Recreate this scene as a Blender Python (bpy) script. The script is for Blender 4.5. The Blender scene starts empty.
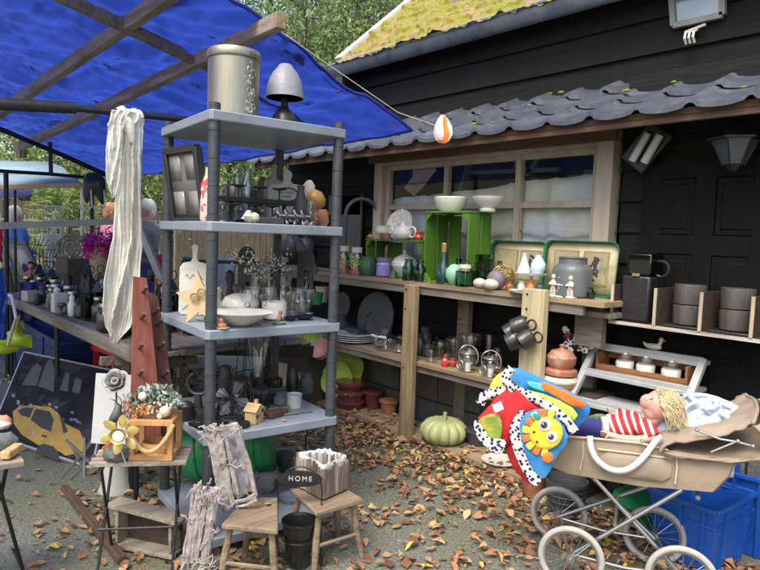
import bpy, bmesh, math, random
from mathutils import Vector as V, Matrix, noise, Euler
from math import sin, cos, pi, radians, sqrt, atan2
rnd = random.Random(7)
sc = bpy.context.scene
COL = sc.collection
# ------------------------------------------------------------ camera
FPX = 626.0; YAW, PITCH, ROLL, CH = .7249, .0754, .037, 1.36
_F = V((sin(YAW)*cos(PITCH), cos(YAW)*cos(PITCH), -sin(PITCH)))
_R0 = _F.cross(V((0, 0, 1))).normalized(); _U0 = _R0.cross(_F)
_R = cos(ROLL)*_R0 + sin(ROLL)*_U0; _U = -sin(ROLL)*_R0 + cos(ROLL)*_U0
EYE = V((0, 0, CH))
cam = bpy.data.cameras.new('camera'); camo = bpy.data.objects.new('camera', cam); COL.objects.link(camo)
mw = Matrix((_R, _U, -_F)).transposed().to_4x4(); mw.translation = EYE; camo.matrix_world = mw
cam.sensor_width = 36; cam.lens = FPX/760*36; cam.clip_end = 400; cam.clip_start = .05
sc.camera = camo
# ------------------------------------------------------------ light
SUN_EL, SUN_AZ = radians(57), radians(-112)      # azimuth measured from +Y towards +X
w = bpy.data.worlds.new('World'); sc.world = w; w.use_nodes = True
nt = w.node_tree; bg = nt.nodes['Background']
sky = nt.nodes.new('ShaderNodeTexSky'); sky.sky_type = 'NISHITA'; sky.sun_disc = False
sky.sun_elevation = SUN_EL; sky.sun_rotation = SUN_AZ; sky.air_density = 1.6; sky.dust_density = 4.5; sky.ozone_density = .8
nt.links.new(sky.outputs[0], bg.inputs[0]); bg.inputs[1].default_value = .15
sun = bpy.data.lights.new('sun', 'SUN'); sun.energy = 1.5; sun.angle = radians(28); sun.color = (1, .95, .87)
so = bpy.data.objects.new('sun', sun); COL.objects.link(so)
sd = V((sin(SUN_AZ)*cos(SUN_EL), cos(SUN_AZ)*cos(SUN_EL), sin(SUN_EL)))
so.rotation_euler = sd.to_track_quat('Z', 'Y').to_euler(); so.location = (0, 0, 8)
sc.view_settings.view_transform = 'Standard'; sc.view_settings.look = 'None'
sc.view_settings.exposure = 1.0; sc.view_settings.gamma = 1
# ------------------------------------------------------------ measuring: where a photo point lies on a real plane
def ray(x, y): return _F + _R*((x-380)/FPX) - _U*((y-285)/FPX)
def at(x, y, X=None, Y=None, Z=None, t=None):
    d = ray(x, y)
    if X is not None: t = X/d.x
    elif Y is not None: t = Y/d.y
    elif Z is not None: t = (Z-CH)/d.z
    return EYE + d*t
def onp(x, y, P0, n):
    d = ray(x, y); return EYE + d*((P0-EYE).dot(n)/d.dot(n))
def mpp(p): return (V(p)-EYE).dot(_F)/FPX          # metres per photo pixel at p
FH = V((_F.x, _F.y, 0)).normalized(); RH = V((FH.y, -FH.x, 0))
# ------------------------------------------------------------ materials
MATS = {}
def nodes(name):
    m = bpy.data.materials.new(name); m.use_nodes = True; n = m.node_tree.nodes; l = m.node_tree.links
    return m, n, l, n['Principled BSDF']
def mat(name, col, rough=.6, metal=0, var=.18, scale=6, bump=.25, bscale=45, stretch=(1, 1, 1), dirt=None, dscale=2.5, dlo=.5, dhi=.65, spec=.5, trans=0, sheen=0, coat=0, alpha=1):
    if name in MATS: return MATS[name]
    m, n, l, b = nodes(name)
    tc = n.new('ShaderNodeTexCoord'); mp = n.new('ShaderNodeMapping'); mp.inputs['Scale'].default_value = stretch
    l.new(tc.outputs['Object'], mp.inputs[0])
    nz = n.new('ShaderNodeTexNoise'); nz.inputs['Scale'].default_value = scale; nz.inputs['Detail'].default_value = 8; nz.inputs['Roughness'].default_value = .65
    l.new(mp.outputs[0], nz.inputs[0])
    cr = n.new('ShaderNodeValToRGB'); cr.color_ramp.elements[0].position = .3; cr.color_ramp.elements[1].position = .7
    cr.color_ramp.elements[0].color = (*[c*(1-var) for c in col], 1); cr.color_ramp.elements[1].color = (*[min(1, c*(1+var)) for c in col], 1)
    l.new(nz.outputs['Fac'], cr.inputs[0]); out = cr.outputs[0]
    if dirt:
        n2 = n.new('ShaderNodeTexNoise'); n2.inputs['Scale'].default_value = dscale; n2.inputs['Detail'].default_value = 9; n2.inputs['Roughness'].default_value = .7
        l.new(mp.outputs[0], n2.inputs[0]); r2 = n.new('ShaderNodeValToRGB'); r2.color_ramp.elements[0].position = dlo; r2.color_ramp.elements[1].position = dhi
        l.new(n2.outputs['Fac'], r2.inputs[0]); mx = n.new('ShaderNodeMixRGB'); l.new(r2.outputs[0], mx.inputs[0]); l.new(out, mx.inputs[1]); mx.inputs[2].default_value = (*dirt, 1); out = mx.outputs[0]
    l.new(out, b.inputs['Base Color'])
    rr = n.new('ShaderNodeMapRange'); rr.inputs['To Min'].default_value = max(0.02, rough-.1); rr.inputs['To Max'].default_value = min(1, rough+.12); l.new(nz.outputs['Fac'], rr.inputs[0]); l.new(rr.outputs[0], b.inputs['Roughness'])
    b.inputs['Metallic'].default_value = metal; b.inputs['Specular IOR Level'].default_value = spec
    if sheen: b.inputs['Sheen Weight'].default_value = sheen
    if coat: b.inputs['Coat Weight'].default_value = coat; b.inputs['Coat Roughness'].default_value = .12
    if trans: b.inputs['Transmission Weight'].default_value = trans
    if alpha < 1: b.inputs['Alpha'].default_value = alpha
    if bump:
        n3 = n.new('ShaderNodeTexNoise'); n3.inputs['Scale'].default_value = bscale; n3.inputs['Detail'].default_value = 6; l.new(mp.outputs[0], n3.inputs[0])
        bp = n.new('ShaderNodeBump'); bp.inputs['Strength'].default_value = bump; bp.inputs['Distance'].default_value = .01; l.new(n3.outputs['Fac'], bp.inputs['Height']); l.new(bp.outputs[0], b.inputs['Normal'])
    MATS[name] = m; return m
def wood(name, col, axis=1, rough=.75, dirt=None, var=.3, bump=.5):
    s = [9, 9, 9]; s[axis] = .8
    return mat(name, col, rough, 0, var, 4, bump, 9, tuple(s), dirt, 1.2, .48, .62, spec=.3)
def glassmat(name, tint=(1, 1, 1), gl=.14, rough=.03):
    if name in MATS: return MATS[name]
    m, n, l, b = nodes(name); n.remove(b); o = n['Material Output']
    tr = n.new('ShaderNodeBsdfTransparent'); tr.inputs[0].default_value = (*tint, 1); g = n.new('ShaderNodeBsdfGlossy'); g.inputs['Roughness'].default_value = rough
    lw = n.new('ShaderNodeLayerWeight'); lw.inputs[0].default_value = .5; pw = n.new('ShaderNodeMath'); pw.operation = 'POWER'; pw.inputs[1].default_value = 3.2; l.new(lw.outputs['Facing'], pw.inputs[0]); mr = n.new('ShaderNodeMapRange'); mr.inputs['To Min'].default_value = .03+gl*.5; mr.inputs['To Max'].default_value = .85
    l.new(pw.outputs[0], mr.inputs[0]); mx = n.new('ShaderNodeMixShader'); l.new(mr.outputs[0], mx.inputs[0]); l.new(tr.outputs[0], mx.inputs[1]); l.new(g.outputs[0], mx.inputs[2]); l.new(mx.outputs[0], o.inputs[0])
    MATS[name] = m; return m
def tarpmat(name, col, tcol, rough=.45):
    m, n, l, b = nodes(name); o = n['Material Output']
    tc = n.new('ShaderNodeTexCoord'); nz = n.new('ShaderNodeTexNoise'); nz.inputs['Scale'].default_value = 1.6; nz.inputs['Detail'].default_value = 9; nz.inputs['Roughness'].default_value = .65; mp = n.new('ShaderNodeMapping'); mp.inputs['Scale'].default_value = (1.2, 2.6, 1); mp.inputs['Rotation'].default_value = (0, 0, .5); l.new(tc.outputs['Object'], mp.inputs[0]); l.new(mp.outputs[0], nz.inputs[0])
    cr = n.new('ShaderNodeValToRGB'); cr.color_ramp.elements[0].position = .33; cr.color_ramp.elements[1].position = .66
    cr.color_ramp.elements[0].color = (*[c*.6 for c in tcol], 1); cr.color_ramp.elements[1].color = (*tcol, 1); l.new(nz.outputs['Fac'], cr.inputs[0])
    n2 = n.new('ShaderNodeTexNoise'); n2.inputs['Scale'].default_value = 5; n2.inputs['Detail'].default_value = 5; l.new(tc.outputs['Object'], n2.inputs[0])
    r2 = n.new('ShaderNodeValToRGB'); r2.color_ramp.elements[0].position = .66; r2.color_ramp.elements[1].position = .72; l.new(n2.outputs['Fac'], r2.inputs[0])
    mxx = n.new('ShaderNodeMixRGB'); l.new(r2.outputs[0], mxx.inputs[0]); l.new(cr.outputs[0], mxx.inputs[1]); mxx.inputs[2].default_value = (.01, .012, .05, 1)
    b.inputs['Base Color'].default_value = (*col, 1); b.inputs['Roughness'].default_value = rough
    t = n.new('ShaderNodeBsdfTranslucent'); l.new(mxx.outputs[0], t.inputs[0]); mx = n.new('ShaderNodeMixShader'); mx.inputs[0].default_value = .62
    l.new(b.outputs[0], mx.inputs[1]); l.new(t.outputs[0], mx.inputs[2]); l.new(mx.outputs[0], o.inputs[0])
    MATS[name] = m; return m
def spotmat(name, base, spot, scale, thr):
    m, n, l, b = nodes(name); tc = n.new('ShaderNodeTexCoord'); vo = n.new('ShaderNodeTexVoronoi'); vo.inputs['Scale'].default_value = scale; l.new(tc.outputs['Object'], vo.inputs[0])
    r = n.new('ShaderNodeValToRGB'); r.color_ramp.elements[0].position = thr; r.color_ramp.elements[1].position = thr+.03; r.color_ramp.elements[0].color = (*spot, 1); r.color_ramp.elements[1].color = (*base, 1)
    l.new(vo.outputs['Distance'], r.inputs[0]); l.new(r.outputs[0], b.inputs['Base Color']); b.inputs['Roughness'].default_value = .85; MATS[name] = m; return m
def stripemat(name, a, c, direction, freq, duty=.5):
    m, n, l, b = nodes(name); tc = n.new('ShaderNodeTexCoord'); d = n.new('ShaderNodeVectorMath'); d.operation = 'DOT_PRODUCT'; d.inputs[1].default_value = [v*freq for v in direction]; l.new(tc.outputs['Object'], d.inputs[0])
    f = n.new('ShaderNodeMath'); f.operation = 'FRACT'; l.new(d.outputs['Value'], f.inputs[0]); g = n.new('ShaderNodeMath'); g.operation = 'GREATER_THAN'; g.inputs[1].default_value = duty; l.new(f.outputs[0], g.inputs[0])
    mx = n.new('ShaderNodeMixRGB'); l.new(g.outputs[0], mx.inputs[0]); mx.inputs[1].default_value = (*a, 1); mx.inputs[2].default_value = (*c, 1); l.new(mx.outputs[0], b.inputs['Base Color']); b.inputs['Roughness'].default_value = .85; MATS[name] = m; return m
# ------------------------------------------------------------ mesh builder
ORD = 'first second third fourth fifth sixth seventh eighth ninth tenth eleventh twelfth thirteenth fourteenth fifteenth sixteenth seventeenth eighteenth nineteenth twentieth'.split()
class MB:
    def __init__(s): s.v = []; s.f = []; s.mi = []; s.cur = 0
    def add(s, vs, fs):
        o = len(s.v); s.v += [V(p) for p in vs]; s.f += [tuple(i+o for i in f) for f in fs]; s.mi += [s.cur]*len(fs); return s
    def box(s, c, size, rz=0, M=None):
        x, y, z = [a/2 for a in size]; R = M if M else Matrix.Rotation(rz, 3, 'Z')
        return s.add([V(c)+R@V((a*x, b*y, d*z)) for d in (-1, 1) for b in (-1, 1) for a in (-1, 1)], [(0, 2, 3, 1), (4, 5, 7, 6), (0, 1, 5, 4), (2, 6, 7, 3), (0, 4, 6, 2), (1, 3, 7, 5)])
    def beam(s, a, b, w, h, up=(0, 0, 1)):
        a, b = V(a), V(b); d = (b-a).normalized(); sx = d.cross(V(up)).normalized(); uz = sx.cross(d)
        vs = [p+sx*(w/2*i)+uz*(h/2*j) for p in (a, b) for i, j in ((-1, -1), (1, -1), (1, 1), (-1, 1))]
        return s.add(vs, [(3, 2, 1, 0), (4, 5, 6, 7), (0, 1, 5, 4), (1, 2, 6, 5), (2, 3, 7, 6), (3, 0, 4, 7)])
    def tube(s, pts, r, seg=8, cap=True, sy=1):
        pts = [V(p) for p in pts]; n = len(pts); rs = r if isinstance(r, (list, tuple)) else [r]*n; vs = []; fs = []; prev = None
        for i, p in enumerate(pts):
            d = (pts[min(i+1, n-1)]-pts[max(i-1, 0)]);
            d = d.normalized() if d.length > 1e-9 else V((0, 0, 1))
            if prev is None: a = d.orthogonal().normalized()
            else:
                a = prev-d*prev.dot(d); a = a.normalized() if a.length > 1e-6 else d.orthogonal().normalized()
            prev = a; b = d.cross(a)
            vs += [p+(a*cos(2*pi*k/seg)+b*sin(2*pi*k/seg)*sy)*rs[i] for k in range(seg)]
        for i in range(n-1):
            for k in range(seg): k2 = (k+1) % seg; fs.append((i*seg+k, i*seg+k2, (i+1)*seg+k2, (i+1)*seg+k))
        if cap: fs.append(tuple(range(seg-1, -1, -1))); fs.append(tuple((n-1)*seg+k for k in range(seg)))
        return s.add(vs, fs)
    def ring(s, c, R, r, axis=(0, 0, 1), seg=28, a0=0, a1=2*pi, ts=7, ell=1):
        ax = V(axis).normalized(); a = ax.orthogonal().normalized()
        if abs(ax.z) < .9: a = ax.cross(V((0, 0, 1))).normalized()
        b = ax.cross(a); return s.tube([V(c)+(a*cos(a0+(a1-a0)*k/seg)+b*sin(a0+(a1-a0)*k/seg)*ell)*R for k in range(seg+1)], r, ts, cap=abs(a1-a0) < 6.2)
    def lathe(s, prof, c=(0, 0, 0), axis=(0, 0, 1), seg=24, sx=1, sy=1, flute=0, nf=10):
        ax = V(axis).normalized(); q = V((0, 0, 1)).rotation_difference(ax); vs = []; fs = []; n = len(prof)
        for r, h in prof:
            for k in range(seg):
                a = 2*pi*k/seg; rr = max(r, 1e-4)*(1+flute*abs(cos(a*nf/2)))
                vs.append(V(c)+q@V((rr*cos(a)*sx, rr*sin(a)*sy, h)))
        for i in range(n-1):
            for k in range(seg): k2 = (k+1) % seg; fs.append((i*seg+k, i*seg+k2, (i+1)*seg+k2, (i+1)*seg+k))
        if prof[0][0] > .0005: fs.append(tuple(range(seg-1, -1, -1)))
        if prof[-1][0] > .0005: fs.append(tuple((n-1)*seg+k for k in range(seg)))
        return s.add(vs, fs)
    def ball(s, c, r, sc3=(1, 1, 1), seg=16, M=None, nz=0, ns=3):
        vs = []; fs = []; rg = seg//2; R = M if M else Matrix.Identity(3)
        for i in range(rg+1):
            for k in range(seg):
                a = pi*i/rg; b = 2*pi*k/seg; d = V((sin(a)*cos(b), sin(a)*sin(b), cos(a))); k_ = 1+(nz*noise.noise(d*ns+V(c)*7) if nz else 0)
                vs.append(V(c)+R@V((d.x*r*sc3[0]*k_, d.y*r*sc3[1]*k_, d.z*r*sc3[2]*k_)))
        for i in range(rg):
            for k in range(seg): k2 = (k+1) % seg; fs.append((i*seg+k, (i+1)*seg+k, (i+1)*seg+k2, i*seg+k2))
        return s.add(vs, fs)
    def prism(s, pts, d):           # closed polygon (3-D, planar) extruded by vector d
        n = len(pts); pts = [V(p) for p in pts]; d = V(d)
        return s.add(pts+[p+d for p in pts], [tuple(range(n-1, -1, -1)), tuple(range(n, 2*n))]+[(i, (i+1) % n, n+(i+1) % n, n+i) for i in range(n)])
    def pillow(s, pts, nrm, th, rings=5, back=.5, wob=0, ws=6, pw=2):
        pts = [V(p) for p in pts]; out = []
        n0 = len(pts)                                # round the outline (Chaikin)
        for _ in range(1):
            q = []
            for i in range(len(pts)): a, b = pts[i], pts[(i+1) % len(pts)]; q += [a*.75+b*.25, a*.25+b*.75]
            pts = q
        c = sum(pts, V())/len(pts); n = len(pts); nrm = V(nrm).normalized(); vs = []; fs = []
        for side, amt in ((1, th), (-1, th*back)):
            o = len(vs)
            for k in range(rings+1):
                u = k/rings; h = amt*sqrt(max(0, 1-u**pw))
                for p in pts:
                    q = c+(p-c)*u; q = q+nrm*(side*h)+(nrm*(wob*noise.noise(q*ws)*(1 if k < rings else 0)) if wob else V()); vs.append(q)
            for k in range(rings):
                for i in range(n):
                    j = (i+1) % n; f = (o+k*n+i, o+(k+1)*n+i, o+(k+1)*n+j, o+k*n+j); fs.append(f if side > 0 else f[::-1])
        return s.add(vs, fs)
    def grid(s, nu, nv, fn):
        vs = [fn(i/nu, j/nv) for j in range(nv+1) for i in range(nu+1)]; w_ = nu+1
        return s.add(vs, [(j*w_+i, j*w_+i+1, (j+1)*w_+i+1, (j+1)*w_+i) for j in range(nv) for i in range(nu)])
    def build(s, name, m, parent=None, world=False, smooth=40, bev=0, solid=0, subd=0, remesh=0, kind=None):
        me = bpy.data.meshes.new(name); vs = s.v
        if world and parent is not None: inv = WM[parent].inverted(); vs = [inv@p for p in vs]
        me.from_pydata([tuple(p) for p in vs], [], s.f); ms = m if isinstance(m, (list, tuple)) else [m]
        for q in ms: me.materials.append(q)
        if len(ms) > 1: me.polygons.foreach_set('material_index', s.mi)
        bm = bmesh.new(); bm.from_mesh(me)
        if len(s.v) < 60000: bmesh.ops.recalc_face_normals(bm, faces=bm.faces) if not solid else None
        bm.to_mesh(me); bm.free()
        if smooth: me.polygons.foreach_set('use_smooth', [True]*len(me.polygons)); me.set_sharp_from_angle(angle=radians(smooth))
        o = bpy.data.objects.new(name, me); COL.objects.link(o)
        if parent is not None: o.parent = parent; WM[o] = WM[parent]
        else: WM[o] = Matrix.Identity(4)
        if solid: k = o.modifiers.new('s', 'SOLIDIFY'); k.thickness = solid; k.offset = 0
        if remesh: k = o.modifiers.new('r', 'REMESH'); k.mode = 'VOXEL'; k.voxel_size = remesh; k.use_smooth_shade = True; k2 = o.modifiers.new('m', 'SMOOTH'); k2.factor = .6; k2.iterations = 4
        if bev: k = o.modifiers.new('b', 'BEVEL'); k.width = bev; k.segments = 2; k.limit_method = 'ANGLE'; k.angle_limit = radians(50)
        if subd: k = o.modifiers.new('u', 'SUBSURF'); k.levels = subd; k.render_levels = subd
        if kind: o['kind'] = kind
        return o
WM = {}
def thing(name, label, cat, loc=(0, 0, 0), rotz=0, group=None):
    o = bpy.data.objects.new(name, None); COL.objects.link(o); o.location = loc; o.rotation_euler = (0, 0, rotz); o['label'] = label; o['category'] = cat; o.empty_display_size = .1
    if group: o['group'] = group
    WM[o] = Matrix.Translation(V(loc))@Matrix.Rotation(rotz, 4, 'Z'); return o
def tag(o, label, cat, group=None, kind=None):
    o['label'] = label; o['category'] = cat
    if group: o['group'] = group
    if kind: o['kind'] = kind
    return o
def dup(root, loc=None, rotz=None, label=None, scale=None):
    r = root.copy(); COL.objects.link(r)
    if loc is not None: r.location = loc
    if rotz is not None: r.rotation_euler = (0, 0, rotz)
    if scale: r.scale = scale if isinstance(scale, tuple) else (scale,)*3
    if label: r['label'] = label
    for ch in list(root.children):
        c = ch.copy(); COL.objects.link(c); c.parent = r
        for g in list(ch.children): d = g.copy(); COL.objects.link(d); d.parent = c
    WM[r] = Matrix.Translation(r.location)@Matrix.Rotation(r.rotation_euler.z, 4, 'Z'); return r
def single(name, label, cat, mb, m, group=None, **k):        # a thing that is one mesh, origin at its own base
    lo = V((min(p.x for p in mb.v), min(p.y for p in mb.v), min(p.z for p in mb.v))); hi = V((max(p.x for p in mb.v), max(p.y for p in mb.v), 0)); c = V(((lo.x+hi.x)/2, (lo.y+hi.y)/2, lo.z))
    mb.v = [p-c for p in mb.v]; o = mb.build(name, m, None, **k); o.location = c; return tag(o, label, cat, group)
def text(name, s, size, m, parent, M, ext=.0015):
    cu = bpy.data.curves.new(name, 'FONT'); cu.body = s; cu.size = size; cu.extrude = ext; cu.space_character = 1.35; cu.align_x = 'CENTER'; cu.align_y = 'CENTER'
    o = bpy.data.objects.new(name+'_tmp', cu); COL.objects.link(o); dg = bpy.context.evaluated_depsgraph_get(); me = bpy.data.meshes.new_from_object(o.evaluated_get(dg)); bpy.data.objects.remove(o)
    me.transform(M); me.materials.clear(); me.materials.append(m); q = bpy.data.objects.new(name, me); COL.objects.link(q); q.parent = parent; WM[q] = WM[parent]; return q
# ------------------------------------------------------------ palette
WD_SHELF = wood('shelf_wood', (.3, .225, .145), 1, dirt=(.2, .15, .1)); WD_GREY = wood('grey_wood', (.2, .175, .15), 1, dirt=(.1, .09, .08)); WD_POST = wood('post_wood', (.33, .25, .15), 2, dirt=(.18, .13, .08))
WD_DARK = wood('dark_wood', (.055, .04, .032), 1); WD_LIGHT = wood('light_wood', (.5, .34, .17), 2); WD_TABLE = wood('weathered_wood', (.33, .29, .24), 0, dirt=(.2, .17, .13)); WD_STOOL = wood('stool_wood', (.22, .165, .115), 0, dirt=(.13, .09, .06))
WD_RED = wood('red_painted_wood', (.18, .058, .042), 2, dirt=(.15, .045, .03)); WD_BROWN = wood('brown_painted_wood', (.095, .042, .035), 2, dirt=(.08, .035, .03))
WD_RAFT = wood('rafter_wood', (.36, .29, .25), 1, dirt=(.2, .16, .14)); CLAD = wood('black_cladding', (.012, .012, .013), 1, rough=.75, var=.4, bump=.5); CLAD.node_tree.nodes['Principled BSDF'].inputs['Specular IOR Level'].default_value = .15
BLACK = mat('black_metal', (.018, .018, .02), .45, .3, .3); BLK = mat('black_plastic', (.02, .02, .022), .4); DGREY = mat('dark_grey_plastic', (.055, .06, .07), .5); GREYPL = mat('grey_blue_plastic', (.215, .25, .305), .38, var=.07, dirt=(.16, .185, .22), dscale=5, bump=.15, dlo=.52, dhi=.7)
POLEPL = mat('slate_plastic', (.04, .046, .06), .42, var=.15, dirt=(.06, .068, .08), dscale=9); WHITE = mat('white_paint', (.62, .61, .58), .5, dirt=(.5, .48, .42), dscale=6); CER = mat('white_ceramic', (.66, .66, .62), .22, var=.06, bump=0, coat=.4, dirt=(.5, .47, .41), dscale=9, dlo=.56, dhi=.75)
CREAM = mat('cream_ceramic', (.62, .58, .47), .3, var=.1, bump=.05, coat=.2); BEIGE = mat('beige_ceramic', (.5, .42, .36), .5, var=.15); TERRA = mat('terracotta', (.33, .13, .075), .75, dirt=(.45, .35, .28), dscale=9); DRED = mat('dark_red_glaze', (.13, .03, .035), .3, coat=.4)
CRATEG = wood('green_painted_wood', (.075, .17, .02), 2, rough=.55, var=.2, bump=.3, dirt=(.06, .17, .02)); FRAMEW = wood('window_paint', (.36, .32, .28), 2, rough=.7, dirt=(.3, .25, .2), var=.12)
GLS = glassmat('clear_glass'); GLSG = glassmat('green_glass', (.25, .5, .42), .12); GLSB = glassmat('blue_green_glass', (.22, .42, .38), .1); GLSD = glassmat('dark_glass', (.07, .08, .09), .12); PANE = glassmat('window_pane', (.92, .93, .93), .0, .04); PANE.node_tree.nodes['Map Range'].inputs['To Max'].default_value = .3; PANE.node_tree.nodes['Map Range'].inputs['To Min'].default_value = .01
STEEL = mat('steel', (.55, .55, .53), .32, .9, .1, bump=.1); ZINC = mat('zinc', (.3, .33, .37), .5, .55, .2, dirt=(.18, .2, .24), dscale=4); CHROME = mat('chrome_tube', (.42, .42, .44), .28, .85, .08, bump=0)
TILE = mat('slate_grey_tile', (.062, .07, .092), .36, 0, .2, 5, .3, 30, dirt=(.12, .13, .15), dscale=7, dlo=.5, dhi=.7, spec=.6)
GREEN = mat('green_plastic', (.02, .22, .085), .35, var=.15); LIME = mat('lime_plastic', (.38, .5, .02), .4); LGREEN = mat('lime_green_glaze', (.3, .42, .06), .35); BLUEP = mat('blue_plastic', (.01, .085, .42), .38, var=.15, dirt=(.06, .12, .35), dscale=12, dlo=.6, dhi=.75)
RED = mat('red_fabric', (.5, .02, .025), .9, var=.15, bump=1, bscale=16); YEL = mat('yellow_fabric', (.66, .48, .03), .9, var=.15, bump=.9, bscale=18); ORG = mat('orange_fabric', (.66, .16, .03), .9, bump=.9, bscale=18); LBLU = mat('light_blue_fabric', (.03, .2, .5), .9, dirt=(.05, .28, .55), dscale=6, bump=1, bscale=16); GRNF = mat('green_fabric', (.2, .5, .05), .85); NAVY = mat('navy_fabric', (.03, .03, .16), .9)
SPOT = spotmat('spotted_fabric', (.72, .7, .7), (.02, .012, .04), 66, .42); SKIN = mat('doll_skin', (.54, .32, .26), .45, var=.06, bump=.02); PSKIN = mat('skin', (.5, .28, .2), .6, var=.1); HAIR = mat('blond_hair', (.62, .5, .31), .6, var=.4, scale=30, bump=.6, bscale=90, stretch=(1, 4, 1))
LINEN = mat('pale_blue_linen', (.47, .53, .67), .9, var=.08, bump=.9, bscale=14); CLOTHW = mat('cream_cloth', (.7, .68, .62), .9, var=.08, bump=.35, bscale=70); CANV = mat('tan_canvas', (.29, .23, .175), .85, var=.12, bump=.7, bscale=13, dirt=(.29, .215, .155)); CANVI = mat('tan_lining', (.4, .33, .27), .85)
MOSSG = mat('moss', (.25, .27, .03), .95, var=.4, scale=20); ROCK = mat('dark_rock', (.13, .14, .135), .8, var=.4, scale=12, bump=.8, bscale=20); GOLD = mat('gold_wire', (.4, .28, .1), .45, .6); TWIG = mat('white_washed_twig', (.33, .29, .28), .85, var=.5, scale=20, bump=.6, bscale=60)
BARK = wood('bark', (.16, .12, .1), 2, dirt=(.4, .36, .33), var=.5); PLAST = glassmat('plastic_liner', (.78, .78, .82), .3, .25); SPOUT = mat('frosted_shade', (.27, .28, .32), .45, var=.05)
# ============================================================ SETTING
def leafy(mb, n, fn, size, nm):                       # many small leaf faces placed by fn
    for _ in range(n):
        p, s_ = fn(); a = V((rnd.gauss(0, 1), rnd.gauss(0, 1), rnd.gauss(0, .6))).normalized(); b = a.orthogonal().normalized(); q = Matrix.Rotation(rnd.random()*6.28, 3, a); b = q@b; c = a.cross(b); L = size*s_*rnd.uniform(.6, 1.3); mb.cur = rnd.randrange(nm)
        mb.add([p-b*L, p-c*L*.45+a*L*.12, p+b*L, p+c*L*.45+a*L*.12], [(0, 1, 2, 3)])
# ground --------------------------------------------------------------
m, n, l, b = nodes('asphalt_ground'); tc = n.new('ShaderNodeTexCoord')
v1 = n.new('ShaderNodeTexVoronoi'); v1.inputs['Scale'].default_value = 95; l.new(tc.outputs['Object'], v1.inputs[0])
v2 = n.new('ShaderNodeTexNoise'); v2.inputs['Scale'].default_value = 1.3; v2.inputs['Detail'].default_value = 10; v2.inputs['Roughness'].default_value = .68; l.new(tc.outputs['Object'], v2.inputs[0])
v3 = n.new('ShaderNodeTexNoise'); v3.inputs['Scale'].default_value = 75; v3.inputs['Detail'].default_value = 9; v3.inputs['Roughness'].default_value = .75; l.new(tc.outputs['Object'], v3.inputs[0])
r1 = n.new('ShaderNodeValToRGB'); e = r1.color_ramp.elements; e[0].position = .38; e[0].color = (.17, .17, .155, 1); e[1].position = .62; e[1].color = (.14, .155, .09, 1); l.new(v2.outputs['Fac'], r1.inputs[0])
r2 = n.new('ShaderNodeValToRGB'); e = r2.color_ramp.elements; e[0].position = .35; e[0].color = (.3, .3, .3, 1); e[1].position = .66; e[1].color = (1.75, 1.75, 1.7, 1); l.new(v3.outputs['Fac'], r2.inputs[0])
mu = n.new('ShaderNodeMixRGB'); mu.blend_type = 'MULTIPLY'; mu.inputs[0].default_value = 1; l.new(r1.outputs[0], mu.inputs[1]); l.new(r2.outputs[0], mu.inputs[2])
sp = n.new('ShaderNodeSeparateColor'); l.new(v1.outputs['Color'], sp.inputs[0]); gt = n.new('ShaderNodeMath'); gt.operation = 'GREATER_THAN'; gt.inputs[1].default_value = .84; l.new(sp.outputs[0], gt.inputs[0])
ls = n.new('ShaderNodeMath'); ls.operation = 'LESS_THAN'; ls.inputs[1].default_value = .42; l.new(v1.outputs['Distance'], ls.inputs[0]); an = n.new('ShaderNodeMath'); an.operation = 'MULTIPLY'; l.new(gt.outputs[0], an.inputs[0]); l.new(ls.outputs[0], an.inputs[1])
mx = n.new('ShaderNodeMixRGB'); l.new(an.outputs[0], mx.inputs[0]); l.new(mu.outputs[0], mx.inputs[1]); mx.inputs[2].default_value = (.24, .235, .2, 1); l.new(mx.outputs[0], b.inputs['Base Color'])
b.inputs['Roughness'].default_value = .8; bp = n.new('ShaderNodeBump'); bp.inputs['Strength'].default_value = 1; bp.inputs['Distance'].default_value = .008; l.new(v3.outputs['Fac'], bp.inputs['Height']); l.new(bp.outputs[0], b.inputs['Normal'])
g = MB(); g.grid(30, 30, lambda u, v: V((-60+120*u, -60+120*v, 0))); g.build('ground', m, kind='structure')
# the shed -----------------------------------------------------------
XW = 3.35; XU = 3.62; XE = 2.93; YB0, YB1 = -1.2, 5.15
shed = thing('shed', 'black boarded shed with mossy tiled roof and timber window', 'shed', (XW, 2, 0))
wl = MB()
for i in range(11):
    z = .42+i*.17; wl.add([V((XW+.004, y, z)) for y in (YB0, YB1)]+[V((XW-.022, y, z-.0)) for y in (YB1, YB0)], [(0, 1, 2, 3)])
    wl.prism([(XW+.06, YB0, z), (XW-.022, YB0, z), (XW-.004, YB0, z+.175), (XW+.06, YB0, z+.175)], (0, 1.80-YB0-.04, 0)); wl.prism([(XW+.06, 3.86, z), (XW-.022, 3.86, z), (XW-.004, 3.86, z+.175), (XW+.06, 3.86, z+.175)], (0, YB1-3.86, 0))
wl.box((XW+.03, 2.8, .75), (.05, 2.14, .66))
wl.box((XW+.4, YB1+.0, 1.2), (.8, .05, 2.4))
wl.box((XW+.5, YB0, 1.4), (1, .05, 2.8))
wl.build('wall', CLAD, shed, world=True)
cb = MB()
for r in range(2):
    for k in range(16): cb.box((XW-.05, YB0+.2+k*.4+(r % 2)*.2, .1+r*.205), (.12, .388, .195))
cb.build('block_base', mat('concrete_block', (.1, .1, .095), .9, dirt=(.05, .055, .05), scale=14, bump=.8), shed, world=True, bev=.006)
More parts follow.
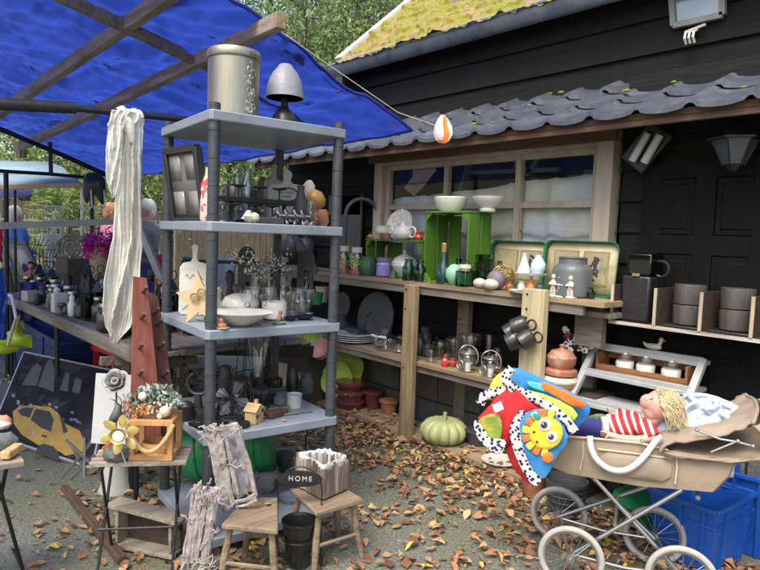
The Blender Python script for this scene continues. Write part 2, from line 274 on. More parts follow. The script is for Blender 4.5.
# upper wall boards
XG = XU-.17
uw = MB()
for i in range(3):
    z = 2.28+i*.195; uw.prism([(XU+.05, YB0, z), (XU-.03, YB0, z), (XU-.006, YB0, z+.205), (XU+.05, YB0, z+.205)], (0, 4.5-YB0, 0))
uw.box((XU+.03, (YB0+YB1)/2, 2.17), (.05, YB1-YB0, .25)); uw.prism([(XG+.02, 4.49, 2.2), (XG+3, 4.49, 2.2), (XG+3, 4.49, 5.3), (XG+2.6, 4.49, 5.05), (XG+.02, 4.49, 2.83)], (0, .04, 0)); uw.build('upper_wall', CLAD, shed, world=True)
# lower tiles (pantiles): scalloped courses
def tile_z(y, p=.25):
    u = (y/p) % 1; return -.022*abs(sin(pi*u))**.8+(.012 if u < .1 or u > .93 else 0)
tl = MB(); TP = 1.0
for c_ in range(3):
    xa, xb = XE+c_*.25, XE+c_*.25+.31; za = 2.0+c_*.125+.03; zb = za+.122
    NY = 400
    vs = []; fs = []
    for j in range(NY+1):
        y = YB0+(YB1+.1-YB0)*j/NY; dz = tile_z(y+c_*.02); jit = .003*noise.noise(V((math.floor(y/.25)*3.1, c_*5, 0)))
        vs += [V((xa+jit, y, za+dz-.022)), V((xa+jit, y, za+dz)), V((xb, y, zb+dz)), V((xb, y, zb+dz-.022))]
    for j in range(NY):
        a = j*4; fs += [(a, a+1, a+5, a+4), (a+1, a+2, a+6, a+5), (a, a+4, a+7, a+3)]
    tl.add(vs, fs)
tl.build('lower_tiles', TILE, shed, world=True, smooth=50)
db = MB()                                            # moss, twigs and leaves caught on the tiles
for _ in range(22):
    y = rnd.uniform(.3, 4.4); x = XE+rnd.choice([.02, .26, .5])+rnd.uniform(-.01, .05); db.ball((x, y, 2.03+(x-XE)*.5+.02), rnd.uniform(.006, .02), (1, 1.4, .5), 6)
db.build('roof_moss', MOSSG, shed, world=True, kind='stuff')
ev = MB(); ev.beam((XE+.05, YB0, 1.975), (XE+.05, YB1, 1.978), .03, .06); ev.add([V((XE+.03, YB0, 1.975)), V((XE+.03, YB1, 1.975)), V((XW+.2, YB1, 2.1)), V((XW+.2, YB0, 2.1))], [(0, 1, 2, 3)])
ev.build('soffit', wood('soffit_wood', (.12, .065, .045), 1, dirt=(.07, .05, .045)), shed, world=True)
q = MB(); q.box((XW-.1, (3.85+1.76)/2, 1.99), (.03, 3.85-1.76, .1)); q.build('head_board', wood('head_wood', (.13, .065, .045), 1, dirt=(.08, .055, .04)), shed, world=True, bev=.003)
# gutter: half round
gu = MB(); XG = XU-.17
def gpt(a, y): return V((XG+.075*cos(a), y, 2.86+.085*sin(a)))
N = 14; gu.grid(1, N, lambda u, v: gpt(pi+pi*v, YB0+(4.62-YB0)*u)); gu.grid(1, N, lambda u, v: gpt(pi+pi*v, YB0+(4.62-YB0)*u)*1-V((XG, 0, 2.86))*.0+V((0, 0, .004)))
gu.tube([(XG-.077, YB0, 2.862), (XG-.077, 4.62, 2.862)], .009, 6)
for y in (4.62,): gu.add([gpt(pi+pi*k/N, y) for k in range(N+1)], [tuple(range(N+1))])
go = gu.build('gutter', ZINC, shed, world=True, solid=.003)
for y in (.7, 1.75, 2.8, 3.9):
    k = MB(); k.tube([gpt(pi+pi*q/10, y)+V((-.003, 0, -.004)) for q in range(11)], .008, 6, sy=2.2); k.build('gutter_joint', ZINC, go)
# upper mossy roof
RS = .88
def roofpt(u, v):
    y = YB0+(4.5-YB0)*u; sl = 3.2*v; x = XG-.075+sl*cos(.72); z = 2.825+sl*sin(.72)
    course = (sl/.17) % 1; st = .022*(1-course); sc_ = .012*abs(sin(pi*y/.2)); ms = max(0, noise.noise(V((x*7, y*7, z*7)))+.15)*.05+.02*noise.noise(V((x*26, y*26, z*26)))+.008*noise.noise(V((x*60, y*60, z*60)))
    h = st+sc_+ms; return V((x-h*sin(.72), y, z+h*cos(.72)))
rf = MB(); rf.grid(520, 220, roofpt)
m, n, l, b = nodes('mossy_tiles'); tc = n.new('ShaderNodeTexCoord'); nz = n.new('ShaderNodeTexNoise'); nz.inputs['Scale'].default_value = 9; nz.inputs['Detail'].default_value = 12; nz.inputs['Roughness'].default_value = .8; l.new(tc.outputs['Object'], nz.inputs[0])
cr = n.new('ShaderNodeValToRGB'); e = cr.color_ramp.elements; e[0].position = .38; e[0].color = (.25, .15, .12, 1); e[1].position = .66; e[1].color = (.12, .16, .025, 1)
for p_, c_ in ((.44, (.3, .22, .15)), (.475, (.22, .18, .03)), (.55, (.21, .21, .022))): q = e.new(p_); q.color = (*c_, 1)
l.new(nz.outputs['Fac'], cr.inputs[0]); l.new(cr.outputs[0], b.inputs['Base Color']); b.inputs['Roughness'].default_value = .95
rf.build('mossy_roof', m, shed, world=True, smooth=60)
vg = MB(); vg.beam((XG+.0, 4.54, 2.9), (XG+2.5, 4.54, 2.9+2.5*.877), .1, .09); vg.build('verge_board', WHITE, shed, world=True, bev=.004)
# window --------------------------------------------------------------
def wy(px): return at(px, 150, X=XW).y
YL, YR = 3.80, 1.80; ZB, ZT = 1.08, 1.93; M1, M2 = 3.08, 2.455
wf = MB()
wf.box((XW-.03, YL-.03, 1.5), (.09, .09, 1.0)); wf.box((XW-.03, YR+.04, 1.5), (.1, .1, 1.02)); wf.box((XW-.025, (YL+YR)/2, ZB-.03), (.1, YL-YR, .08)); wf.box((XW-.025, (YL+YR)/2, ZT+.04), (.09, YL-YR-.1, .1))
wo = wf.build('window', FRAMEW, shed, world=True, bev=.004)
sf = MB()
for y0, y1 in ((YL-.075, M1), (M1, M2), (M2, YR+.09)):
    for a, b_ in ((ZB+.01, 1.60), (1.60, ZT-.01)):
        pass
sf.box((XW-.01, (YL+YR)/2, 1.60), (.035, YL-YR-.16, .04)); sf.box((XW-.012, M1, 1.5), (.045, .04, .84)); sf.box((XW-.012, M2, 1.5), (.045, .045, .84)); sf.box((XW-.011, YL-.1, 1.5), (.04, .05, .84)); sf.box((XW-.011, YR+.11, 1.5), (.04, .05, .84)); sf.box((XW-.01, (YL+YR)/2, ZT-.02), (.04, YL-YR-.16, .05))
sf.build('sash', FRAMEW, wo, world=False and True, bev=.003) if False else None
sfo = MB(); sfo.v = [WM[wo].inverted()@p for p in sf.v]; sfo.f = sf.f; sfo.mi = sf.mi; sfo.build('sash', FRAMEW, wo, bev=.003)
for a, b_ in ((YL-.1, M1), (M1, M2), (M2, YR+.1)):
    p = MB(); p.box((XW, (a+b_)/2, 1.5), (.004, abs(a-b_), .84)); p.build('pane', PANE, wo, world=True)
# inside of the window: plastic sheet with torn top edge
cu = MB(); cu.grid(120, 12, lambda u, v: V((XW+.03+.008*sin(u*60+3*noise.noise(V((u*9, 0, 0)))), YR+.05+(YL-YR-.1)*u, 1.09+v*((.70-.13*u)+.035*noise.noise(V((u*5, 2, 0)))*.6+.008*noise.noise(V((u*50, 5, 0)))))))
m = mat('grubby_sky_reflecting_sheet', (.62, .62, .56), .6, dirt=(.55, .6, .7), dscale=1.1, dlo=.48, dhi=.55)  # besides grime, the pale bluish tone paints in sky reflected by the panes
m.node_tree.nodes['Principled BSDF'].inputs['Roughness'].default_value = .6
single('plastic_sheet', 'grubby pale plastic sheet with torn top edge hanging inside the window', 'curtain', cu, m, solid=.004)
ins = MB(); ins.box((XW+.9, 2.8, 1.5), (.04, 2.2, 1.2)); ins.box((XW+.5, 3.9, 1.5), (.8, .04, 1.2)); ins.box((XW+.5, 1.7, 1.5), (.8, .04, 1.2)); ins.box((XW+.5, 2.8, 2.08), (.8, 2.2, .03)); ins.box((XW+.5, 2.8, 1.0), (.8, 2.2, .03)); ins.build('inner_wall', mat('dim_interior', (.2, .19, .18), .9, var=.3, scale=3), shed, world=True)
for (ya, za, yb, zb) in ((3.5, 1.5, 3.3, 2.05), (2.9, 1.7, 2.6, 2.05), (2.75, 1.6, 2.9, 2.05), (2.3, 1.85, 1.95, 1.85), (3.3, 1.9, 2.5, 1.88)): q = MB(); q.beam((XW+.5, ya, za), (XW+.5, yb, zb), .03, .04, up=(1, 0, 0)); q.build('inner_rail', mat('pale_inner_rail', (.5, .48, .42), .7), shed, world=True)
for (x0, y0, x1, y1) in ((585, 136, 602, 160), (590, 136, 611, 158)):
    pass
k = MB(); k.beam(at(588, 134, X=XW+.016), at(604, 158, X=XW+.016), .01, .085, up=(1, 0, 0)); single('painted_board', 'pale green board slanting behind the top right pane', 'board', k, mat('pale_green_paint', (.42, .48, .2), .6))
k = MB(); pts = [(412, 160), (432, 152), (436, 170), (424, 186), (414, 196), (404, 188), (413, 176)]; k.prism([at(x, y, X=XW+.012) for x, y in pts], (.004, 0, 0)); single('torn_cardboard', 'torn brown card with dark holes behind the left pane', 'cardboard', k, mat('brown_card', (.3, .26, .22), .8, dirt=(.04, .03, .03), dscale=20, dlo=.62, dhi=.66))
# doors on the right wall --------------------------------------------
PANEL = mat('black_door_paint', (.006, .006, .0065), .7, var=.3, scale=5, bump=.3, spec=.12)
for y0, y1, lab in ((1.62, .98, 'black panelled shed door beside the window jamb'), (.92, .28, 'black panelled shed door at the right edge')):
    d = thing('panelled_door', lab, 'door', (XW-.04, (y0+y1)/2, .3)); q = MB(); yc = (y0+y1)/2; W_ = abs(y0-y1)
    for yy in (y0-.05, yc, y1+.05): q.box((XW-.035, yy, 1.06), (.03, .1, 1.5))
    for zz in (.36, .88, 1.38, 1.77): q.box((XW-.036, yc, zz), (.026, W_-.01, .1))
    q.build('door_frame', PANEL, d, world=True, bev=.004)
    for yy in ((y0+yc)/2-.0, (y1+yc)/2):
        for za, zb in ((.41, .83), (.93, 1.33), (1.43, 1.72)):
            r = MB(); r.box((XW-.035, yy, (za+zb)/2), (.02, W_/2-.1, zb-za)); r.box((XW-.04, yy, (za+zb)/2), (.022, W_/2-.16, zb-za-.06)); r.build('door_panel', PANEL, d, world=True, bev=.008)
k = MB(); k.box((XW-.05, 1.7, 1.0), (.1, .05, 1.9))
# framed window high on the upper wall and small claw hook
fw = thing('upper_window', 'small grey framed window high on the black upper wall', 'window', at(698, 12, X=XU-.04)); P1, P2, P3, P4 = [at(x, y, X=XU-.045) for x, y in ((671, -14), (674, 26), (723, 15), (722, -22))]
q = MB()
for a, b_ in ((P1, P2), (P2, P3), (P3, P4), (P4, P1)): q.beam(a, b_, .03, .03, up=(1, 0, 0))
q.build('frame', mat('grey_frame_paint', (.22, .21, .19), .6), fw, world=True); q = MB(); q.prism([P1, P2, P3, P4], (.006, 0, 0)); q.build('pane', mat('window_reflection_glass', (.2, .26, .36), .08, var=.3, scale=3, bump=.05, spec=1, coat=1), fw, world=True)
q = MB(); c0 = at(694, 36, X=XU-.05)
for i in range(3): q.tube([c0+V((0, .03-i*.022, .03)), c0+V((-.04, .03-i*.022, .01)), c0+V((-.05, .028-i*.022, -.02)), c0+V((-.03, .026-i*.022, -.045))], .007, 6)
q.tube([c0+V((0, .05, .03)), c0+V((-.01, -.06, .045))], .008, 6); single('claw_hook', 'small white three pronged hook below the upper window', 'hook', q, WHITE)
# flood light with two tubes
fl = thing('twin_tube_light', 'black outdoor lamp with two white tubes tilted on the wall', 'lamp', at(648, 150, X=XW-.12)); q = MB(); a = at(632, 166, X=XW-.1); b_ = at(662, 128, X=XW-.1); q.beam(a, b_, .15, .04, up=(1, 0, .2)); q.build('housing', BLK, fl, world=True, bev=.01)
for dx in (-7, 5):
    q = MB(); q.tube([at(639+dx, 162+dx*.15, X=XW-.15), at(655+dx, 134+dx*.15, X=XW-.15)], .021, 10); q.build('tube', mat('milky_tube', (.4, .41, .43), .3, var=.15), fl, world=True)
# wall lantern
lc = at(735, 146, X=XW-.18); ln = thing('wall_lantern', 'black hexagonal coach lantern hanging on the dark wall', 'lantern', lc-V((0, 0, .12))); s_ = mpp(lc)
q = MB(); q.lathe([(.004, .19), (.006, .13), (.03, .115), (.045, .09), (.075, .05), (.12, .035), (.12, .025)], lc, seg=6); q.lathe([(.012, -.12), (.03, -.105), (.04, -.09), (.045, -.085)], lc, seg=6)
for k in range(6): a = 2*pi*k/6; q.tube([lc+V((.1*cos(a), .1*sin(a), .03)), lc+V((.045*cos(a), .045*sin(a), -.09))], .004, 5)
q.tube([lc+V((0, 0, .19)), lc+V((.02, 0, .25)), lc+V((.18, 0, .22))], .008, 6); q.build('frame', BLACK, ln, world=True)
q = MB(); q.lathe([(.042, -.088), (.097, .026)], lc, seg=6); q.build('glass', mat('lantern_glass', (.06, .068, .09), .15, spec=.8, var=.2, scale=10), ln, world=True)
# ============================================================ WALL SHELVING
XS = 2.93; ZS, ZM, ZP = 1.075, .545, .045; YSL, YSR = 5.0, 1.60
sh = thing('wall_shelving', 'long rough timber shelving against the black shed wall', 'shelf', (3.1, 3.3, 0))
def board(z, y0, y1, x0=XS, x1=3.3, th=.028, nb=2, nm='shelf_board', m=WD_SHELF, jag=.006):
    q = MB(); w_ = (x1-x0)/nb
    for i in range(nb):
        ny = 30; xa = x0+i*w_+.003; xb = x0+(i+1)*w_-.003; vs = []; fs = []
        for j in range(ny+1):
            y = y0+(y1-y0)*j/ny; e_ = jag*noise.noise(V((i*7, y*6, z)))*(1 if i == 0 else .3); vs += [V((xa+e_, y, z-th)), V((xa+e_, y, z)), V((xb, y, z)), V((xb, y, z-th))]
        for j in range(ny): a = j*4; fs += [(a, a+1, a+5, a+4), (a+1, a+2, a+6, a+5), (a+2, a+3, a+7, a+6), (a+3, a, a+4, a+7)]
        fs += [(0, 1, 2, 3), (ny*4+3, ny*4+2, ny*4+1, ny*4)]; q.add(vs, fs)
    return q.build(nm, m, sh, world=True, smooth=30)
board(ZS, YSR, YSL); board(ZM, 1.95, YSL); board(ZP, 1.75, YSL, x0=2.9, x1=3.2, nb=2, th=.035)
q = MB(); q.box((XS+.03, (1.7+YSL)/2, ZS-.055), (.03, YSL-1.75, .05)); q.box((XS+.03, (2+YSL)/2, ZM-.05), (.03, YSL-2.05, .04)); q.build('shelf_rail', WD_GREY, sh, world=True)
def post(px, pt, pb, wpx, X, m, base=None, name='post'):
    a = at(px, pt, X=X); z0 = 0 if base is None else base; wd = wpx*mpp(a); q = MB(); q.box((X, a.y, (a.z+z0)/2), (.05, wd, a.z-z0)); o = q.build(name, m, sh, world=True, bev=.003)
    r = MB()
    for dz in (.03, .16, a.z-z0-.5): r.lathe([(.006, 0), (.006, .004)], (X-.026, a.y+wd*.25, a.z-dz), axis=(-1, 0, 0), seg=8)
    r.build('bolt_head', BLACK, o) if False else None
    rb = MB(); rb.v = [WM[o].inverted()@p for p in r.v]; rb.f = r.f; rb.mi = r.mi; rb.build('screw', BLACK, o); return a
post(412, 285, 437, 15, XS-.03, WD_POST)
post(536, 289, 372, 26, XS-.03, wood('pale_post_wood', (.5, .42, .26), 2, dirt=(.36, .3, .2), var=.15), base=.5)
for px in (466, 594): post(px, 296, 400, 14, 3.26, WD_GREY)
q = MB(); a = at(592, 300, X=3.1); q.box((3.1, a.y, .93), (.05, .16, .23)); q.build('back_post', WD_GREY, sh, world=True)
board(ZS-.06, YSR, 1.95, x0=3.0, x1=3.3, nb=1, nm='shelf_board', m=WD_GREY)
def on(px, X=3.1, z=ZS, py=280):
    p = at(px, py, X=X); p.z = z; s = mpp(p); return p, s
def LT(name, label, cat, px, prof, m, X=3.08, z=ZS, group=None, seg=22, sx=1, sy=1, rz=0, parts=(), flute=0, nf=10, part='body', k=1.0, py=280):
    """a turned object; profile given in photo pixels (radius, height)"""
    p, s = on(px, X, z, py); s *= k; t = thing(name, label, cat, p, rz, group)
    q = MB(); q.lathe([(r*s, h*s) for r, h in prof], seg=seg, sx=sx, sy=sy, flute=flute, nf=nf); q.build(part, m, t)
    for nm, pr, mm, *c in parts: r = MB(); r.lathe([(a*s, h*s) for a, h in pr], tuple(V(c[0])*s) if c else (0, 0, 0), seg=seg); r.build(nm, mm, t)
    t['s'] = s; return t, s
LEAF = [mat('leaf_a', (.34, .155, .075), .7, var=.35, scale=20), mat('leaf_b', (.18, .09, .045), .7, var=.35, scale=20), mat('leaf_c', (.46, .3, .15), .7, var=.3, scale=20), mat('leaf_d', (.14, .06, .035), .75, var=.4, scale=20), mat('leaf_e', (.36, .21, .1), .7, var=.3, scale=20), mat('leaf_f', (.5, .4, .07), .7, var=.3, scale=20)]
MOSS2 = mat('green_felt_leaf', (.36, .48, .14), .9, var=.4, scale=30)
# jars with leafy collar
for i, px in enumerate((343, 356)):
    t, s = LT('glass_jar', ('glass jar of dried bits with leafy green collar, leftmost on the top shelf', 'glass jar with leafy green collar between its twin and the dark green vase')[i], 'jar', px, [(5, 0), (6.5, 1), (6.5, 17), (5, 20), (5, 22)], GLS, X=3.02, group='jars with leafy green collars')
    q = MB(); q.lathe([(5.3*s, .01*s), (5.8*s, 8*s)], seg=14); q.build('contents', TERRA, t); q = MB(); q.lathe([(5.4*s, 22*s), (5.6*s, 27*s)], seg=14); q.build('lid', CREAM, t)
    q = MB(); leafy(q, 60, lambda: (V((rnd.uniform(-7, 7)*s, rnd.uniform(-7, 7)*s, rnd.uniform(9, 19)*s)), 1), .016, 1); q.build('leaf_collar', MOSS2, t)
LT('green_vase', 'dark green ribbed ceramic vase beside the purple pot', 'vase', 368, [(5, 0), (7, 3), (7.5, 9), (6, 15), (6.5, 19), (5, 19)], mat('deep_green_glaze', (.05, .12, .08), .35, scale=15), X=3.02, flute=.12, nf=9)
t, s = LT('purple_pot', 'lilac felt covered pot tied near its rim', 'pot', 383, [(5, 0), (7, 2), (6.5, 12), (5, 13.5), (7.5, 19), (6, 19)], mat('lilac_felt', (.25, .2, .5), .9, var=.25, scale=20), X=3.02, flute=.1, nf=8)
q = MB(); q.ring((0, 0, 13.5*s), 5.6*s, .8*s); q.build('tie', CREAM, t)
LT('green_dome', 'little dark green dome between purple pot and glass bottles', 'ornament', 393, [(5, 0), (5, 2), (3.5, 7), (0, 9)], mat('g_dome', (.05, .1, .06), .4), X=3.0)
t, s = LT('tureen', 'round lidded pale tureen standing inside the low green crate', 'tureen', 404, [(7, 0), (13, 6), (15, 12), (14, 14)], CER, X=3.18, parts=(('lid', [(14.5, 14), (11, 19), (4, 23), (2, 24), (2.6, 27), (0, 28)], CER),))
for i, px in enumerate((408, 420)):
    LT('green_bottle', ('blue green glass bottle, left one of the close pair before the crates', 'blue green glass bottle, right one of the close pair before the crates')[i], 'bottle', px, [(5.5, 0), (6, 1), (6, 14), (4, 17), (3.8, 20), (4.6, 21), (4.4, 21.5)], GLSB, X=2.98, group='pair of glass bottles', k=1)
t, s = LT('corked_bottle', 'dark green bottle with wire and cork standing inside the tall crate', 'bottle', 443, [(6, 0), (7.5, 2), (7.5, 16), (3, 22), (2.6, 31), (3, 31.5)], mat('dark_green_bottle', (.015, .05, .045), .15, coat=.5, bump=0), X=3.0, parts=(('cork', [(2.6, 31), (3, 40), (2.2, 41)], GOLD),))
q = MB(); p, s = on(454, 3.0); q.lathe([(.0, -.02), (5*s, 1*s), (9*s, 8*s), (8.5*s, 15*s), (4*s, 20*s), (0, 21*s)], (p.x, p.y, ZS+.002), seg=24); single('green_egg', 'pale jade green egg with a dark rim line beside the corked bottle', 'egg', q, mat('jade', (.25, .5, .36), .3))
sq, s = on(465, 2.98); t = thing('square_jar', 'small square green glass jar with cream metal lid and wire bail', 'jar', sq); q = MB(); q.box((0, 0, 8*s), (15*s, 14*s, 16*s)); q.build('body', GLSG, t, bev=.006); q = MB(); q.box((0, 0, 8*s), (11*s, 10*s, 11*s)); q.build('label', mat('jar_label', (.16, .3, .12), .7, var=.3, scale=40), t)
q = MB(); q.lathe([(5*s, 16*s), (5*s, 18*s), (7*s, 18.5*s), (7*s, 22*s), (0, 22.5*s)]); q.build('lid', CREAM, t); q = MB(); q.ring((0, 0, 18*s), 8.5*s, .5*s, axis=(1, 0, 0), a0=pi*1.0, a1=2*pi); q.build('bail', BLACK, t)
sg, s = on(483, 3.08); t = thing('stacked_glasses', 'stack of faceted green tumblers behind the square jar', 'glasses', sg)
for i in range(4): q = MB(); q.lathe([(7*s, i*8*s), (8.5*s, i*8*s+8*s), (8.8*s, i*8*s+8.6*s), (7.5*s, i*8*s+8.2*s)], seg=8); q.build('tumbler', GLSG, t, smooth=0)
p, s = on(503, 3.08); q = MB()
for i in range(16):
    ax = V((rnd.gauss(0, 1), rnd.gauss(0, 1), rnd.gauss(0, 1))); q.ring(p+V((0, 0, 13*s)), 12*s*rnd.uniform(.85, 1), .0022, axis=ax, seg=22, ts=5)
single('wire_ball', 'loose gold wire ball leaning behind the stone eggs', 'ornament', q, GOLD)
STONE = mat('pale_stone', (.5, .44, .38), .6, var=.12); PURST = mat('purple_stone', (.16, .13, .17), .6, var=.12)
for px, X, rx, rz_, m_, lab in ((496, 2.99, 10, 10, PURST, 'dark purple grey stone egg, tallest of the three eggs'), (480, 2.97, 7.5, 5.2, STONE, 'cream stone egg nearest the square jar'), (491, 2.945, 9, 5.6, STONE, 'cream stone egg at the shelf edge before the dark egg')):
    p, s = on(px, X); q = MB(); q.ball(p+V((0, 0, rz_*s)), s, (rx*.8, rx, rz_)); single('stone_egg', lab, 'egg', q, m_, 'stone eggs')
# green crates
def crate(px0, px1, zbot, h, X0, dpt, label):
    y0 = at(px0, 280, X=X0).y; y1 = at(px1, 280, X=X0).y; W_ = y0-y1; c = V((X0+dpt/2, (y0+y1)/2, zbot)); t = thing('green_crate', label, 'crate', c, 0, 'green painted crates')
    th = .012
    for nm, sy in (('side_panel', -1), ('side_panel', 1)):
        q = MB()
        for k in range(2): q.box((-dpt/4+k*dpt/2, sy*(W_/2-th/2), h/2), (dpt/2-.012, th, h-.03))
        q.build(nm, CRATEG, t, bev=.002)
    for nm, z in (('end_panel', th/2), ('end_panel', h-th/2)):
        q = MB(); q.box((0, 0, z), (dpt, W_+.004, th)); q.build(nm, CRATEG, t, bev=.002)
    for k in range(2): q = MB(); q.box((dpt/2-.006, -W_/2+W_*(.2+.6*k), h/2), (th*.8, W_*.26, h-.04)); q.build('back_slat', CRATEG, t)
    g_ = .055
    for sy in (-1, 1):
        for z, dz in ((th, 1), (h-th, -1)):
            for xx in (-dpt/2+.004, dpt/2-.03): q = MB(); q.prism([(xx, sy*(W_/2-th), z), (xx, sy*(W_/2-th-g_), z), (xx, sy*(W_/2-th), z+dz*g_)], (.02, 0, 0)); q.build('corner_brace', CRATEG, t)
    return t, W_
tc_, Wc = crate(422, 466, ZS, .47, 2.975, .23, 'tall lime green wooden crate standing on end')
lc_, Wl = crate(364, 421, ZS, .275, 3.05, .2, 'low lime green wooden crate beside the tall one')
zt = ZS+.47
LT('oval_tureen', 'white oval tureen with faint pattern on the tall green crate', 'tureen', 447, [(11, 0), (12, 1.5), (16, 6), (18, 12), (18.5, 14), (17, 15), (15, 12)], CER, X=3.09, z=zt, sx=.8)
LT('footed_bowl', 'white footed bowl beside the tureen on the tall crate', 'bowl', 484, [(8, 0), (9, 2), (7, 4), (14, 9), (17.5, 14), (17.8, 15), (16, 14), (9, 8)], CER, X=3.09, z=zt, sx=.8)
zl = ZS+.275
t, s = LT('teapot', 'white lidded teapot with looped handle on the low crate', 'teapot', 401, [(6, 0), (10, 3), (11, 7), (9, 12), (5, 13.5), (2, 15), (2, 17), (0, 18)], CER, X=3.1, z=zl, part='pot')
q = MB(); q.ring((0, -13*s, 8*s), 5*s, .9*s, axis=(1, 0, 0), a0=0, a1=2*pi); q.build('handle', CER, t); q = MB(); q.tube([(0, 9*s, 5*s), (0, 14*s, 8*s), (0, 17*s, 13*s)], [2*s, 1.4*s, .9*s]); q.build('spout', CER, t)
t, s = LT('creamer', 'white creamer jug left of the teapot', 'jug', 381, [(4, 0), (6, 2), (8, 6), (7.5, 9), (8.5, 11), (7.5, 11)], CER, X=3.16, z=zl+.02, part='pot'); q = MB(); q.tube([(0, 7*s, 8*s), (0, 12*s, 11*s)], [2*s, .8*s]); q.build('spout', CER, t)
LT('terracotta_cup', 'small orange brown cup before the creamer', 'cup', 384, [(4, 0), (5.5, 3), (6, 6), (5, 6)], TERRA, X=3.07, z=zl); LT('red_figurine', 'small red figurine at the right of the teapot', 'figurine', 417, [(4, 0), (5, 3), (3, 6), (3.6, 8), (0, 10)], mat('red_glaze', (.4, .06, .04), .3), X=3.1, z=zl); LT('orange_figurine', 'tiny orange ornament at the left end of the low crate', 'figurine', 369, [(3, 0), (4, 2), (2, 4), (0, 5)], TERRA, X=3.1, z=zl)
p, s = on(399, 3.22, zl); q = MB(); q.lathe([(0, 0), (8*s, .5*s), (15*s, 2.5*s), (15.2*s, 3.2*s), (8*s, 1.4*s), (0, 1*s)], p+V((0, 0, 15*s)), axis=(-1, -.2, .25), seg=30); single('leaning_plate', 'patterned grey plate leaning on the window behind the teapot', 'plate', q, mat('patterned_plate', (.4, .4, .38), .3, var=.5, scale=60))
# trays leaning at the wall
def tray(px0, px1, py0, py1, X0, label, tilt=.06):
    a = at(px0, py1, X=X0); b_ = at(px1, py1, X=X0); h = at(px1, py0, X=X0).z-ZS; W_ = a.y-b_.y; c = V((X0, (a.y+b_.y)/2, ZS)); t = thing('serving_tray', label, 'tray', c, 0, 'vintage trays leaning on the window')
    def rr(sh_, z0, n_=8):
        r = .05; o = []
        for cx, cz, a0 in ((W_/2-sh_-r, h-sh_-r, 0), (-W_/2+sh_+r, h-sh_-r, 1), (-W_/2+sh_+r, sh_+r, 2), (W_/2-sh_-r, sh_+r, 3)):
            o += [V((z0+(cz+r*sin(a0*pi/2+pi/2*k/n_))*tilt*2, cx+r*cos(a0*pi/2+pi/2*k/n_), cz+r*sin(a0*pi/2+pi/2*k/n_))) for k in range(n_+1)]
        return o
    def ringm(o1, o2):
        q = MB(); n_ = len(o1); q.add(o1+o2, [(i, (i+1) % n_, n_+(i+1) % n_, n_+i) for i in range(n_)]); return q
    q = ringm(rr(0, -.03), rr(.012, 0)); q.build('rim', mat('tray_green', (.015, .14, .06), .35), t, solid=.004)
    q = MB(); q.add(rr(.012, 0), [tuple(range(36))]); q.build('base', mat('tray_cream', (.42, .38, .24), .45, dirt=(.3, .25, .14), dscale=5), t, solid=.002)
    for k in (-1, 1):
        q = MB(); cy = k*W_*.2; 
        for (s1, e1, m1) in ((0, .085, 0), (.012, .07, 1)):
            pass
        q.prism([V((-.004+z_*tilt*2, y_, z_)) for y_, z_ in ((cy-.08, h*.2), (cy+.08, h*.2), (cy+.08, h*.82), (cy-.08, h*.82))], (-.0015, 0, 0)); q.build('printed_panel', mat('panel_line', (.27, .22, .1), .5), t)
        q = MB(); q.prism([V((-.006+z_*tilt*2, y_, z_)) for y_, z_ in ((cy-.07, h*.23), (cy+.07, h*.23), (cy+.07, h*.79), (cy-.07, h*.79))], (-.0015, 0, 0)); q.build('printed_picture', mat('panel_fill', (.34, .3, .19), .5, dirt=(.2, .2, .12), dscale=10, dlo=.5, dhi=.6), t)
    q = MB()
    for i in range(26):
        z_ = h*.7-i*.004*h/.25; q.lathe([(.009, 0), (0, .004)], (-.009+z_*tilt*2, -W_*.2+rnd.gauss(0, .02*(1-i/40)), z_), axis=(-1, 0, 0), seg=7)
    q.build('grape_print', mat('grape_print', (.03, .03, .05), .5), t)
tray(488, 545, 242, 292, 3.24, 'cream tray with green rim half hidden by the other tray'); tray(541, 616, 242, 296, 3.2, 'large cream tray with green rim printed with dark grapes')
t, s = LT('stoneware_crock', 'big dark grey stoneware crock with shoulder at the shelf end', 'crock', 572, [(17, 0), (19, 2), (19.5, 26), (18, 30), (14, 33), (13.5, 38), (14.5, 39), (13, 40), (12.5, 34)], mat('stoneware', (.1, .115, .125), .5, var=.15, coat=.15), X=3.06)
# glass stand with two vases
p, s = on(531, 3.0); t = thing('cake_stand', 'small white two tier stand holding two pale vases', 'stand', p); q = MB(); q.lathe([(9*s, 0), (20*s, 1*s), (21*s, 3*s), (18*s, 2*s), (0, 2*s)], seg=30); q.build('lower_plate', WHITE, t)
q = MB(); q.lathe([(2*s, 2*s), (1.5*s, 17*s)]); q.build('stem', WHITE, t); q = MB(); q.lathe([(2*s, 17*s), (15*s, 18.5*s), (16*s, 20*s), (0, 19.5*s)], seg=30); q.build('upper_plate', WHITE, t)
VASEM = mat('pale_blue_glass', (.55, .68, .78), .25, var=.04, bump=0)
for dx, pr, lab in ((-7.5, [(7, 0), (6.5, 3), (3, 13), (2.4, 17), (3.6, 20), (3, 20)], 'pale blue conical vase on the left of the cake stand'), (6.5, [(4, 0), (7, 4), (7.2, 10), (4, 15), (3.4, 17), (4.2, 19), (3.5, 19)], 'pale blue round vase on the right of the cake stand')):
    q = MB(); pp = at(531+dx, 280, X=2.99); q.lathe([(r*s, h*s) for r, h in pr], (pp.x, pp.y, p.z+20.2*s)); single('pale_vase', lab, 'vase', q, VASEM, 'vases on the stand')
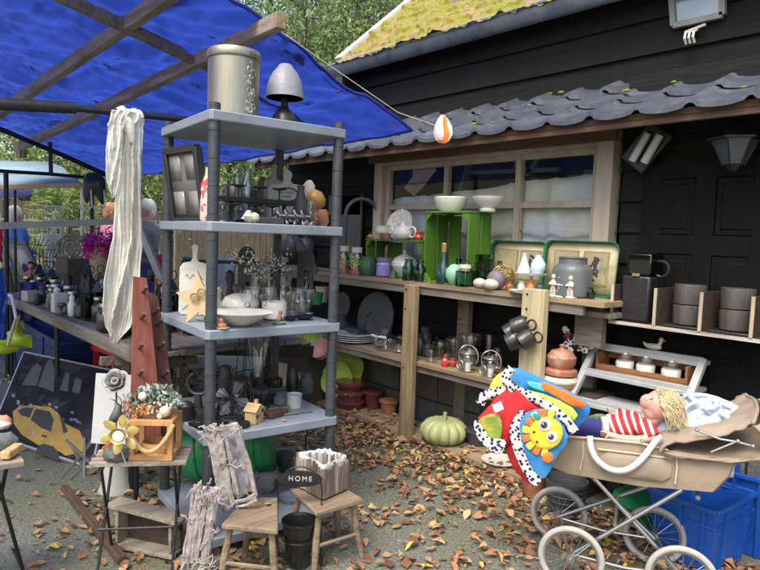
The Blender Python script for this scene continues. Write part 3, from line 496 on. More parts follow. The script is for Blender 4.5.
for dx, c_, lab in ((-9, CREAM, 'cream cup beneath the stand'), (0, mat('orange_glaze', (.6, .2, .08), .4), 'orange and white figurine beneath the stand'), (9, DGREY, 'dark little pot beneath the stand')):
    q = MB(); pp = at(531+dx, 285, X=2.97); q.lathe([(4*s, 0), (4.5*s, 4*s), (3*s, 7*s), (3.6*s, 9*s), (0, 12*s if dx == 0 else 9.5*s)], (pp.x, pp.y, p.z+3.2*s)); single('small_ornament', lab, 'ornament', q, c_)
# little figures
def cherub(px, h, lab):
    p, s = on(px, 2.97); q = MB(); q.lathe([(5*s, 0), (5*s, 1.5*s)], p)
    q.tube([p+V((0, -2*s, 1*s)), p+V((0, -1.5*s, 6*s)), p+V((0, -.5*s, 10*s))], [1.5*s, 1.9*s, 2.2*s]); q.tube([p+V((0, 2*s, 1*s)), p+V((-.5*s, 1.7*s, 6*s)), p+V((0, .5*s, 10*s))], [1.5*s, 1.9*s, 2.2*s])
    q.tube([p+V((0, 0, 8*s)), p+V((0, 0, 12*s)), p+V((0, 0, 16*s)), p+V((0, 0, 17.5*s))], [2.6*s, 2.9*s, 2.4*s, 1.2*s]); q.ball(p+V((-.3*s, 0, 19.8*s)), 2.6*s, (1, .95, 1.1), 12)
    q.tube([p+V((0, -2.5*s, 15.5*s)), p+V((-2.5*s, -4*s, 12*s)), p+V((-3.5*s, -.5*s, 12.5*s))], [1.1*s, 1*s, .8*s], 6); q.tube([p+V((0, 2.5*s, 15.5*s)), p+V((-2.5*s, 4*s, 12*s)), p+V((-3.5*s, .5*s, 12.5*s))], [1.1*s, 1*s, .8*s], 6)
    single('cherub_figurine', lab, 'figurine', q, mat('plaster', (.55, .5, .46), .7, dirt=(.35, .25, .22), dscale=40), 'plaster child figurines', remesh=.0022)
cherub(554, 22, 'small plaster child figurine, leftmost of three at the shelf edge'); cherub(560.5, 22, 'small plaster child figurine, middle of three at the shelf edge'); cherub(571, 22, 'small plaster child figurine standing apart before the crock')
def leaf_geo(mb, p, L, a, tilt=.2, curl=.25, nrm=None):
    Rz = Matrix.Rotation(a, 3, 'Z')@Matrix.Rotation(tilt, 3, (rnd.choice('XY'))); W_ = L*rnd.choice((.22, .32, .38, .46))*rnd.uniform(.8, 1.2); vs = []; k_ = curl*L
    rows = ((0, -.55, 0), (W_*.75, -.3, .3), (W_, .02, .5), (W_*.6, .33, .4), (0, .58, .25))
    pts = [(0, -.75*L, .02*L)]; vs.append(V((0, -.7*L, .0)))
    for w_, y, z in rows[1:4]: vs += [V((-w_, y*L, z*k_)), V((0, y*L, z*k_*.35)), V((w_, y*L, z*k_*rnd.uniform(.6, 1.6)))]
    vs.append(V((0, .62*L, .3*k_))); mb.add([V(p)+Rz@q for q in vs], [(0, 2, 1), (0, 3, 2), (1, 2, 5, 4), (2, 3, 6, 5), (4, 5, 8, 7), (5, 6, 9, 8), (7, 8, 10), (8, 9, 10)])
lf = MB()
for px in (356, 392, 430, 476, 506, 512, 545, 575): p, s = on(px, 2.95+rnd.random()*.05, ZS+.004); lf.cur = rnd.choice((0, 2, 4)); leaf_geo(lf, p, .03, rnd.random()*6)
tag(lf.build('shelf_leaves', LEAF, None, kind='stuff'), 'few fallen orange leaves lying along the top wall shelf', 'leaves')
# ---- middle shelf
def M_(px, X=3.08, py=345): return on(px, X, ZM, py)
p, s = M_(354, 3.06); t = thing('plate_stack', 'stack of white and pale blue plates on the middle shelf', 'plates', p)
for i in range(4): q = MB(); q.lathe([(12*s, i*2*s), (21*s, (i*2+2.6)*s), (21*s, (i*2+3.2)*s), (12*s, (i*2+1)*s), (0, (i*2+1)*s)], seg=36); q.build('plate', CER if i != 2 else mat('pale_blue_glaze', (.42, .55, .62), .2), t)
p, s = M_(346, 3.22, 310); q = MB(); q.lathe([(0, 0), (8*s, 1*s), (12*s, 6*s), (12.5*s, 7*s)], p+V((0, .0, 20*s+10*s)), axis=(-1, -.1, .1), seg=28); single('dark_bowl', 'dark grey dish leaning behind the plate stack', 'bowl', q, DGREY)
p, s = M_(380, 3.24, 310); q = MB(); q.lathe([(23*s, 0), (25*s, 1*s), (25*s, 3*s), (22*s, 3.5*s), (0, 4.5*s)], p+V((-.03, 0, 25*s)), axis=(-1, -.05, .18), seg=36); q.tube([p+V((-.075, -4*s, 20*s)), p+V((-.11, -.0, 25*s)), p+V((-.075, 4*s, 30*s))], .006); single('pan_lid', 'large dark metal lid leaning on the shed wall', 'lid', q, mat('dull_pewter', (.09, .09, .09), .5, .5))
p, s = M_(352, 3.16, 335); q = MB(); q.box(p+V((0, 0, 6*s)), (.16, 40*s, 10*s)); q.box(p+V((0, 0, 11*s)), (.18, 43*s, 2*s)); single('roasting_tin', 'dark enamel tin behind the plate stack', 'tin', q, DGREY, bev=.006)
t, s = LT('bow_jar', 'round glass jar tied with a white bow on the middle shelf', 'jar', 385, [(7, 0), (11, 3), (12, 9), (9, 15), (6, 18), (6, 22), (7, 23)], GLS, X=3.02, z=ZM, py=345)
q = MB()
for a in range(9): an = a*.7; q.pillow([V((-9*s, 0, 15*s))+V((-abs(cos(an))*3*s, x_*s*12*sin(an)-(z_)*s*2, z_*s*8*cos(an*1.3))) for x_, z_ in ((0, -.15), (1, -.2), (1.05, .2), (0, .15))], (-1, 0, 0), .003, 3)
q.build('bow', WHITE, t)
for px, hh, lab in ((420, 22, 'dark bottle shaped vase left of the clear jars, taller'), (428, 17, 'short dark vase left of the clear jars')): LT('dark_vase', lab, 'vase', px, [(4, 0), (6, 2), (6, hh*.6), (3, hh*.8), (3.5, hh)], mat('dk_vase', (.03, .035, .04), .3), X=3.12, z=ZM, py=345)
for px, X, r_, h_, lab in ((431, 3.0, 6, 13, 'small clear tumbler nearest the front post'), (440, 3.14, 9, 18, 'round clear bowl behind the tumblers'), (447, 3.02, 5, 12, 'small clear tumbler by the santa figure'), (470, 3.18, 13, 30, 'wide clear glass jar behind the lantern jars'), (453, 3.2, 9, 22, 'clear glass tankard at the back of the middle shelf')):
    LT('clear_glass', lab, 'glass', px, [(r_*.8, 0), (r_, 2), (r_, h_*.85), (r_*.92, h_), (r_*.85, h_), (r_*.85, 2)], GLS, X=X, z=ZM, py=355, group='clear glassware on the middle shelf')
LT('tube_vase', 'tall thin clear tube vase rising behind the lantern jars', 'vase', 488, [(6, 0), (6, 1.5), (2.8, 4), (2.8, 36), (3.4, 37)], GLS, X=3.1, z=ZM, py=355)
p, s = M_(445, 2.97, 360); t = thing('santa_figure', 'tiny red and white santa like figure at the shelf edge', 'figurine', p); q = MB(); q.lathe([(3*s, 0), (3.4*s, 4*s), (2*s, 6*s)]); q.build('coat', RED, t); q = MB(); q.ball((0, 0, 7.5*s), 2.2*s); q.build('beard', WHITE, t); q = MB(); q.lathe([(2.3*s, 8.5*s), (0, 13*s)]); q.build('hat', RED, t)
for i, px in enumerate((468, 491)):
    t, s = LT('lantern_jar', ('glass jar lantern with wire bail, left one by the shelf edge', 'glass jar lantern with curled wire bail and red berries')[i], 'jar', px, [(7, 0), (9, 1.5), (9, 15), (6.5, 18), (7, 21), (7.4, 22)], GLS, X=2.99, z=ZM, group='glass jar lanterns', py=365)
    q = MB(); q.lathe([(7.5*s, 18*s), (7.5*s, 20*s)]); q.ring((0, 0, 19*s), 8*s, .5*s); q.ring((0, 0, 16*s), 11*s, .6*s, axis=(1, .2, 0), a0=pi*(.8), a1=pi*2.2); q.ring((-9*s, 3*s, 8*s), 4*s, .5*s, axis=(1, 0, 0)); q.build('wire_bail', STEEL, t)
    q = MB(); q.lathe([(3*s, .5*s), (3*s, 9*s)]); q.build('candle', CER, t)
p, s = M_(507, 3.05, 362); q = MB(); q.lathe([(10*s, 0), (15*s, 3*s), (15.5*s, 4*s), (10*s, 1.5*s), (0, 1.5*s)], p); single('flat_basket', 'flat woven straw basket at the right of the middle shelf', 'basket', q, mat('straw', (.35, .22, .1), .8, var=.4, scale=50))
# hanging clogs / dark shoes on the pale post
p = at(527, 325, X=2.86); s = mpp(p); t = thing('hanging_mug_bunch', 'bunch of black and white speckled mugs hanging on the pale post', 'mugs', p)
for k, (dx, dy) in enumerate(((-10, 3), (1, -3), (10, 8), (-2, 12))):
    q = MB(); c = V((-.0-.01*k, -dx*s, -dy*s)); q.lathe([(7*s, 0), (9*s, 3*s), (9*s, 15*s), (8*s, 15*s), (7*s, 3*s)], c, axis=(-.5, .8 if k % 2 else .5, -.5)); q.ring(c+V((0, -6*s, -2*s)), 5*s, 1*s, axis=(1, 0, 0)); q.build('mug', mat('speckled_black', (.025, .025, .028), .3, dirt=(.5, .5, .48), dscale=26, dlo=.64, dhi=.67), t)
for px, X, r_, h_, m_, lab in ((341, 3.12, 8, 22, DGREY, 'grey enamel pot behind the plate stack'), (369, 3.2, 7, 26, BLK, 'black bottle before the dark lid'), (376, 3.05, 5, 15, GLS, 'small clear vase left of the bow jar'), (398, 3.05, 7, 17, GLS, 'clear round vase right of the bow jar'), (425, 3.22, 8, 26, DGREY, 'dark grey flask at the wall behind the dark vases'), (460, 3.08, 6, 15, GLS, 'small clear tumbler left of the lantern jars'), (478, 3.2, 9, 26, GLSD, 'smoky wide jar behind the tube vase'), (497, 3.2, 7, 22, GLS, 'clear jar at the right end of the middle shelf'), (453, 3.02, 4, 8, mat('red_glaze', (.4, .06, .04), .3), 'tiny red cup at the middle shelf edge'), (436, 3.2, 10, 20, GLSD, 'smoky bowl at the back of the middle shelf')): LT('shelf_vessel', lab, 'vessel', px, [(r_*.7, 0), (r_, 3), (r_, h_*.6), (r_*.5, h_*.8), (r_*.6, h_)], m_, X=X, z=ZM, py=352)
for px, r_, h_, m_, lab in ((388, 9, 14, TERRA, 'clay pot on the ground board left of the front post'), (372, 10, 18, DRED, 'dark red pot right of the red pot stack'), (478, 12, 16, DGREY, 'dark grey pot in the shade right of the pumpkin'), (494, 9, 20, BLK, 'black pot in the shade under the middle shelf')): LT('plant_pot', lab, 'pot', px, [(r_*.7, 0), (r_, h_*.85), (r_*1.1, h_*.85), (r_*1.1, h_), (r_*.95, h_)], m_, X=3.14, z=ZP, py=425)
for px, X, r_, h_, m_, lab in ((430, 3.2, 5, 22, GLS, 'clear bottle behind the two green bottles'), (499, 3.22, 5, 26, GLSG, 'green bottle behind the dark stone egg'), (378, 3.2, 6, 18, CER, 'small white vase inside the low green crate'), (458, 3.2, 6, 24, GLSD, 'smoky bottle inside the tall green crate'), (510, 3.05, 4, 8, TERRA, 'tiny clay cup left of the cake stand'), (592, 3.05, 4, 12, GLSB, 'slim green glass at the right of the crock')): LT('top_shelf_vessel', lab, 'vessel', px, [(r_*.8, 0), (r_, 2), (r_, h_*.6), (r_*.45, h_*.8), (r_*.5, h_)], m_, X=X)
# ---- lower shelf
for i, (px, X, r_, lab) in enumerate(((346, 3.1, 20, 'large lime green plate leaning at the lower shelf'), (338, 3.02, 17, 'lime green leaf plate leaning left of the red pots'))):
    p, s = on(px, X, ZP, 390); q = MB(); q.lathe([(0, 0), (r_*.6*s, 1*s), (r_*s, 4*s), (r_*s, 5*s), (r_*.6*s, 2*s)], p+V((0, 0, (r_+12-i*6)*s)), axis=(-1, -.4, .3), seg=26, flute=.08, nf=7); single('green_plate', lab, 'plate', q, LGREEN, 'lime green plates')
p, s = on(350, 3.0, ZP, 400); t = thing('red_pot_stack', 'stack of dark red glazed plant pots on the lower shelf', 'pots', p)
for i in range(3): q = MB(); q.lathe([(11*s, i*9*s), (14*s, (i*9+6)*s), (15*s, (i*9+6)*s), (15*s, (i*9+9)*s), (13*s, (i*9+9)*s)], seg=28); q.build('pot', DRED if i != 1 else mat('red_pattern_glaze', (.16, .04, .04), .4, dirt=(.5, .45, .42), dscale=40, dlo=.58, dhi=.62), t)
# pumpkin
p = at(443, 443, X=3.0); p.z = .03; s = mpp(p); t = thing('pumpkin', 'pale green ribbed pumpkin on the ground board below the shelves', 'pumpkin', p); q = MB(); vs = []; R_ = 24*s; H_ = 13.5*s
def pk(u, v):
    a = 2*pi*u; b_ = pi*v; f = (.86+.14*abs(sin(a*6))**.6); return V((R_*f*abs(sin(b_))**.8*cos(a), R_*f*abs(sin(b_))**.8*sin(a), H_-H_*cos(b_)*(1-.25*math.exp(-(sin(b_)/.35)**2))))
q.grid(96, 20, pk); q.build('body', mat('pumpkin_skin', (.37, .42, .2), .5, var=.18, scale=10), t); q = MB(); q.tube([(0, 0, 1.6*H_), (.006, 0, 2*H_), (.02, .01, 2.3*H_)], [.016, .011, .014]); q.build('stem', STOOLM if 'STOOLM' in globals() else mat('stalk', (.3, .27, .13), .8), t)
p = at(500, 462, Z=.05); q = MB(); q.lathe([(.06, 0), (.11, .012), (.112, .016), (.06, .005), (0, .005)], p); single('white_plate', 'white plate on the ground board beneath the playmat', 'plate', q, CER)
# ---- terracotta pots, fabric, ladder shelf, right wall shelf
p = at(560, 383, X=3.0); p.z = .55
bx = MB(); bx.box((3.12, p.y-.0, .275), (.3, .36, .55)); single('dark_cabinet', 'dark low cabinet carrying the terracotta pots', 'cabinet', bx, WD_DARK)
p.z = .55; s = mpp(p); t = thing('terracotta_pot_stack', 'stacked lidded terracotta pots with lace trim beside the white frame', 'pots', p)
for nm, pr, m_ in (('lower_pot', [(11, 0), (15, 6), (16, 12), (14, 16)], TERRA), ('lace_trim', [(16.2, 11), (16.8, 13), (15, 17)], CREAM), ('middle_pot', [(13, 17), (16, 19), (16, 23), (13, 25)], TERRA), ('upper_pot', [(11, 25), (14, 30), (14.5, 36), (10, 42), (3, 44), (2, 45), (3, 48), (0, 49)], TERRA)):
    q = MB(); q.lathe([(r*s, h*s) for r, h in pr], seg=26); q.build(nm, m_, t)
# white ladder shelf (leaning)
A, B, C_, D = at(597, 344, X=3.22), at(704, 360, X=3.22), at(571, 398, X=2.98), at(672, 420, X=2.98)
t = thing('ladder_shelf', 'white slanting ladder shelf frame against the dark wall', 'shelf', (3.1, 1.5, 0)); 
la = (C_-A); lb = (D-B); A2 = A+la*2.0; B2 = B+(C_-A)*2.0
for a, b_ in ((A, A2), (B, B2)): q = MB(); q.beam(a, b_, .03, .035, up=(0, 1, 0)); q.build('side_rail', mat('aged_white', (.33, .35, .36), .6, dirt=(.3, .3, .3)), t, world=True, bev=.003)
SH = []
for f, dd in ((0.02, .14), (.5, .2), (1.0, .26), (1.6, .32)):
    a = A+(C_-A)*f; b_ = B+(C_-A)*f; q = MB(); q.box(((a.x+b_.x)/2+dd/2-.02, (a.y+b_.y)/2, a.z-.01), (dd, abs(a.y-b_.y), .02)); q.beam(a, b_, .022, .035); q.build('shelf', mat('aged_white', (.6, .6, .58), .6), t, world=True, bev=.002); SH.append(a)
p = at(653, 351, X=3.27); p.z = A.z+.008; s = mpp(p); t = thing('white_duck', 'small white china duck on top of the ladder shelf', 'duck', p); q = MB(); q.ball((0, 0, 3.5*s), 4*s, (.8, 2.2, .85)); q.tube([(0, -4*s, 4*s), (0, -7*s, 8*s), (0, -7.5*s, 11*s)], [2.6*s, 1.8*s, 2.2*s]); q.ball((0, -7.5*s, 11.5*s), 2.5*s); q.tube([(0, 7*s, 4*s), (0, 11*s, 7*s)], [2.4*s, .6*s]); q.build('body', CER, t, remesh=.003)
q = MB(); q.tube([(0, -9.5*s, 11.2*s), (0, -12.5*s, 10.6*s)], [1.1*s, .4*s]); q.build('beak', ORG, t)
a = A+(C_-A)*.5; yA = at(600, 375, X=3.2).y; yB = at(690, 375, X=3.2).y; t = thing('spice_rack', 'low brown wooden rack holding three white pots', 'rack', (3.22, (yA+yB)/2, a.z+.012)); q = MB(); W_ = yA-yB
q.box((0, 0, .006), (.13, W_, .012)); q.box((.06, 0, .07), (.01, W_, .035)); q.box((-.062, 0, .022), (.01, W_, .02)); q.box((0, W_/2, .05), (.13, .012, .09)); q.box((0, -W_/2, .05), (.13, .012, .09)); q.build('tray', wood('rack_wood', (.25, .11, .05), 1), t)
for k, px in enumerate((622, 643, 669)):
    pp = at(px, 380, X=3.18); tt = thing('ribbed_pot', ('white scalloped pot with glass dome, left one in the brown rack', 'white scalloped pot with glass dome, middle one in the brown rack', 'white scalloped pot with glass dome, right one in the brown rack')[k], 'pot', (3.2, pp.y, a.z+.026), 0, 'white pots in the rack'); q = MB(); q.lathe([(.038, 0), (.044, .004), (.046, .04), (.043, .05), (.038, .05)], seg=32, flute=.06, nf=12); q.build('pot', CER, tt); q = MB(); q.lathe([(.04, .05), (.04, .085), (.034, .095), (0, .097)], seg=20); q.build('glass_dome', GLS, tt)
q = MB(); pl = MB(); q.cur = 0
for k in range(26):
    px = rnd.uniform(566, 592); py = rnd.uniform(330, 352); pp = at(px, py, X=3.12); q.cur = rnd.choice((0, 0, 1, 2)); q.pillow([pp+V((rnd.uniform(-.01, .01), .03*cos(a_+k), .03*sin(a_+k)))*1 for a_ in (0, 1.3, 2.5, 3.8, 5)], (-1, rnd.uniform(-1, 1), rnd.uniform(-.5, 1)), .008, 3)
tag(q.build('bunting_bundle', [SPOT, mat('dark_red_fabric', (.35, .02, .04), .9), BLK], None), 'bundle of black, white and red patterned cloth above the terracotta pots', 'cloth')
# right wall shelf with dividers
rs = thing('divided_shelf', 'narrow wall shelf with wooden dividers on the dark wall', 'shelf', (3.2, 1.2, .95)); XR = 3.08
a = at(609, 320, X=XR); b_ = at(775, 345, X=XR); zr = (a.z+b_.z)/2+.0
q = MB(); q.box((XR+.12, (a.y+b_.y)/2, zr), (.24, a.y-b_.y, .016)); q.build('shelf', WD_DARK, rs, world=True); q = MB(); q.box((XR-.003, (a.y+b_.y)/2, zr), (.006, a.y-b_.y, .017)); q.build('edging', wood('edge_wood', (.4, .36, .33), 1), rs, world=True)
for px in (611, 654, 700, 752):
    pp = at(px, 322, X=XR); q = MB(); q.box((XR+.1, pp.y, zr+.1), (.2, .014, .19)); q.build('divider', WD_DARK, rs, world=True); q = MB(); q.box((XR-.003, pp.y, zr+.1), (.006, .015, .19)); q.build('edging', wood('edge_wood2', (.42, .33, .26), 2), rs, world=True)
p = at(640, 325, X=3.2); p.z = zr+.008; t = thing('coffee_maker', 'dark coffee maker with glass top in the left shelf bay', 'machine', p); q = MB(); q.box((0, .0, .12), (.16, .15, .24)); q.build('body', BLK, t, bev=.012); q = MB(); q.box((-.01, -.01, .3), (.14, .13, .11)); q.build('glass_top', GLSD, t, bev=.008); q = MB(); q.box((-.082, 0, .245), (.006, .04, .015)); q.build('badge', GOLD, t); q = MB(); q.ring((0, -.09, .28), .04, .007, axis=(1, 0, 0)); q.build('handle', BLK, t)
for i, px in enumerate((688, 736)):
    p = at(px, 325, X=3.2); p.z = zr+.008; t = thing('grey_canister_pair', ('two stacked dark grey ribbed tubs in the middle shelf bay', 'two stacked dark grey ribbed tubs in the right shelf bay')[i], 'tubs', p, 0, 'stacked grey tubs')
    q = MB(); q.box((0, 0, .006), (.2, .18, .012)); q.build('tray', BLK, t, bev=.003)
    for k in range(2): q = MB(); z = .014+k*.1; q.lathe([(.062, z), (.07, z+.004), (.073, z+.09), (.07, z+.098), (.06, z+.098)], seg=32, flute=.012, nf=32); q.build('tub', wood('tub_grey', (.07, .065, .06), 2, rough=.4), t)
# ============================================================ GREY RACK
RO = V((1.172, 2.356, .0377)); RA = -.0995; RW, RD, RT = .583, .592, .4405
rack = thing('shelving_rack', 'grey plastic five tier shelving rack full of bric-a-brac', 'shelving', RO, RA)
for k in range(5):
    q = MB(); z = k*RT
    q.prism([(x, y, z) for x, y in ((-.03, -.015), (-.015, -.03), (RW+.015, -.03), (RW+.03, -.015), (RW+.03, RD+.015), (RW+.015, RD+.03), (-.015, RD+.03), (-.03, RD+.015))], (0, 0, .042)); o = q.build('shelf', GREYPL, rack, bev=.005)
    r = MB()
    for i in range(1, 12): r.box((RW*i/12, RD/2, z+.0425), (.006, RD*.9, .003))
    r.build('rib', GREYPL, o)
for i, (x, y) in enumerate(((.0, .0), (RW, 0), (0, RD), (RW, RD))):
    q = MB(); pr = []; z = 0
    while z < 4*RT+.005: pr += [(.0235, z), (.0235, z+.1065), (.0215, z+.107), (.0215, z+.1095)]; z += .11
    q.lathe(pr, (x, y, -.035), seg=20); q.build('pole', POLEPL, rack, smooth=30)
def RK(px, v, k, py=None):
    z = RO.z+k*RT+.0445
    p = at(px, 285, Y=RO.y+v*RD-.05); 
    for _ in range(3):
        pjy = 285+FPX*-((V((p.x, p.y, z))-EYE).dot(_U))/((V((p.x, p.y, z))-EYE).dot(_F)); p = at(px, pjy, Y=RO.y+v*RD-.05)
    p.z = z; return p, mpp(p)
def RL(name, label, cat, px, prof, m, k, v=.35, group=None, seg=24, parts=(), part='body', rz=0, flute=0, nf=10, sx=1, sy=1):
    p, s = RK(px, v, k); t = thing(name, label, cat, p, rz, group); q = MB(); q.lathe([(r*s, h*s) for r, h in prof], seg=seg, flute=flute, nf=nf, sx=sx, sy=sy); q.build(part, m, t)
    for nm, pr, mm in parts: r = MB(); r.lathe([(a*s, h*s) for a, h in pr], seg=seg); r.build(nm, mm, t)
    return t, s
# top tier
t, s = RL('metal_tin', 'tall brushed metal storage tin with embossed scrolls on the rack top', 'tin', 233, [(25, 0), (25, 1), (25.2, 55.5), (24.4, 56), (24.4, 56.8), (26, 57.2), (26.3, 57.8), (26.3, 63), (25, 65.4), (23, 66), (0, 66.5)], mat('brushed_tin', (.34, .33, .28), .42, .75, .12, 30, .1, stretch=(6, 6, .4), dirt=(.25, .24, .2), dscale=4), 4, .3, seg=48)
q = MB()
for k in range(46):
    a = -1.35+rnd.gauss(0, .11); h = rnd.uniform(5, 52)*s; c = V((25*s*cos(a), 25*s*sin(a), h)); nrm = V((cos(a), sin(a), 0)); q.ring(c, rnd.uniform(.004, .012), .0013, axis=nrm, seg=10, ts=4, a0=rnd.random()*6, a1=rnd.random()*6+4)
q.build('embossing', mat('emboss', (.68, .66, .6), .35, .6), t)
t, s = RL('table_lamp', 'small black lamp with frosted bell shade on the rack top', 'lamp', 284, [(13, 0), (14, 2), (12, 10), (8, 16), (5, 18), (3.4, 22), (3.2, 38)], BLK, 4, .3, part='base', parts=(('shade', [(19, 29), (18.3, 36), (16, 46), (12, 54), (8.5, 58), (6.5, 61), (5, 62), (6, 59), (11, 53), (17, 40), (18.5, 29)], SPOUT),))
# second tier (z ~1.4)
def framebox(a, b_, c, th, wd, name, label, cat, m, m2, cols=2, rows=2):  # a bottom-near, b_ bottom-far, c up vector
    t = thing(name, label, cat, (a+b_)/2); u = b_-a; n_ = u.cross(c).normalized()
    q = MB(); 
    for p1, p2 in ((a, b_), (a+c, b_+c)): q.beam(p1, p2, th, wd, up=c)
    for p1, p2 in ((a, a+c), (b_, b_+c)): q.beam(p1, p2, th, wd, up=u)
    q.build('frame', m, t, world=True, bev=.003); q = MB()
    for i in range(cols):
        for j in range(rows):
            o = a+u*((i+.5)/cols)+c*((j+.5)/rows); q.add([o+u*(.33/cols)*x+c*(.33/rows)*y for x, y in ((-1, -1), (1, -1), (1, 1), (-1, 1))], [(0, 1, 2, 3)])
    q.build('panes', m2, t, world=True, solid=.012); q = MB(); q.add([a, b_, b_+c, a+c], [(0, 1, 2, 3)]); q.build('backing', mat('frame_grey', (.12, .12, .12), .5), t, world=True, solid=.006); return t
z2 = RO.z+3*RT+.045
a = at(176, 222, Y=2.78); a.z = z2; b_ = at(206, 224, Y=2.52); b_.z = z2; c = at(166, 152, Y=2.80)-at(176, 222, Y=2.78); c = V((c.x*.9, c.y, at(170, 152, Y=2.8).z-z2))
framebox(b_, a, c, .035, .03, 'cabinet_door', 'black four pane cabinet door leaning at the rack corner', 'door', BLK, mat('pane_grey', (.22, .22, .22), .3))
t, s = RL('wrapped_bottle', 'bottle wrapped in red and white floral paper', 'bottle', 208, [(7, 0), (8, 2), (8, 36), (5, 42), (3.5, 46), (3, 53)], mat('floral_paper', (.62, .56, .5), .6, dirt=(.5, .04, .05), dscale=14, dlo=.5, dhi=.54), 3, .35)
p, s = RK(258, .3, 3); t = thing('tealight_stand', 'black two level tealight stand with small dishes', 'candle holder', p); q = MB(); q.box((0, 0, 22*s), (78*s, .07, 5*s)); q.box((12*s, .02, 1.5*s), (60*s, .08, 3*s))
for x in (-30*s, 30*s): q.box((x, 0, 11*s), (.01, .02, 20*s))
q.build('rail', BLACK, t, bev=.002)
for k, (x, z, y) in enumerate(((-22, 25, 0), (1, 25, 0), (24, 25, 0), (-31, 6, -.03), (-8, 7, -.03), (12, 7, -.03))):
    q = MB(); q.lathe([(.8*s, 0), (.8*s, 9*s), (3*s, 9.5*s), (7.5*s, 10.5*s), (7.6*s, 11.5*s), (6*s, 11*s), (0, 10.5*s)], (x*s, y, z*s)); q.build('dish', BLACK, t)
p, s = RK(251, .12, 3); q = MB(); q.ball(p+V((0, 0, 5*s)), 8*s, (1.2, .7, .65), 14, nz=.5, ns=2); q.ball(p+V((-3*s, 0, 9*s)), 3.5*s, (1, 1, 1), 10); single('sleeping_figurine', 'little grey and white curled animal figurine before the tealight stand', 'figurine', q, CREAM)
p, s = RK(244, .2, 3); q = MB(); q.box(p+V((28*s, 0, 3*s)), (30*s, .06, 6*s)); single('pewter_box', 'low dark grey box beside the horse figures', 'box', q, DGREY, bev=.003)
def boardthing(px0, px1, py0, py1, v, k, label, m, handle=True, lean=.1, mark=None, py_s=None):
    p, s = RK((px0+px1)/2, v, k); W_ = (px1-px0)*s; top = py0; base = py1; H_ = (base-top)*s; t = thing('cutting_board', label, 'cutting board', p, 0); r = .015
    xr = RH; hh = H_*(.74 if handle else 1)
    def P(x, z): return xr*x+V((0, 0, z))+FH*(z*lean)
    o = [P(x, z) for x, z in ((-W_/2+r, 0), (W_/2-r, 0), (W_/2, r), (W_/2, hh-2*r), (W_/2-r, hh-r/2), (W_*.13, hh))]
    if handle: o += [P(W_*.075, hh+.25*(H_-hh))]+[P(W_*.115*cos(a_), H_-W_*.16+W_*.13*sin(a_)) for a_ in (-.6, 0, .5, 1, pi/2, 2.1, 2.6, pi, 3.7)]+[P(-W_*.075, hh+.25*(H_-hh))]
    o += [P(x, z) for x, z in ((-W_*.13, hh), (-W_/2+r, hh-r/2), (-W_/2, hh-2*r), (-W_/2, r))]
    q = MB(); q.prism(o, FH*.014); q.build('board', m, t, bev=.003)
    if mark: mark(t, P, W_, hh)
    return t
BRDW = wood('limed_board', (.5, .48, .45), 2, var=.12, bump=.2)
INK = mat('dark_ink', (.03, .03, .03), .7)
def wreath(t, P, W_, hh):
    q = MB(); c = P(0, hh*.74)-FH*.004
    for k in range(26):
        a = -2.3+k*.185; q.pillow([c+(RH*(cos(a)*W_*.3+x_)+V((0, 0, sin(a)*W_*.17+z_))) for x_, z_ in ((-.006, -.002), (.0, -.006), (.007, .001), (0, .006))], -FH, .0015, 2)
    q.build('printed_wreath', INK, t)
    for dz, w_ in ((.01, .2), (-.01, .12)):
        q = MB(); q.tube([c+RH*(W_*w_*x)+V((0, 0, dz+.004*sin(x*14))) for x in [i/10-1 for i in range(21)]], .0012, 4); q.build('printed_line', INK, t)
boardthing(266, 305, 165, 222, .8, 3, 'pale grey cutting board with printed leaf wreath, in front', BRDW, mark=wreath)
boardthing(260, 285, 160, 222, .95, 3, 'pale grey cutting board standing behind the wreath board', wood('limed_board2', (.34, .32, .3), 2), lean=.05)
boardthing(256, 262, 176, 224, .7, 3, 'thin dark board edge left of the wreath board', BLK, handle=False)
boardthing(300, 312, 178, 226, .9, 3, 'grey narrow board at the right of the wreath board', wood('limed_board2', (.3, .29, .28), 2), handle=False, lean=.35)
for px, h, lab in ((236, 48, 'tall clear glass vase with swirls behind the tealight stand'), (226, 38, 'clear glass bottle at the left of the second tier'), (246, 54, 'tall blue clear glass vase behind the others')): RL('clear_vase', lab, 'vase', px, [(5, 0), (7, 3), (7, h*.7), (4, h*.85), (5, h)], glassmat('bluish_glass', (.6, .68, .8), .3, .08), 3, .75)
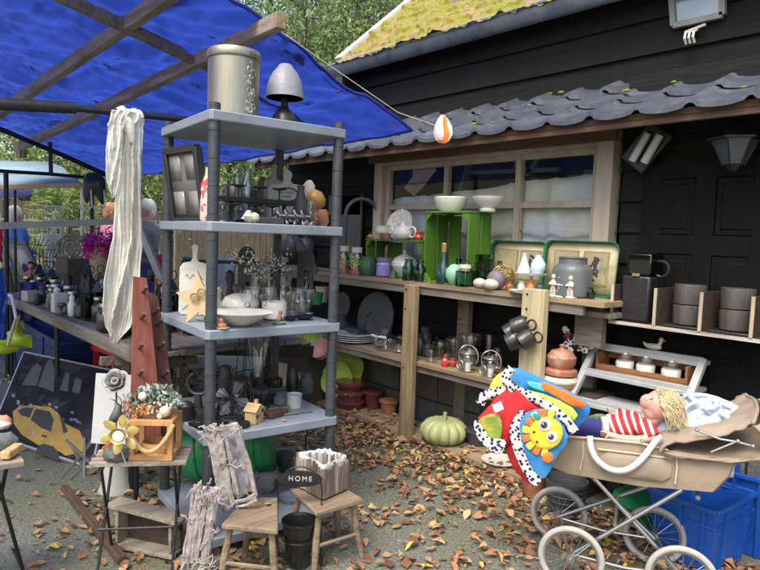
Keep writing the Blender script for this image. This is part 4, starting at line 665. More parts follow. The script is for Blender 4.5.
for i, px in enumerate((283, 291, 300, 307)):
    p, s = RK(px, .18, 3); q = MB(); b0 = p+V((0, 0, 8*s)); q.tube([b0+RH*(-4*s), b0, b0+RH*(4*s)], [3.2*s, 2.9*s, 3.3*s], 8)
    for dx in (-4, 4):
        for dy in (-.006, .006): q.tube([b0+RH*dx*s+FH*dy, p+RH*(dx+rnd.uniform(-2, 2))*s+FH*dy+V((0, 0, 4*s)), p+RH*(dx+rnd.uniform(-1, 1))*s+FH*dy], [1.6*s, 1.2*s, 1.4*s], 6)
    q.tube([b0+RH*(-4*s)+V((0, 0, 1*s)), b0+RH*(-6*s)+V((0, 0, 6*s))], [2.6*s, 1.9*s], 7); q.tube([b0+RH*(-5.5*s)+V((0, 0, 6*s)), b0+RH*(-9.5*s)+V((0, 0, 3.5*s))], [2*s, 1.3*s], 7); q.tube([b0+RH*(4.5*s)+V((0, 0, 1*s)), b0+RH*(7.5*s)+V((0, 0, -5*s))], [1*s, .3*s], 6)
    single('horse_figure', ('small dark and silver horse figure, leftmost of four on the second tier', 'small dark and silver horse figure, second of four on the second tier', 'small dark and silver horse figure, third of four on the second tier', 'small dark and silver horse figure, rightmost of four on the second tier')[i], 'figurine', q, mat('oxidised_silver', (.06, .06, .065), .35, .5, dirt=(.5, .5, .5), dscale=30, dlo=.52, dhi=.56), 'row of little horses', remesh=.0018)
RL('wooden_gourd', 'round golden wooden gourd at the back right of the second tier', 'gourd', 314, [(4, 0), (6, 10), (6, 18), (10, 22), (11, 28), (7, 35), (0, 38)], mat('amber_wood', (.4, .22, .06), .4), 3, .9)
# third tier (z ~.92)
boardthing(178, 208, 254, 326, .8, 2, 'white cutting board with pencil drawn handle and scroll print', mat('whitewash', (.55, .54, .5), .7, dirt=(.42, .4, .36)), lean=.06, mark=lambda t, P, W_, hh: [MB().tube([P(-W_*.3+W_*.6*i/20, hh*.72+.01*sin(i*.9))-FH*.003 for i in range(21)], .001, 4).build('printed_scroll', INK, t), MB().tube([P(-W_*.36+.03*sin(i*.35), hh*.1+hh*.5*i/16)-FH*.003 for i in range(17)], .0012, 4).build('printed_scroll', INK, t)])
p, s = RK(197, .42, 2); t = thing('wooden_star', 'pale wooden five pointed star leaning on the white board', 'star', p); q = MB(); o = []
for i in range(10): a = pi/2+i*pi/5+.12; r_ = (29 if i % 2 == 0 else 13.5)*s; o.append(RH*(r_*cos(a)*.8)+V((0, 0, r_*sin(a)+23*s))+FH*(.1*(r_*sin(a)+23*s)))
q.prism(o, FH*.02); q.build('body', wood('birch', (.5, .38, .24), 2, var=.1, bump=.1), t, bev=.002)
for dx, dz in ((4, 22), (-3, 17)): q = MB(); c = RH*dx*s+V((0, 0, dz*s+8*s))-FH*.002; q.ring(c, 3.6*s, .9*s, axis=FH, seg=18); q.build('engraved_ring', wood('birch_dark', (.3, .2, .11), 2), t)
RL('small_black_cup', 'tiny black cup in front of the wooden star', 'cup', 209, [(4, 0), (5, 9), (4, 9)], BLACK, 2, .2)
t, s = RL('serving_bowl', 'wide shallow white serving bowl at the front of the third tier', 'bowl', 240, [(11, 0), (13, 1.5), (24, 8), (32, 13), (33, 13.5), (31, 12.5), (16, 4), (0, 3)], CER, 2, .16, seg=40)
RL('covered_dish', 'oval white covered dish with faint print behind the serving bowl', 'dish', 240, [(14, 8), (18, 12), (18, 16), (15, 21), (8, 24), (0, 25)], mat('printed_ceramic', (.66, .65, .6), .3, dirt=(.35, .35, .33), dscale=25, dlo=.6, dhi=.62), 2, .5)
RL('wood_dish', 'low dark wooden dome behind the covered dish', 'dish', 232, [(9, 14), (12, 20), (9, 28), (0, 31)], mat('olive_wood', (.14, .12, .09), .5), 2, .75)
RL('patterned_mug', 'white mug with garland band on the third tier', 'mug', 274, [(9, 0), (12, 2), (12.5, 18), (11.5, 18), (11, 3)], mat('garland_ceramic', (.68, .67, .62), .3, dirt=(.3, .32, .28), dscale=18, dlo=.58, dhi=.61), 2, .3)
p, s = RK(279, .08, 2); t = thing('bather_figurine', 'small painted figurine with orange top sitting on a green base', 'figurine', p); q = MB(); q.lathe([(6*s, 0), (7*s, 2*s), (0, 3*s)]); q.build('base', mat('sea_green', (.1, .25, .18), .5), t); q = MB(); q.tube([(-3*s, 0, 3*s), (0, 0, 5*s), (1*s, 0, 9*s)], [1.5*s, 2.5*s, 2*s]); q.ball((1.5*s, 0, 11.5*s), 2.3*s); q.tube([(0, 0, 8*s), (5*s, 0, 4*s)], [1.2*s, .8*s]); q.build('body', TERRA, t)
p, s = RK(222, .06, 2); t = thing('fruit_figurine', 'small orange brown figurine beside the left front pole', 'figurine', p); q = MB(); q.ball((0, 0, 3*s), 4.5*s, (1.2, 1, .7)); q.ball((-1*s, 0, 8*s), 3*s); q.build('body', TERRA, t, remesh=.003); q = MB(); q.lathe([(6*s, 0), (7*s, 1*s), (0, 1.4*s)]); q.build('plate', CREAM, t)
for px, r_, lab in ((290, 7, 'small black saucer right of the bather figurine'), (304, 9, 'small black dish by the right front pole')): RL('black_dish', lab, 'dish', px, [(r_*.5, 0), (r_, 3), (r_*1.02, 4), (r_*.5, 1.5), (0, 1.5)], BLACK, 2, .2)
RL('dark_statuette', 'slim dark carved statuette behind the left front pole', 'statuette', 229, [(5, 0), (4, 6), (2.5, 16), (4, 24), (2.4, 30), (4.4, 37), (4, 44), (0, 47)], BLACK, 2, .6)
p, s = RK(262, .65, 2); t = thing('branch_vase', 'tall clear glass vase stuffed with silvery beaded branches', 'vase', p); q = MB(); q.lathe([(10*s, 0), (12*s, 2*s), (13*s, 34*s), (15*s, 48*s)], seg=8); q.build('vase', GLS, t)
q = MB(); r = MB()
for k in range(60):
    a = rnd.random()*6.28; e_ = rnd.uniform(15, 46)*s; tip = V((e_*cos(a), e_*sin(a)*.4, rnd.uniform(42, 68)*s)); mid = V((5*s*cos(a), 4*s*sin(a), 36*s)); q.tube([(rnd.gauss(0, 3)*s, rnd.gauss(0, 3)*s, 4*s), mid, mid.lerp(tip, .5)+V((0, 0, 5*s)), tip], .0011, 4)
    for j in range(5): f_ = rnd.random(); r.ball(mid.lerp(tip, f_)+V((rnd.gauss(0, 2), rnd.gauss(0, 2), 5*f_*(1-f_)*4+rnd.gauss(0, 2)))*s, rnd.uniform(.004, .008), (1, 1, 1), 6)
q.build('branch', BLACK, t); r.build('berries', kind='stuff', parent=t, m=mat('silver_bead', (.6, .6, .6), .35, .3, .2))
boardthing(236, 252, 262, 326, .88, 2, 'dark slate board standing behind the statuette', mat('slate', (.06, .065, .075), .6), handle=False)
boardthing(295, 312, 262, 320, .8, 2, 'dark flat board leaning at the right rear pole', BLK, handle=False, lean=.2)
for px, k_, lab in ((292, 2, 'clear green tinted glass at the back right of the third tier'), (262, 2, 'clear facetted tumbler before the branch vase')): RL('tumbler', lab, 'glass', px, [(6, 0), (8, 22), (7.5, 22), (6, 3)], GLS, k_, .5)
# fourth tier (z ~.5)
t, s = RL('glass_pitcher', 'conical clear glass pitcher held in a black wire stand', 'pitcher', 256, [(3, 30), (6, 38), (16, 86), (15, 86)], glassmat('clear_glass2', (.85, .88, .85), .2), 1, .5)
q = MB()
for k in range(7): a = 2*pi*k/7; q.tube([(13*s*cos(a), 13*s*sin(a), 1*s), (20*s*cos(a), 20*s*sin(a), 34*s), (17*s*cos(a), 17*s*sin(a), 80*s)], .0028, 6)
for z, r_ in ((1, 13), (34, 20), (80, 17)): q.ring((0, 0, z*s), r_*s, .0028)
q.build('wire_stand', BLACK, t)
p, s = RK(231, .3, 1); t = thing('desk_fan', 'black wire desk fan lying back on the fourth tier', 'fan', p); q = MB(); c = V((0, 0, 22*s)); ax = -FH+V((0, 0, .5))
for r_ in (4, 9, 14, 19, 22): q.ring(c-ax.normalized()*.0015*(22-r_), r_*s, .0022, axis=ax)
a1 = ax.orthogonal().normalized(); a2 = ax.normalized().cross(a1)
for k in range(20): a = 2*pi*k/20; q.tube([c, c+(a1*cos(a)+a2*sin(a))*22*s], .0012, 4)
q.build('cage', BLACK, t); q = MB(); q.lathe([(14*s, 0), (12*s, 3*s), (3*s, 5*s), (3*s, 14*s)]); q.build('base', BLK, t); q = MB()
for k in range(4): a = 2*pi*k/4+.3; q.pillow([c+FH*.012+(a1*cos(a+d)+a2*sin(a+d))*r_*s for d, r_ in ((-.15, 3), (-.4, 17), (.4, 19), (.2, 3))], ax, .003, 2)
q.build('blade', DGREY, t)
p, s = RK(254, .16, 1); t = thing('toy_house', 'small unpainted wooden toy house on the fourth tier', 'toy house', p, .5); q = MB(); w_, d_, h_ = 15*s, 12*s, 12*s; q.prism([(-w_/2, -d_/2, 0), (w_/2, -d_/2, 0), (w_/2, -d_/2, h_), (0, -d_/2, h_+6*s), (-w_/2, -d_/2, h_)], (0, d_, 0)); q.build('wall', WD_LIGHT, t)
q = MB(); 
for sgn in (-1, 1): q.beam((sgn*w_*.3, -d_/2-.006, h_+3.2*s), (sgn*w_*.3, d_/2+.006, h_+3.2*s), w_*.72, .006, up=(sgn*.6, 0, .8))
q.box((w_*.25, 0, h_+7*s), (3*s, 3*s, 6*s)); q.build('roof', wood('roof_ply', (.55, .4, .22), 1), t); q = MB(); q.box((2*s, -d_/2-.001, 4*s), (4*s, .003, 8*s)); q.build('door', TERRA, t); q = MB(); q.box((-4*s, -d_/2-.001, 7*s), (3*s, .003, 3*s)); q.box((5*s, -d_/2-.001, 11*s), (2.5*s, .003, 3*s)); q.build('window', INK, t)
t, s = RL('tealight_cup', 'small pale grey ribbed ceramic cup at the right of the fourth tier', 'cup', 294, [(6, 0), (7.5, 1), (7.5, 13), (8, 15), (7, 15), (6, 13)], mat('pale_grey_glaze', (.36, .38, .4), .4, var=.2, scale=14), 1, .3)
p, s = RK(268, .62, 1); t = thing('sandwich_press', 'black and grey kitchen press with glass lid on the fourth tier', 'appliance', p, .2); q = MB(); q.box((0, 0, 5*s), (34*s, .12, 10*s)); q.build('base', BLK, t, bev=.008); q = MB(); q.box((-3*s, 0, 12*s), (32*s, .12, 5*s)); q.build('lid', DGREY, t, bev=.008); q = MB(); q.lathe([(7*s, 10*s), (7*s, 22*s), (6*s, 23*s)], (6*s, -.02, 0)); q.build('knob', GLSD, t)
p, s = RK(276, .2, 1); q = MB(); q.box(p+V((0, 0, 3*s)), (24*s, .05, 6*s), .2); single('brown_brush', 'low brown wooden block beside the toy house', 'block', q, WD_BROWN, bev=.004)
p, s = RK(222, .3, 1); q = MB(); q.box(p+V((-6*s, 0, .006)), (50*s, .1, .012), .1); q.ball(p+V((-22*s, .02, .012)), .03, (1, 1, .4), 10); single('black_tools', 'dark flat tools lying at the left of the fourth tier', 'tools', q, BLACK, bev=.002)
p, s = RK(198, .55, 1); t = thing('black_scales', 'black kitchen scales with round arm behind the left pole', 'scales', p); q = MB(); q.ring((0, 0, 32*s), 11*s, 2*s, axis=FH, a0=-1, a1=4.3); q.lathe([(12*s, 0), (12*s, 4*s), (5*s, 8*s), (3*s, 22*s)]); q.build('body', BLK, t); q = MB(); q.lathe([(10*s, 48*s), (11*s, 50*s), (0, 51*s)]); q.lathe([(1.5*s, 40*s), (1.5*s, 49*s)]); q.build('pan', BLK, t)
# more bric-a-brac on the rack
RL('grey_candle_jar', 'matt grey candle jar at the back of the top shelf of goods, beside the boards', 'jar', 254, [(6, 0), (7, 2), (7, 30), (5, 34)], DGREY, 3, .9)
RL('pewter_goblet', 'pewter goblet between the glass vases on the second tier', 'goblet', 231, [(5, 0), (1.5, 3), (1.5, 16), (6, 24), (6.5, 36)], STEEL, 3, .55)
RL('white_candle', 'short white pillar candle at the back of the second tier', 'candle', 272, [(5, 0), (5, 20), (0, 21)], CER, 3, .85)
RL('slate_vase', 'dark slate vase behind the horse figures', 'vase', 300, [(5, 0), (8, 8), (7, 24), (3, 34), (4, 40)], mat('slate_glaze', (.07, .075, .08), .4), 3, .6)
RL('small_urn', 'small brown urn at the right end of the second tier', 'urn', 322, [(4, 0), (7, 6), (6, 14), (4, 18)], TERRA, 3, .8)
for px, v, h, r_, m_, lab in ((214, .75, 40, 5, GLS, 'slender clear glass bottle left of the dark statuette'), (247, .8, 30, 6, GLSD, 'smoky glass bottle behind the covered dish'), (288, .75, 34, 7, GLS, 'clear cylinder vase right of the branch vase'), (300, .6, 20, 6, STEEL, 'steel beaker at the right of the third tier'), (305, .85, 38, 5, GLSD, 'smoky tall bottle at the back right of the third tier'), (270, .85, 26, 8, GLS, 'clear bowl vase behind the patterned mug')): RL('glass_bottle', lab, 'bottle', px, [(r_*.8, 0), (r_, 2), (r_, h*.6), (r_*.4, h*.75), (r_*.4, h*.95), (r_*.5, h)], m_, 2, v)
for px, v, h, r_, m_, lab in ((240, .7, 26, 9, BLK, 'black enamel coffee pot behind the desk fan'), (212, .6, 30, 8, BLACK, 'black iron pot at the left rear of the fourth tier'), (282, .45, 12, 9, mat('grey_slate_dish', (.13, .14, .16), .5), 'grey round dish between the press and the ribbed cup'), (306, .65, 20, 7, DGREY, 'dark grey canister at the right rear of the fourth tier'), (292, .75, 26, 6, BLK, 'black bottle at the back of the fourth tier'), (225, .85, 34, 7, DGREY, 'tall dark grey jug at the back left of the fourth tier')): RL('dark_vessel', lab, 'vessel', px, [(r_*.8, 0), (r_, 2), (r_, h*.7), (r_*.7, h*.8), (r_*.75, h)], m_, 1, v)
for px, v, h, r_, m_, lab in ((225, .5, 30, 10, BLK, 'black plastic pot on the bottom tier beside the green container'), (284, .75, 22, 9, DGREY, 'dark grey pot at the back of the bottom tier'), (300, .45, 20, 7, mat('cream_stone_pot', (.3, .28, .25), .7), 'small pale stone pot on the bottom tier')): RL('tier_pot', lab, 'pot', px, [(r_*.7, 0), (r_, h*.9), (r_*1.1, h*.9), (r_*1.1, h), (r_*.9, h)], m_, 0, v)
tg = thing('glass_trinket', 'little clear and silver goblet trinket on the third tier beside the steel beaker', 'trinket', RK(290, .6, 2)[0], 0, 'crowded glass trinkets'); q = MB(); q.lathe([(.018, 0), (.006, .008), (.005, .04), (.02, .06), (.024, .09)], seg=14); q.build('cup', GLS, tg); q = MB(); q.lathe([(.019, 0), (.019, .004)], seg=14); q.ball((0, 0, .045), .009, (1, 1, 1), 8); q.build('silver_knop', STEEL, tg)
TW = {1: 'fourth tier', 2: 'third tier', 3: 'second tier'}
for px, v, k_, wh in ((222, .9, 2, 'behind the white cutting board side'), (238, .92, 2, 'behind the covered dish'), (252, .55, 2, 'between covered dish and branch vase'), (268, .4, 2, 'just left of the garland mug'), (284, .9, 2, 'at the rear beside the branches'), (297, .4, 2, 'behind the black saucers'), (308, .5, 2, 'by the right front pole'), (247, .35, 2, 'just behind the serving bowl'), (275, .6, 2, 'behind the garland mug'), (222, .35, 3, 'by the left front pole'), (240, .7, 3, 'among the tall clear vases'), (262, .6, 3, 'before the thin dark board'), (274, .4, 3, 'left of the horse figures'), (316, .6, 3, 'by the golden gourd'), (310, .35, 3, 'right of the horse figures'), (236, .5, 1, 'behind the desk fan'), (246, .75, 1, 'by the wire pitcher stand'), (272, .85, 1, 'behind the kitchen press'), (300, .8, 1, 'at the right rear'), (215, .45, 1, 'beside the iron pot')): dup(tg, RK(px, v, k_)[0], 0, 'little clear and silver goblet trinket on the %s %s' % (TW[k_], wh), scale=rnd.uniform(.8, 1.7))
for px, v, r_, h_, lab in ((213, .35, 6, 12, 'black square tin at the left front of the fourth tier'), (243, .1, 7, 6, 'low black dish in front of the desk fan'), (259, .8, 9, 30, 'black lidded can at the back of the fourth tier'), (186, .5, 8, 18, 'black iron weight at the left edge of the fourth tier')): RL('iron_piece', lab, 'ironware', px, [(r_*.8, 0), (r_, 1), (r_, h_*.8), (r_*.5, h_), (0, h_)], BLACK, 1, v, seg=12)
p, s = RK(284, .2, 1); q = MB(); q.box(p+V((0, .02, .004)), (60*s, .08, .008), -.15); q.box(p+V((10*s, .05, .012)), (40*s, .012, .02), -.15); single('grey_tray', 'flat grey tray under the ribbed cup on the fourth tier', 'tray', q, mat('grey_slate_dish', (.13, .14, .16), .5), bev=.003)
q = MB(); p, s = RK(285, .05, 1); q.cur = 2; leaf_geo(q, p, .028, 1.); p, s = RK(320, .1, 2); leaf_geo(q, p, .02, 2.); tag(q.build('rack_leaves', LEAF, None, kind='stuff'), 'couple of fallen yellow leaves on the grey rack', 'leaves')
# bottom tier and around it
p, s = RK(200, .5, 0); p.z = .08; t = thing('green_container', 'green plastic container with moulded ribs behind the rack pole', 'container', at(212, 470, Y=2.85)*1); c = at(228, 447, Y=2.85); s = mpp(c); q = MB()
dirx = RH; q.lathe([(0, -46*s), (22*s, -45*s), (29*s, -36*s), (30*s, -8*s), (27*s, -4*s), (27*s, 2*s), (30*s, 6*s), (29*s, 38*s), (22*s, 45*s), (0, 46*s)], c, axis=(dirx+V((0, 0, .12))), seg=32)
q.build('body', GREEN, t, world=True); q = MB()
for k in (-26, -15, 16, 30): q.ring(c+(dirx+V((0, 0, .12))).normalized()*k*s, 29.5*s, 1.8*s, axis=(dirx+V((0, 0, .12))))
q.build('rib', GREEN, t, world=True)
RL('basket_pot', 'grey pot with lattice cut sides on the bottom tier', 'pot', 266, [(9, 0), (13, 6), (14, 16), (11, 19), (12, 22), (10, 22), (9, 18)], mat('grey_ceramic_pot', (.22, .23, .22), .5, dirt=(.06, .06, .06), dscale=12, dlo=.5, dhi=.55), 0, .55, flute=.05, nf=12)
t, s = RL('round_mirror_tub', 'round pale blue grey bowl at the front of the bottom tier', 'bowl', 291, [(9, 0), (12, 4), (12.5, 5), (11, 4.5), (8, 1.5), (0, 1.5)], mat('blue_grey_enamel', (.25, .3, .38), .2), 0, .25)
for px, v, h, lab in ((252, .6, 44, 'dark iron stake with curled top, left on the bottom tier'), (258, .75, 56, 'dark iron stake with curled top, middle on the bottom tier'), (305, .75, 40, 'dark iron hook stand near the right rear pole')):
    p, s = RK(px, v, 0); q = MB(); q.tube([p, p+V((0, 0, h*s*.8)), p+RH*.01+V((0, 0, h*s))], .004, 6); q.ring(p+RH*.02+V((0, 0, h*s)), .018, .004, axis=FH, a0=0, a1=4.5); q.lathe([(.03, 0), (.03, .008)], p); single('iron_stake', lab, 'stake', q, BLACK)
# ============================================================ STALL CANOPY AND FRAME
def tz(x, y): return 2.0+.36*(2.74-x) if x > .2 else 2.0+.36*2.54-.3*(.2-x)
def tarp(u, v):
    y = 2.86+6.1*v; xe = 2.74+.045*(y-2.86); x = xe-(xe+1.6)*u
    if v < .06: x += 0
    z = tz(x-.045*(y-2.86)*(1-u), y); cr_ = .014*math.exp(-(((x*.9+y*.12) % .55-.27)/.022)**2)+.014*math.exp(-(((y-x*.1) % .75-.37)/.03)**2); sag = cr_-.06*abs(sin(pi*(y-2.86)/1.0))*(.3+.7*abs(sin(pi*(x+.1)/.62)))
    wr = .05*noise.noise(V((x*2.2+y*1.6, y*.5-x*.6, 1)))+.035*noise.noise(V((x*6+y*5, (y-x)*1.2, 4)))+.012*noise.noise(V((x*16, y*7, 9)))
    e = min(u, .2)/.2; return V((x+(.04*noise.noise(V((y*2, 0, 0))) if u < .01 else 0), y+(.05*noise.noise(V((x*2, 5, 0))) if v < .01 else 0), z+.035+(sag+wr)*(.35+.65*e)))
q = MB(); q.grid(300, 300, tarp)
BT = tarpmat('blue_tarp', (.02, .03, .26), (.035, .078, .47))
tp = thing('blue_tarpaulin', 'bright blue tarpaulin stretched over the near stall', 'tarpaulin', (1.5, 4, 2.2)); so_ = q.build('sheet', BT, tp, world=True, smooth=80)
q = MB(); q.tube([tarp(0, v/60)+V((0, 0, 0)) for v in range(61)], .009, 6); q.tube([tarp(u/60, 0) for u in range(61)], .01, 6); q.build('hem', mat('tarp_hem', (.01, .02, .3), .5), tp, world=True)
for u_, v_ in [(.02, k*.08+.01) for k in range(7)]+[(k*.1+.02, .012) for k in range(1, 6)]: q = MB(); q.ring(tarp(u_, v_)+V((0, 0, -.01)), .014, .003, seg=12); q.build('eyelet', mat('brass_eyelet', (.5, .3, .12), .4, .8), tp, world=True)
q = MB(); a = tarp(.25, 0); q.tube([a, a+V((.3, -.03, -.12)), tarp(.03, 0)+V((0, -.01, .03)), V((XE-.02, 2.75, 2.06))], .0025, 6); q.build('guy_rope', WHITE, tp, world=True)
st = thing('market_stall', 'timber rafters and dark poles holding up the blue tarpaulin', 'stall frame', (1, 3.6, 0))
def RB(a, b_, w_, h_, m, nm='rafter', up=(0, 0, 1)): q = MB(); q.beam(a, b_, w_, h_, up); return q.build(nm, m, st, world=True, bev=.003)
e0, e1 = at(278, 22, Y=2.72), at(21, 147, Y=8.2); RB(e0, e1, .055, .075, WD_RAFT); RB(e0+(e0-e1).normalized()*.03, e0+(e0-e1).normalized()*.001, .0555, .0755, WD_SHELF)
f0, f1 = at(158, 3, Y=3.25), at(0, 113, Y=6.2); RB(f0+(f0-f1).normalized()*1.2, f1+(f1-f0).normalized()*2.4, .055, .075, WD_RAFT)
g0, g1 = at(60, -4, Y=3.62), at(329, 123, Y=3.62); RB(g0+(g0-g1)*.35, g1+(g1-g0)*.16, .05, .06, WD_GREY)
h0, h1 = at(0, 104, Y=3.06), at(75, 108, Y=3.06); q = MB(); q.tube([h0+(h0-h1)*3, h1], .026, 12); q.tube([h1, at(190, 120, Y=3.06), at(330, 136, Y=3.2)], .016, 10); q.build('cross_pole', mat('dark_tube', (.03, .032, .035), .5, .4), st, world=True)
def pole(px, pt, pb, X=None, Y=None, r=.016, bot=None, nm='pole', m=BLACK):
    a = at(px, pt, Y=Y); b_ = V((a.x, a.y, 0 if bot is None else bot)); q = MB(); q.tube([a, b_], r, 8); return q.build(nm, m, st, world=True)
pole(139, 118, 330, Y=3.06, r=.013); pole(280, 136, 0, Y=3.7, r=.02)
far = thing('far_stall_frame', 'black metal frame of the stall behind the curtain', 'stall frame', (1.2, 6, 0)); FY = 6.3
def FB(pts, r=.022, m=BLACK, nm='bar'): q = MB(); q.tube([at(x, y, Y=FY) for x, y in pts], r, 8); return q.build(nm, m, far, world=True)
FB([(-40, 112), (0, 129), (60, 154), (107, 175)]); FB([(-40, 168), (0, 171), (50, 174), (92, 178)], .016); FB([(50, 142), (51, 174)], .018)
for px, pt in ((6, 171), (92, 177), (-30, 170)): a = at(px, pt, Y=FY); q = MB(); q.tube([a, (a.x, a.y, 0)], .02, 8); q.build('post', BLACK, far, world=True)
q = MB(); a = at(15, 190, Y=FY+.5); q.tube([a, (a.x, a.y, 0)], .012, 8); q.build('post', BLACK, far, world=True)
q = MB(); q.beam(at(-60, 228, Y=4.6), at(118, 221.5, Y=4.6), .03, .042); q.beam(at(118, 221.5, Y=4.6), at(168, 232, Y=4.6), .03, .03); q.build('rail', mat('weathered_alu', (.3, .3, .29), .5, .3), far, world=True)
q = MB(); q.beam(at(139, 226, Y=4.3), at(163, 283, Y=4.1), .025, .05); q.build('strut', mat('weathered_alu2', (.3, .3, .31), .5, .3), far, world=True)
q = MB(); q.beam(at(295, 236, Y=3.9), at(317, 272, Y=3.7), .02, .04); q.build('strut', DGREY, far, world=True)
# hanging black bag and white hooks
q = MB(); c = at(93, 190, Y=FY-.3); s = mpp(c)
q.pillow([c+RH*x*s+V((0, 0, -y*s)) for x, y in ((-9, -16), (2, -18), (12, -14), (13, 2), (11, 16), (6, 10), (3, -4), (-2, 2), (-4, 14), (-9, 12), (-11, 0))], -FH, .05, 5, wob=.03); single('black_bag', 'crumpled black bag hanging from the far stall frame', 'bag', q, BLK)
for px, lab in ((86, 'white curved hanger hooked below the black bag, left'), (99, 'white curved hanger hooked below the black bag, right')):
    q = MB(); c = at(px, 206, Y=FY-.35); s = mpp(c); q.tube([c+RH*x*s+V((0, 0, -y*s)) for x, y in ((5, -16), (6, 0), (2, 5), (-4, 4), (-7, -1))], .007, 7); single('hanger', lab, 'hanger', q, WHITE)
# curtain --------------------------------------------------------------
def drape(rows, Y, folds, amp, name, label, cat, m, nu=60, nv=110, phase=0):
    def fn(u, v):
        i = v*(len(rows)-1); k = min(int(i), len(rows)-2); f = i-k; f = f*f*(3-2*f)*.5+f*.5; a, b_ = rows[k], rows[k+1]; py, xl, xr = [a[j]*(1-f)+b_[j]*f for j in range(3)]
        p = at(xl+(xr-xl)*u, py, Y=Y); ph = phase+4.5*v+2.6*noise.noise(V((u*2, v*3, 2))); d = amp*(1.0*(.6-abs(sin(u*folds*1.4*pi+ph)))+.25*(.6-abs(sin(u*folds*4.1*pi+ph*2-v*3)))+.07*sin(u*folds*13*pi-v*15+3*noise.noise(V((u*3, v*8, 6)))))*(.4+.6*v)+.004*noise.noise(V((u*6, v*10, 1)))
        return p-FH*d+RH*(.004*noise.noise(V((v*20, u, 3))))
    q = MB(); q.grid(nu, nv, fn); return single(name, label, cat, q, m, solid=.0025, smooth=80)
drape([(112, 119, 140), (122, 117, 143), (130, 120, 142), (160, 117, 141), (200, 116, 140), (240, 113, 141), (280, 106, 140), (310, 105, 136), (328, 105, 130), (344, 111, 118)], 3.0, 1.35, .05, 'hanging_curtain', 'long cream cloth hanging knotted from the dark stall pole', 'curtain', CLOTHW)
drape([(110, 112, 126), (125, 108, 124), (150, 106, 122), (180, 107, 120), (198, 111, 114)], 2.97, 1.2, .015, 'curtain_tail', 'short cream tail of cloth beside the long curtain', 'cloth', CLOTHW, 30, 50)
q = MB(); c = at(129, 117, Y=3.05)
for k in range(6): q.ring(c+V((-.045+k*.018, 0, .004*sin(k*2))), .03+.003*(k % 2), .012, axis=V((1, .15*sin(k*3), .2*sin(k*1.7))), seg=20, ts=8)
q.tube([c+V((-.03, -.03, .0)), c+V((-.02, -.05, -.05)), c+V((-.0, -.04, -.12))], [.018, .03, .02], 12); single('curtain_knot', 'cream cloth knot tied over the dark pole', 'knot', q, CLOTHW, smooth=80)
# ============================================================ LEFT STALL TABLE
TX = 1.11; tb = thing('stall_table', 'long stall table with weathered grey plank edge', 'table', (1.5, 4.5, 0)); tl0 = at(15, 300, X=TX); tl1 = at(133, 355, X=TX)
q = MB(); q.beam(V((TX, tl1.y-.3, .745)), V((TX, 6.2, .745)), .03, .075); q.build('edge_plank', WD_GREY, tb, world=True, bev=.003); q = MB()
for k in range(6): q.box((TX+.1+k*.15, (tl1.y+6.2)/2-.1, .76), (.14, 6.2-tl1.y+.1, .02))
q.build('tabletop', WD_GREY, tb, world=True)
for y in (3.2, 4.6, 6.0):
    for x in (TX+.05, TX+.85): q = MB(); q.tube([(x, y, .74), (x, y, 0)], .016, 8); q.build('leg', BLACK, tb, world=True)
ZT_ = .775
def OT(px, py, dx=.15):                      # a spot on the stall table seen at photo column px
    p = at(px, py, X=TX+dx); p.z = ZT_; return p, mpp(p)
RELIC = [('lantern', BLACK), ('jug', DGREY), ('tin', BLK)]
for i, (px, dx, r_, h_, m_, nm, lab) in enumerate(((42, .1, 4, 18, DGREY, 'pepper_mill', 'dark pepper mill on the stall table'), (47, .25, 4, 16, STEEL, 'steel_flask', 'steel flask at the left end of the stall table'), (57, .1, 5, 22, CREAM, 'cream_jug', 'tall cream jug among dark pots'), (64, .2, 7, 20, BLK, 'black_tin', 'round black tin beside the cream jug'), (72, .08, 4, 22, WHITE, 'white_candlestick', 'white candlestick on the stall table'), (80, .1, 6, 20, BLK, 'black_pot', 'small black pot with lid left of the lanterns'), (116, .25, 6, 32, BLK, 'black_urn', 'black urn against the curtain'), (124, .1, 5, 20, DGREY, 'grey_cup', 'grey cup in front of the curtain'), (36, .3, 5, 12, TERRA, 'clay_pot', 'small clay pot at the left of the stall table'), (68, .4, 6, 26, GLSD, 'dark_bottle', 'dark glass bottle behind the candlestick'), (112, .08, 5, 16, STEEL, 'pewter_mug', 'pewter mug at the table edge near the curtain'), (52, .45, 6, 20, mat('navy_tin', (.02, .03, .14), .5), 'navy_tin', 'navy blue tin before the basket'))):
    p, s = OT(px, 310, dx); q = MB(); q.lathe([(r_*.7*s, 0), (r_*s, 2*s), (r_*s, h_*.55*s), (r_*.55*s, h_*.72*s), (r_*.7*s, h_*.85*s), (r_*.45*s, h_*.95*s), (0, h_*s)], p); single(nm, lab, nm.split('_')[1], q, m_)
for i, px in enumerate((88, 97, 106)):
    p, s = OT(px, 318, .12+.05*i); t = thing('black_lantern', ('square black lantern, leftmost of three on the stall table', 'square black lantern, middle of three on the stall table', 'square black lantern nearest the curtain of three')[i], 'lantern', p, .3*i, 'black lanterns on the stall table'); q = MB(); w_ = 9*s
    for x in (-1, 1):
        for y in (-1, 1): q.box((x*w_/2, y*w_/2, 14*s), (.008, .008, 28*s))
    q.box((0, 0, .006), (w_*1.1, w_*1.1, .012)); q.lathe([(w_*.8, 28*s), (w_*.3, 34*s), (.01, 37*s)], seg=4); q.ring((0, 0, 41*s), 4*s, .003, axis=(1, 0, 0)); q.build('frame', BLACK, t); q = MB(); q.box((0, 0, 14*s), (w_*.9, w_*.9, 26*s)); q.build('glass', GLSD, t); q = MB(); q.lathe([(2*s, 1*s), (2*s, 12*s)]); q.build('candle', CREAM, t)
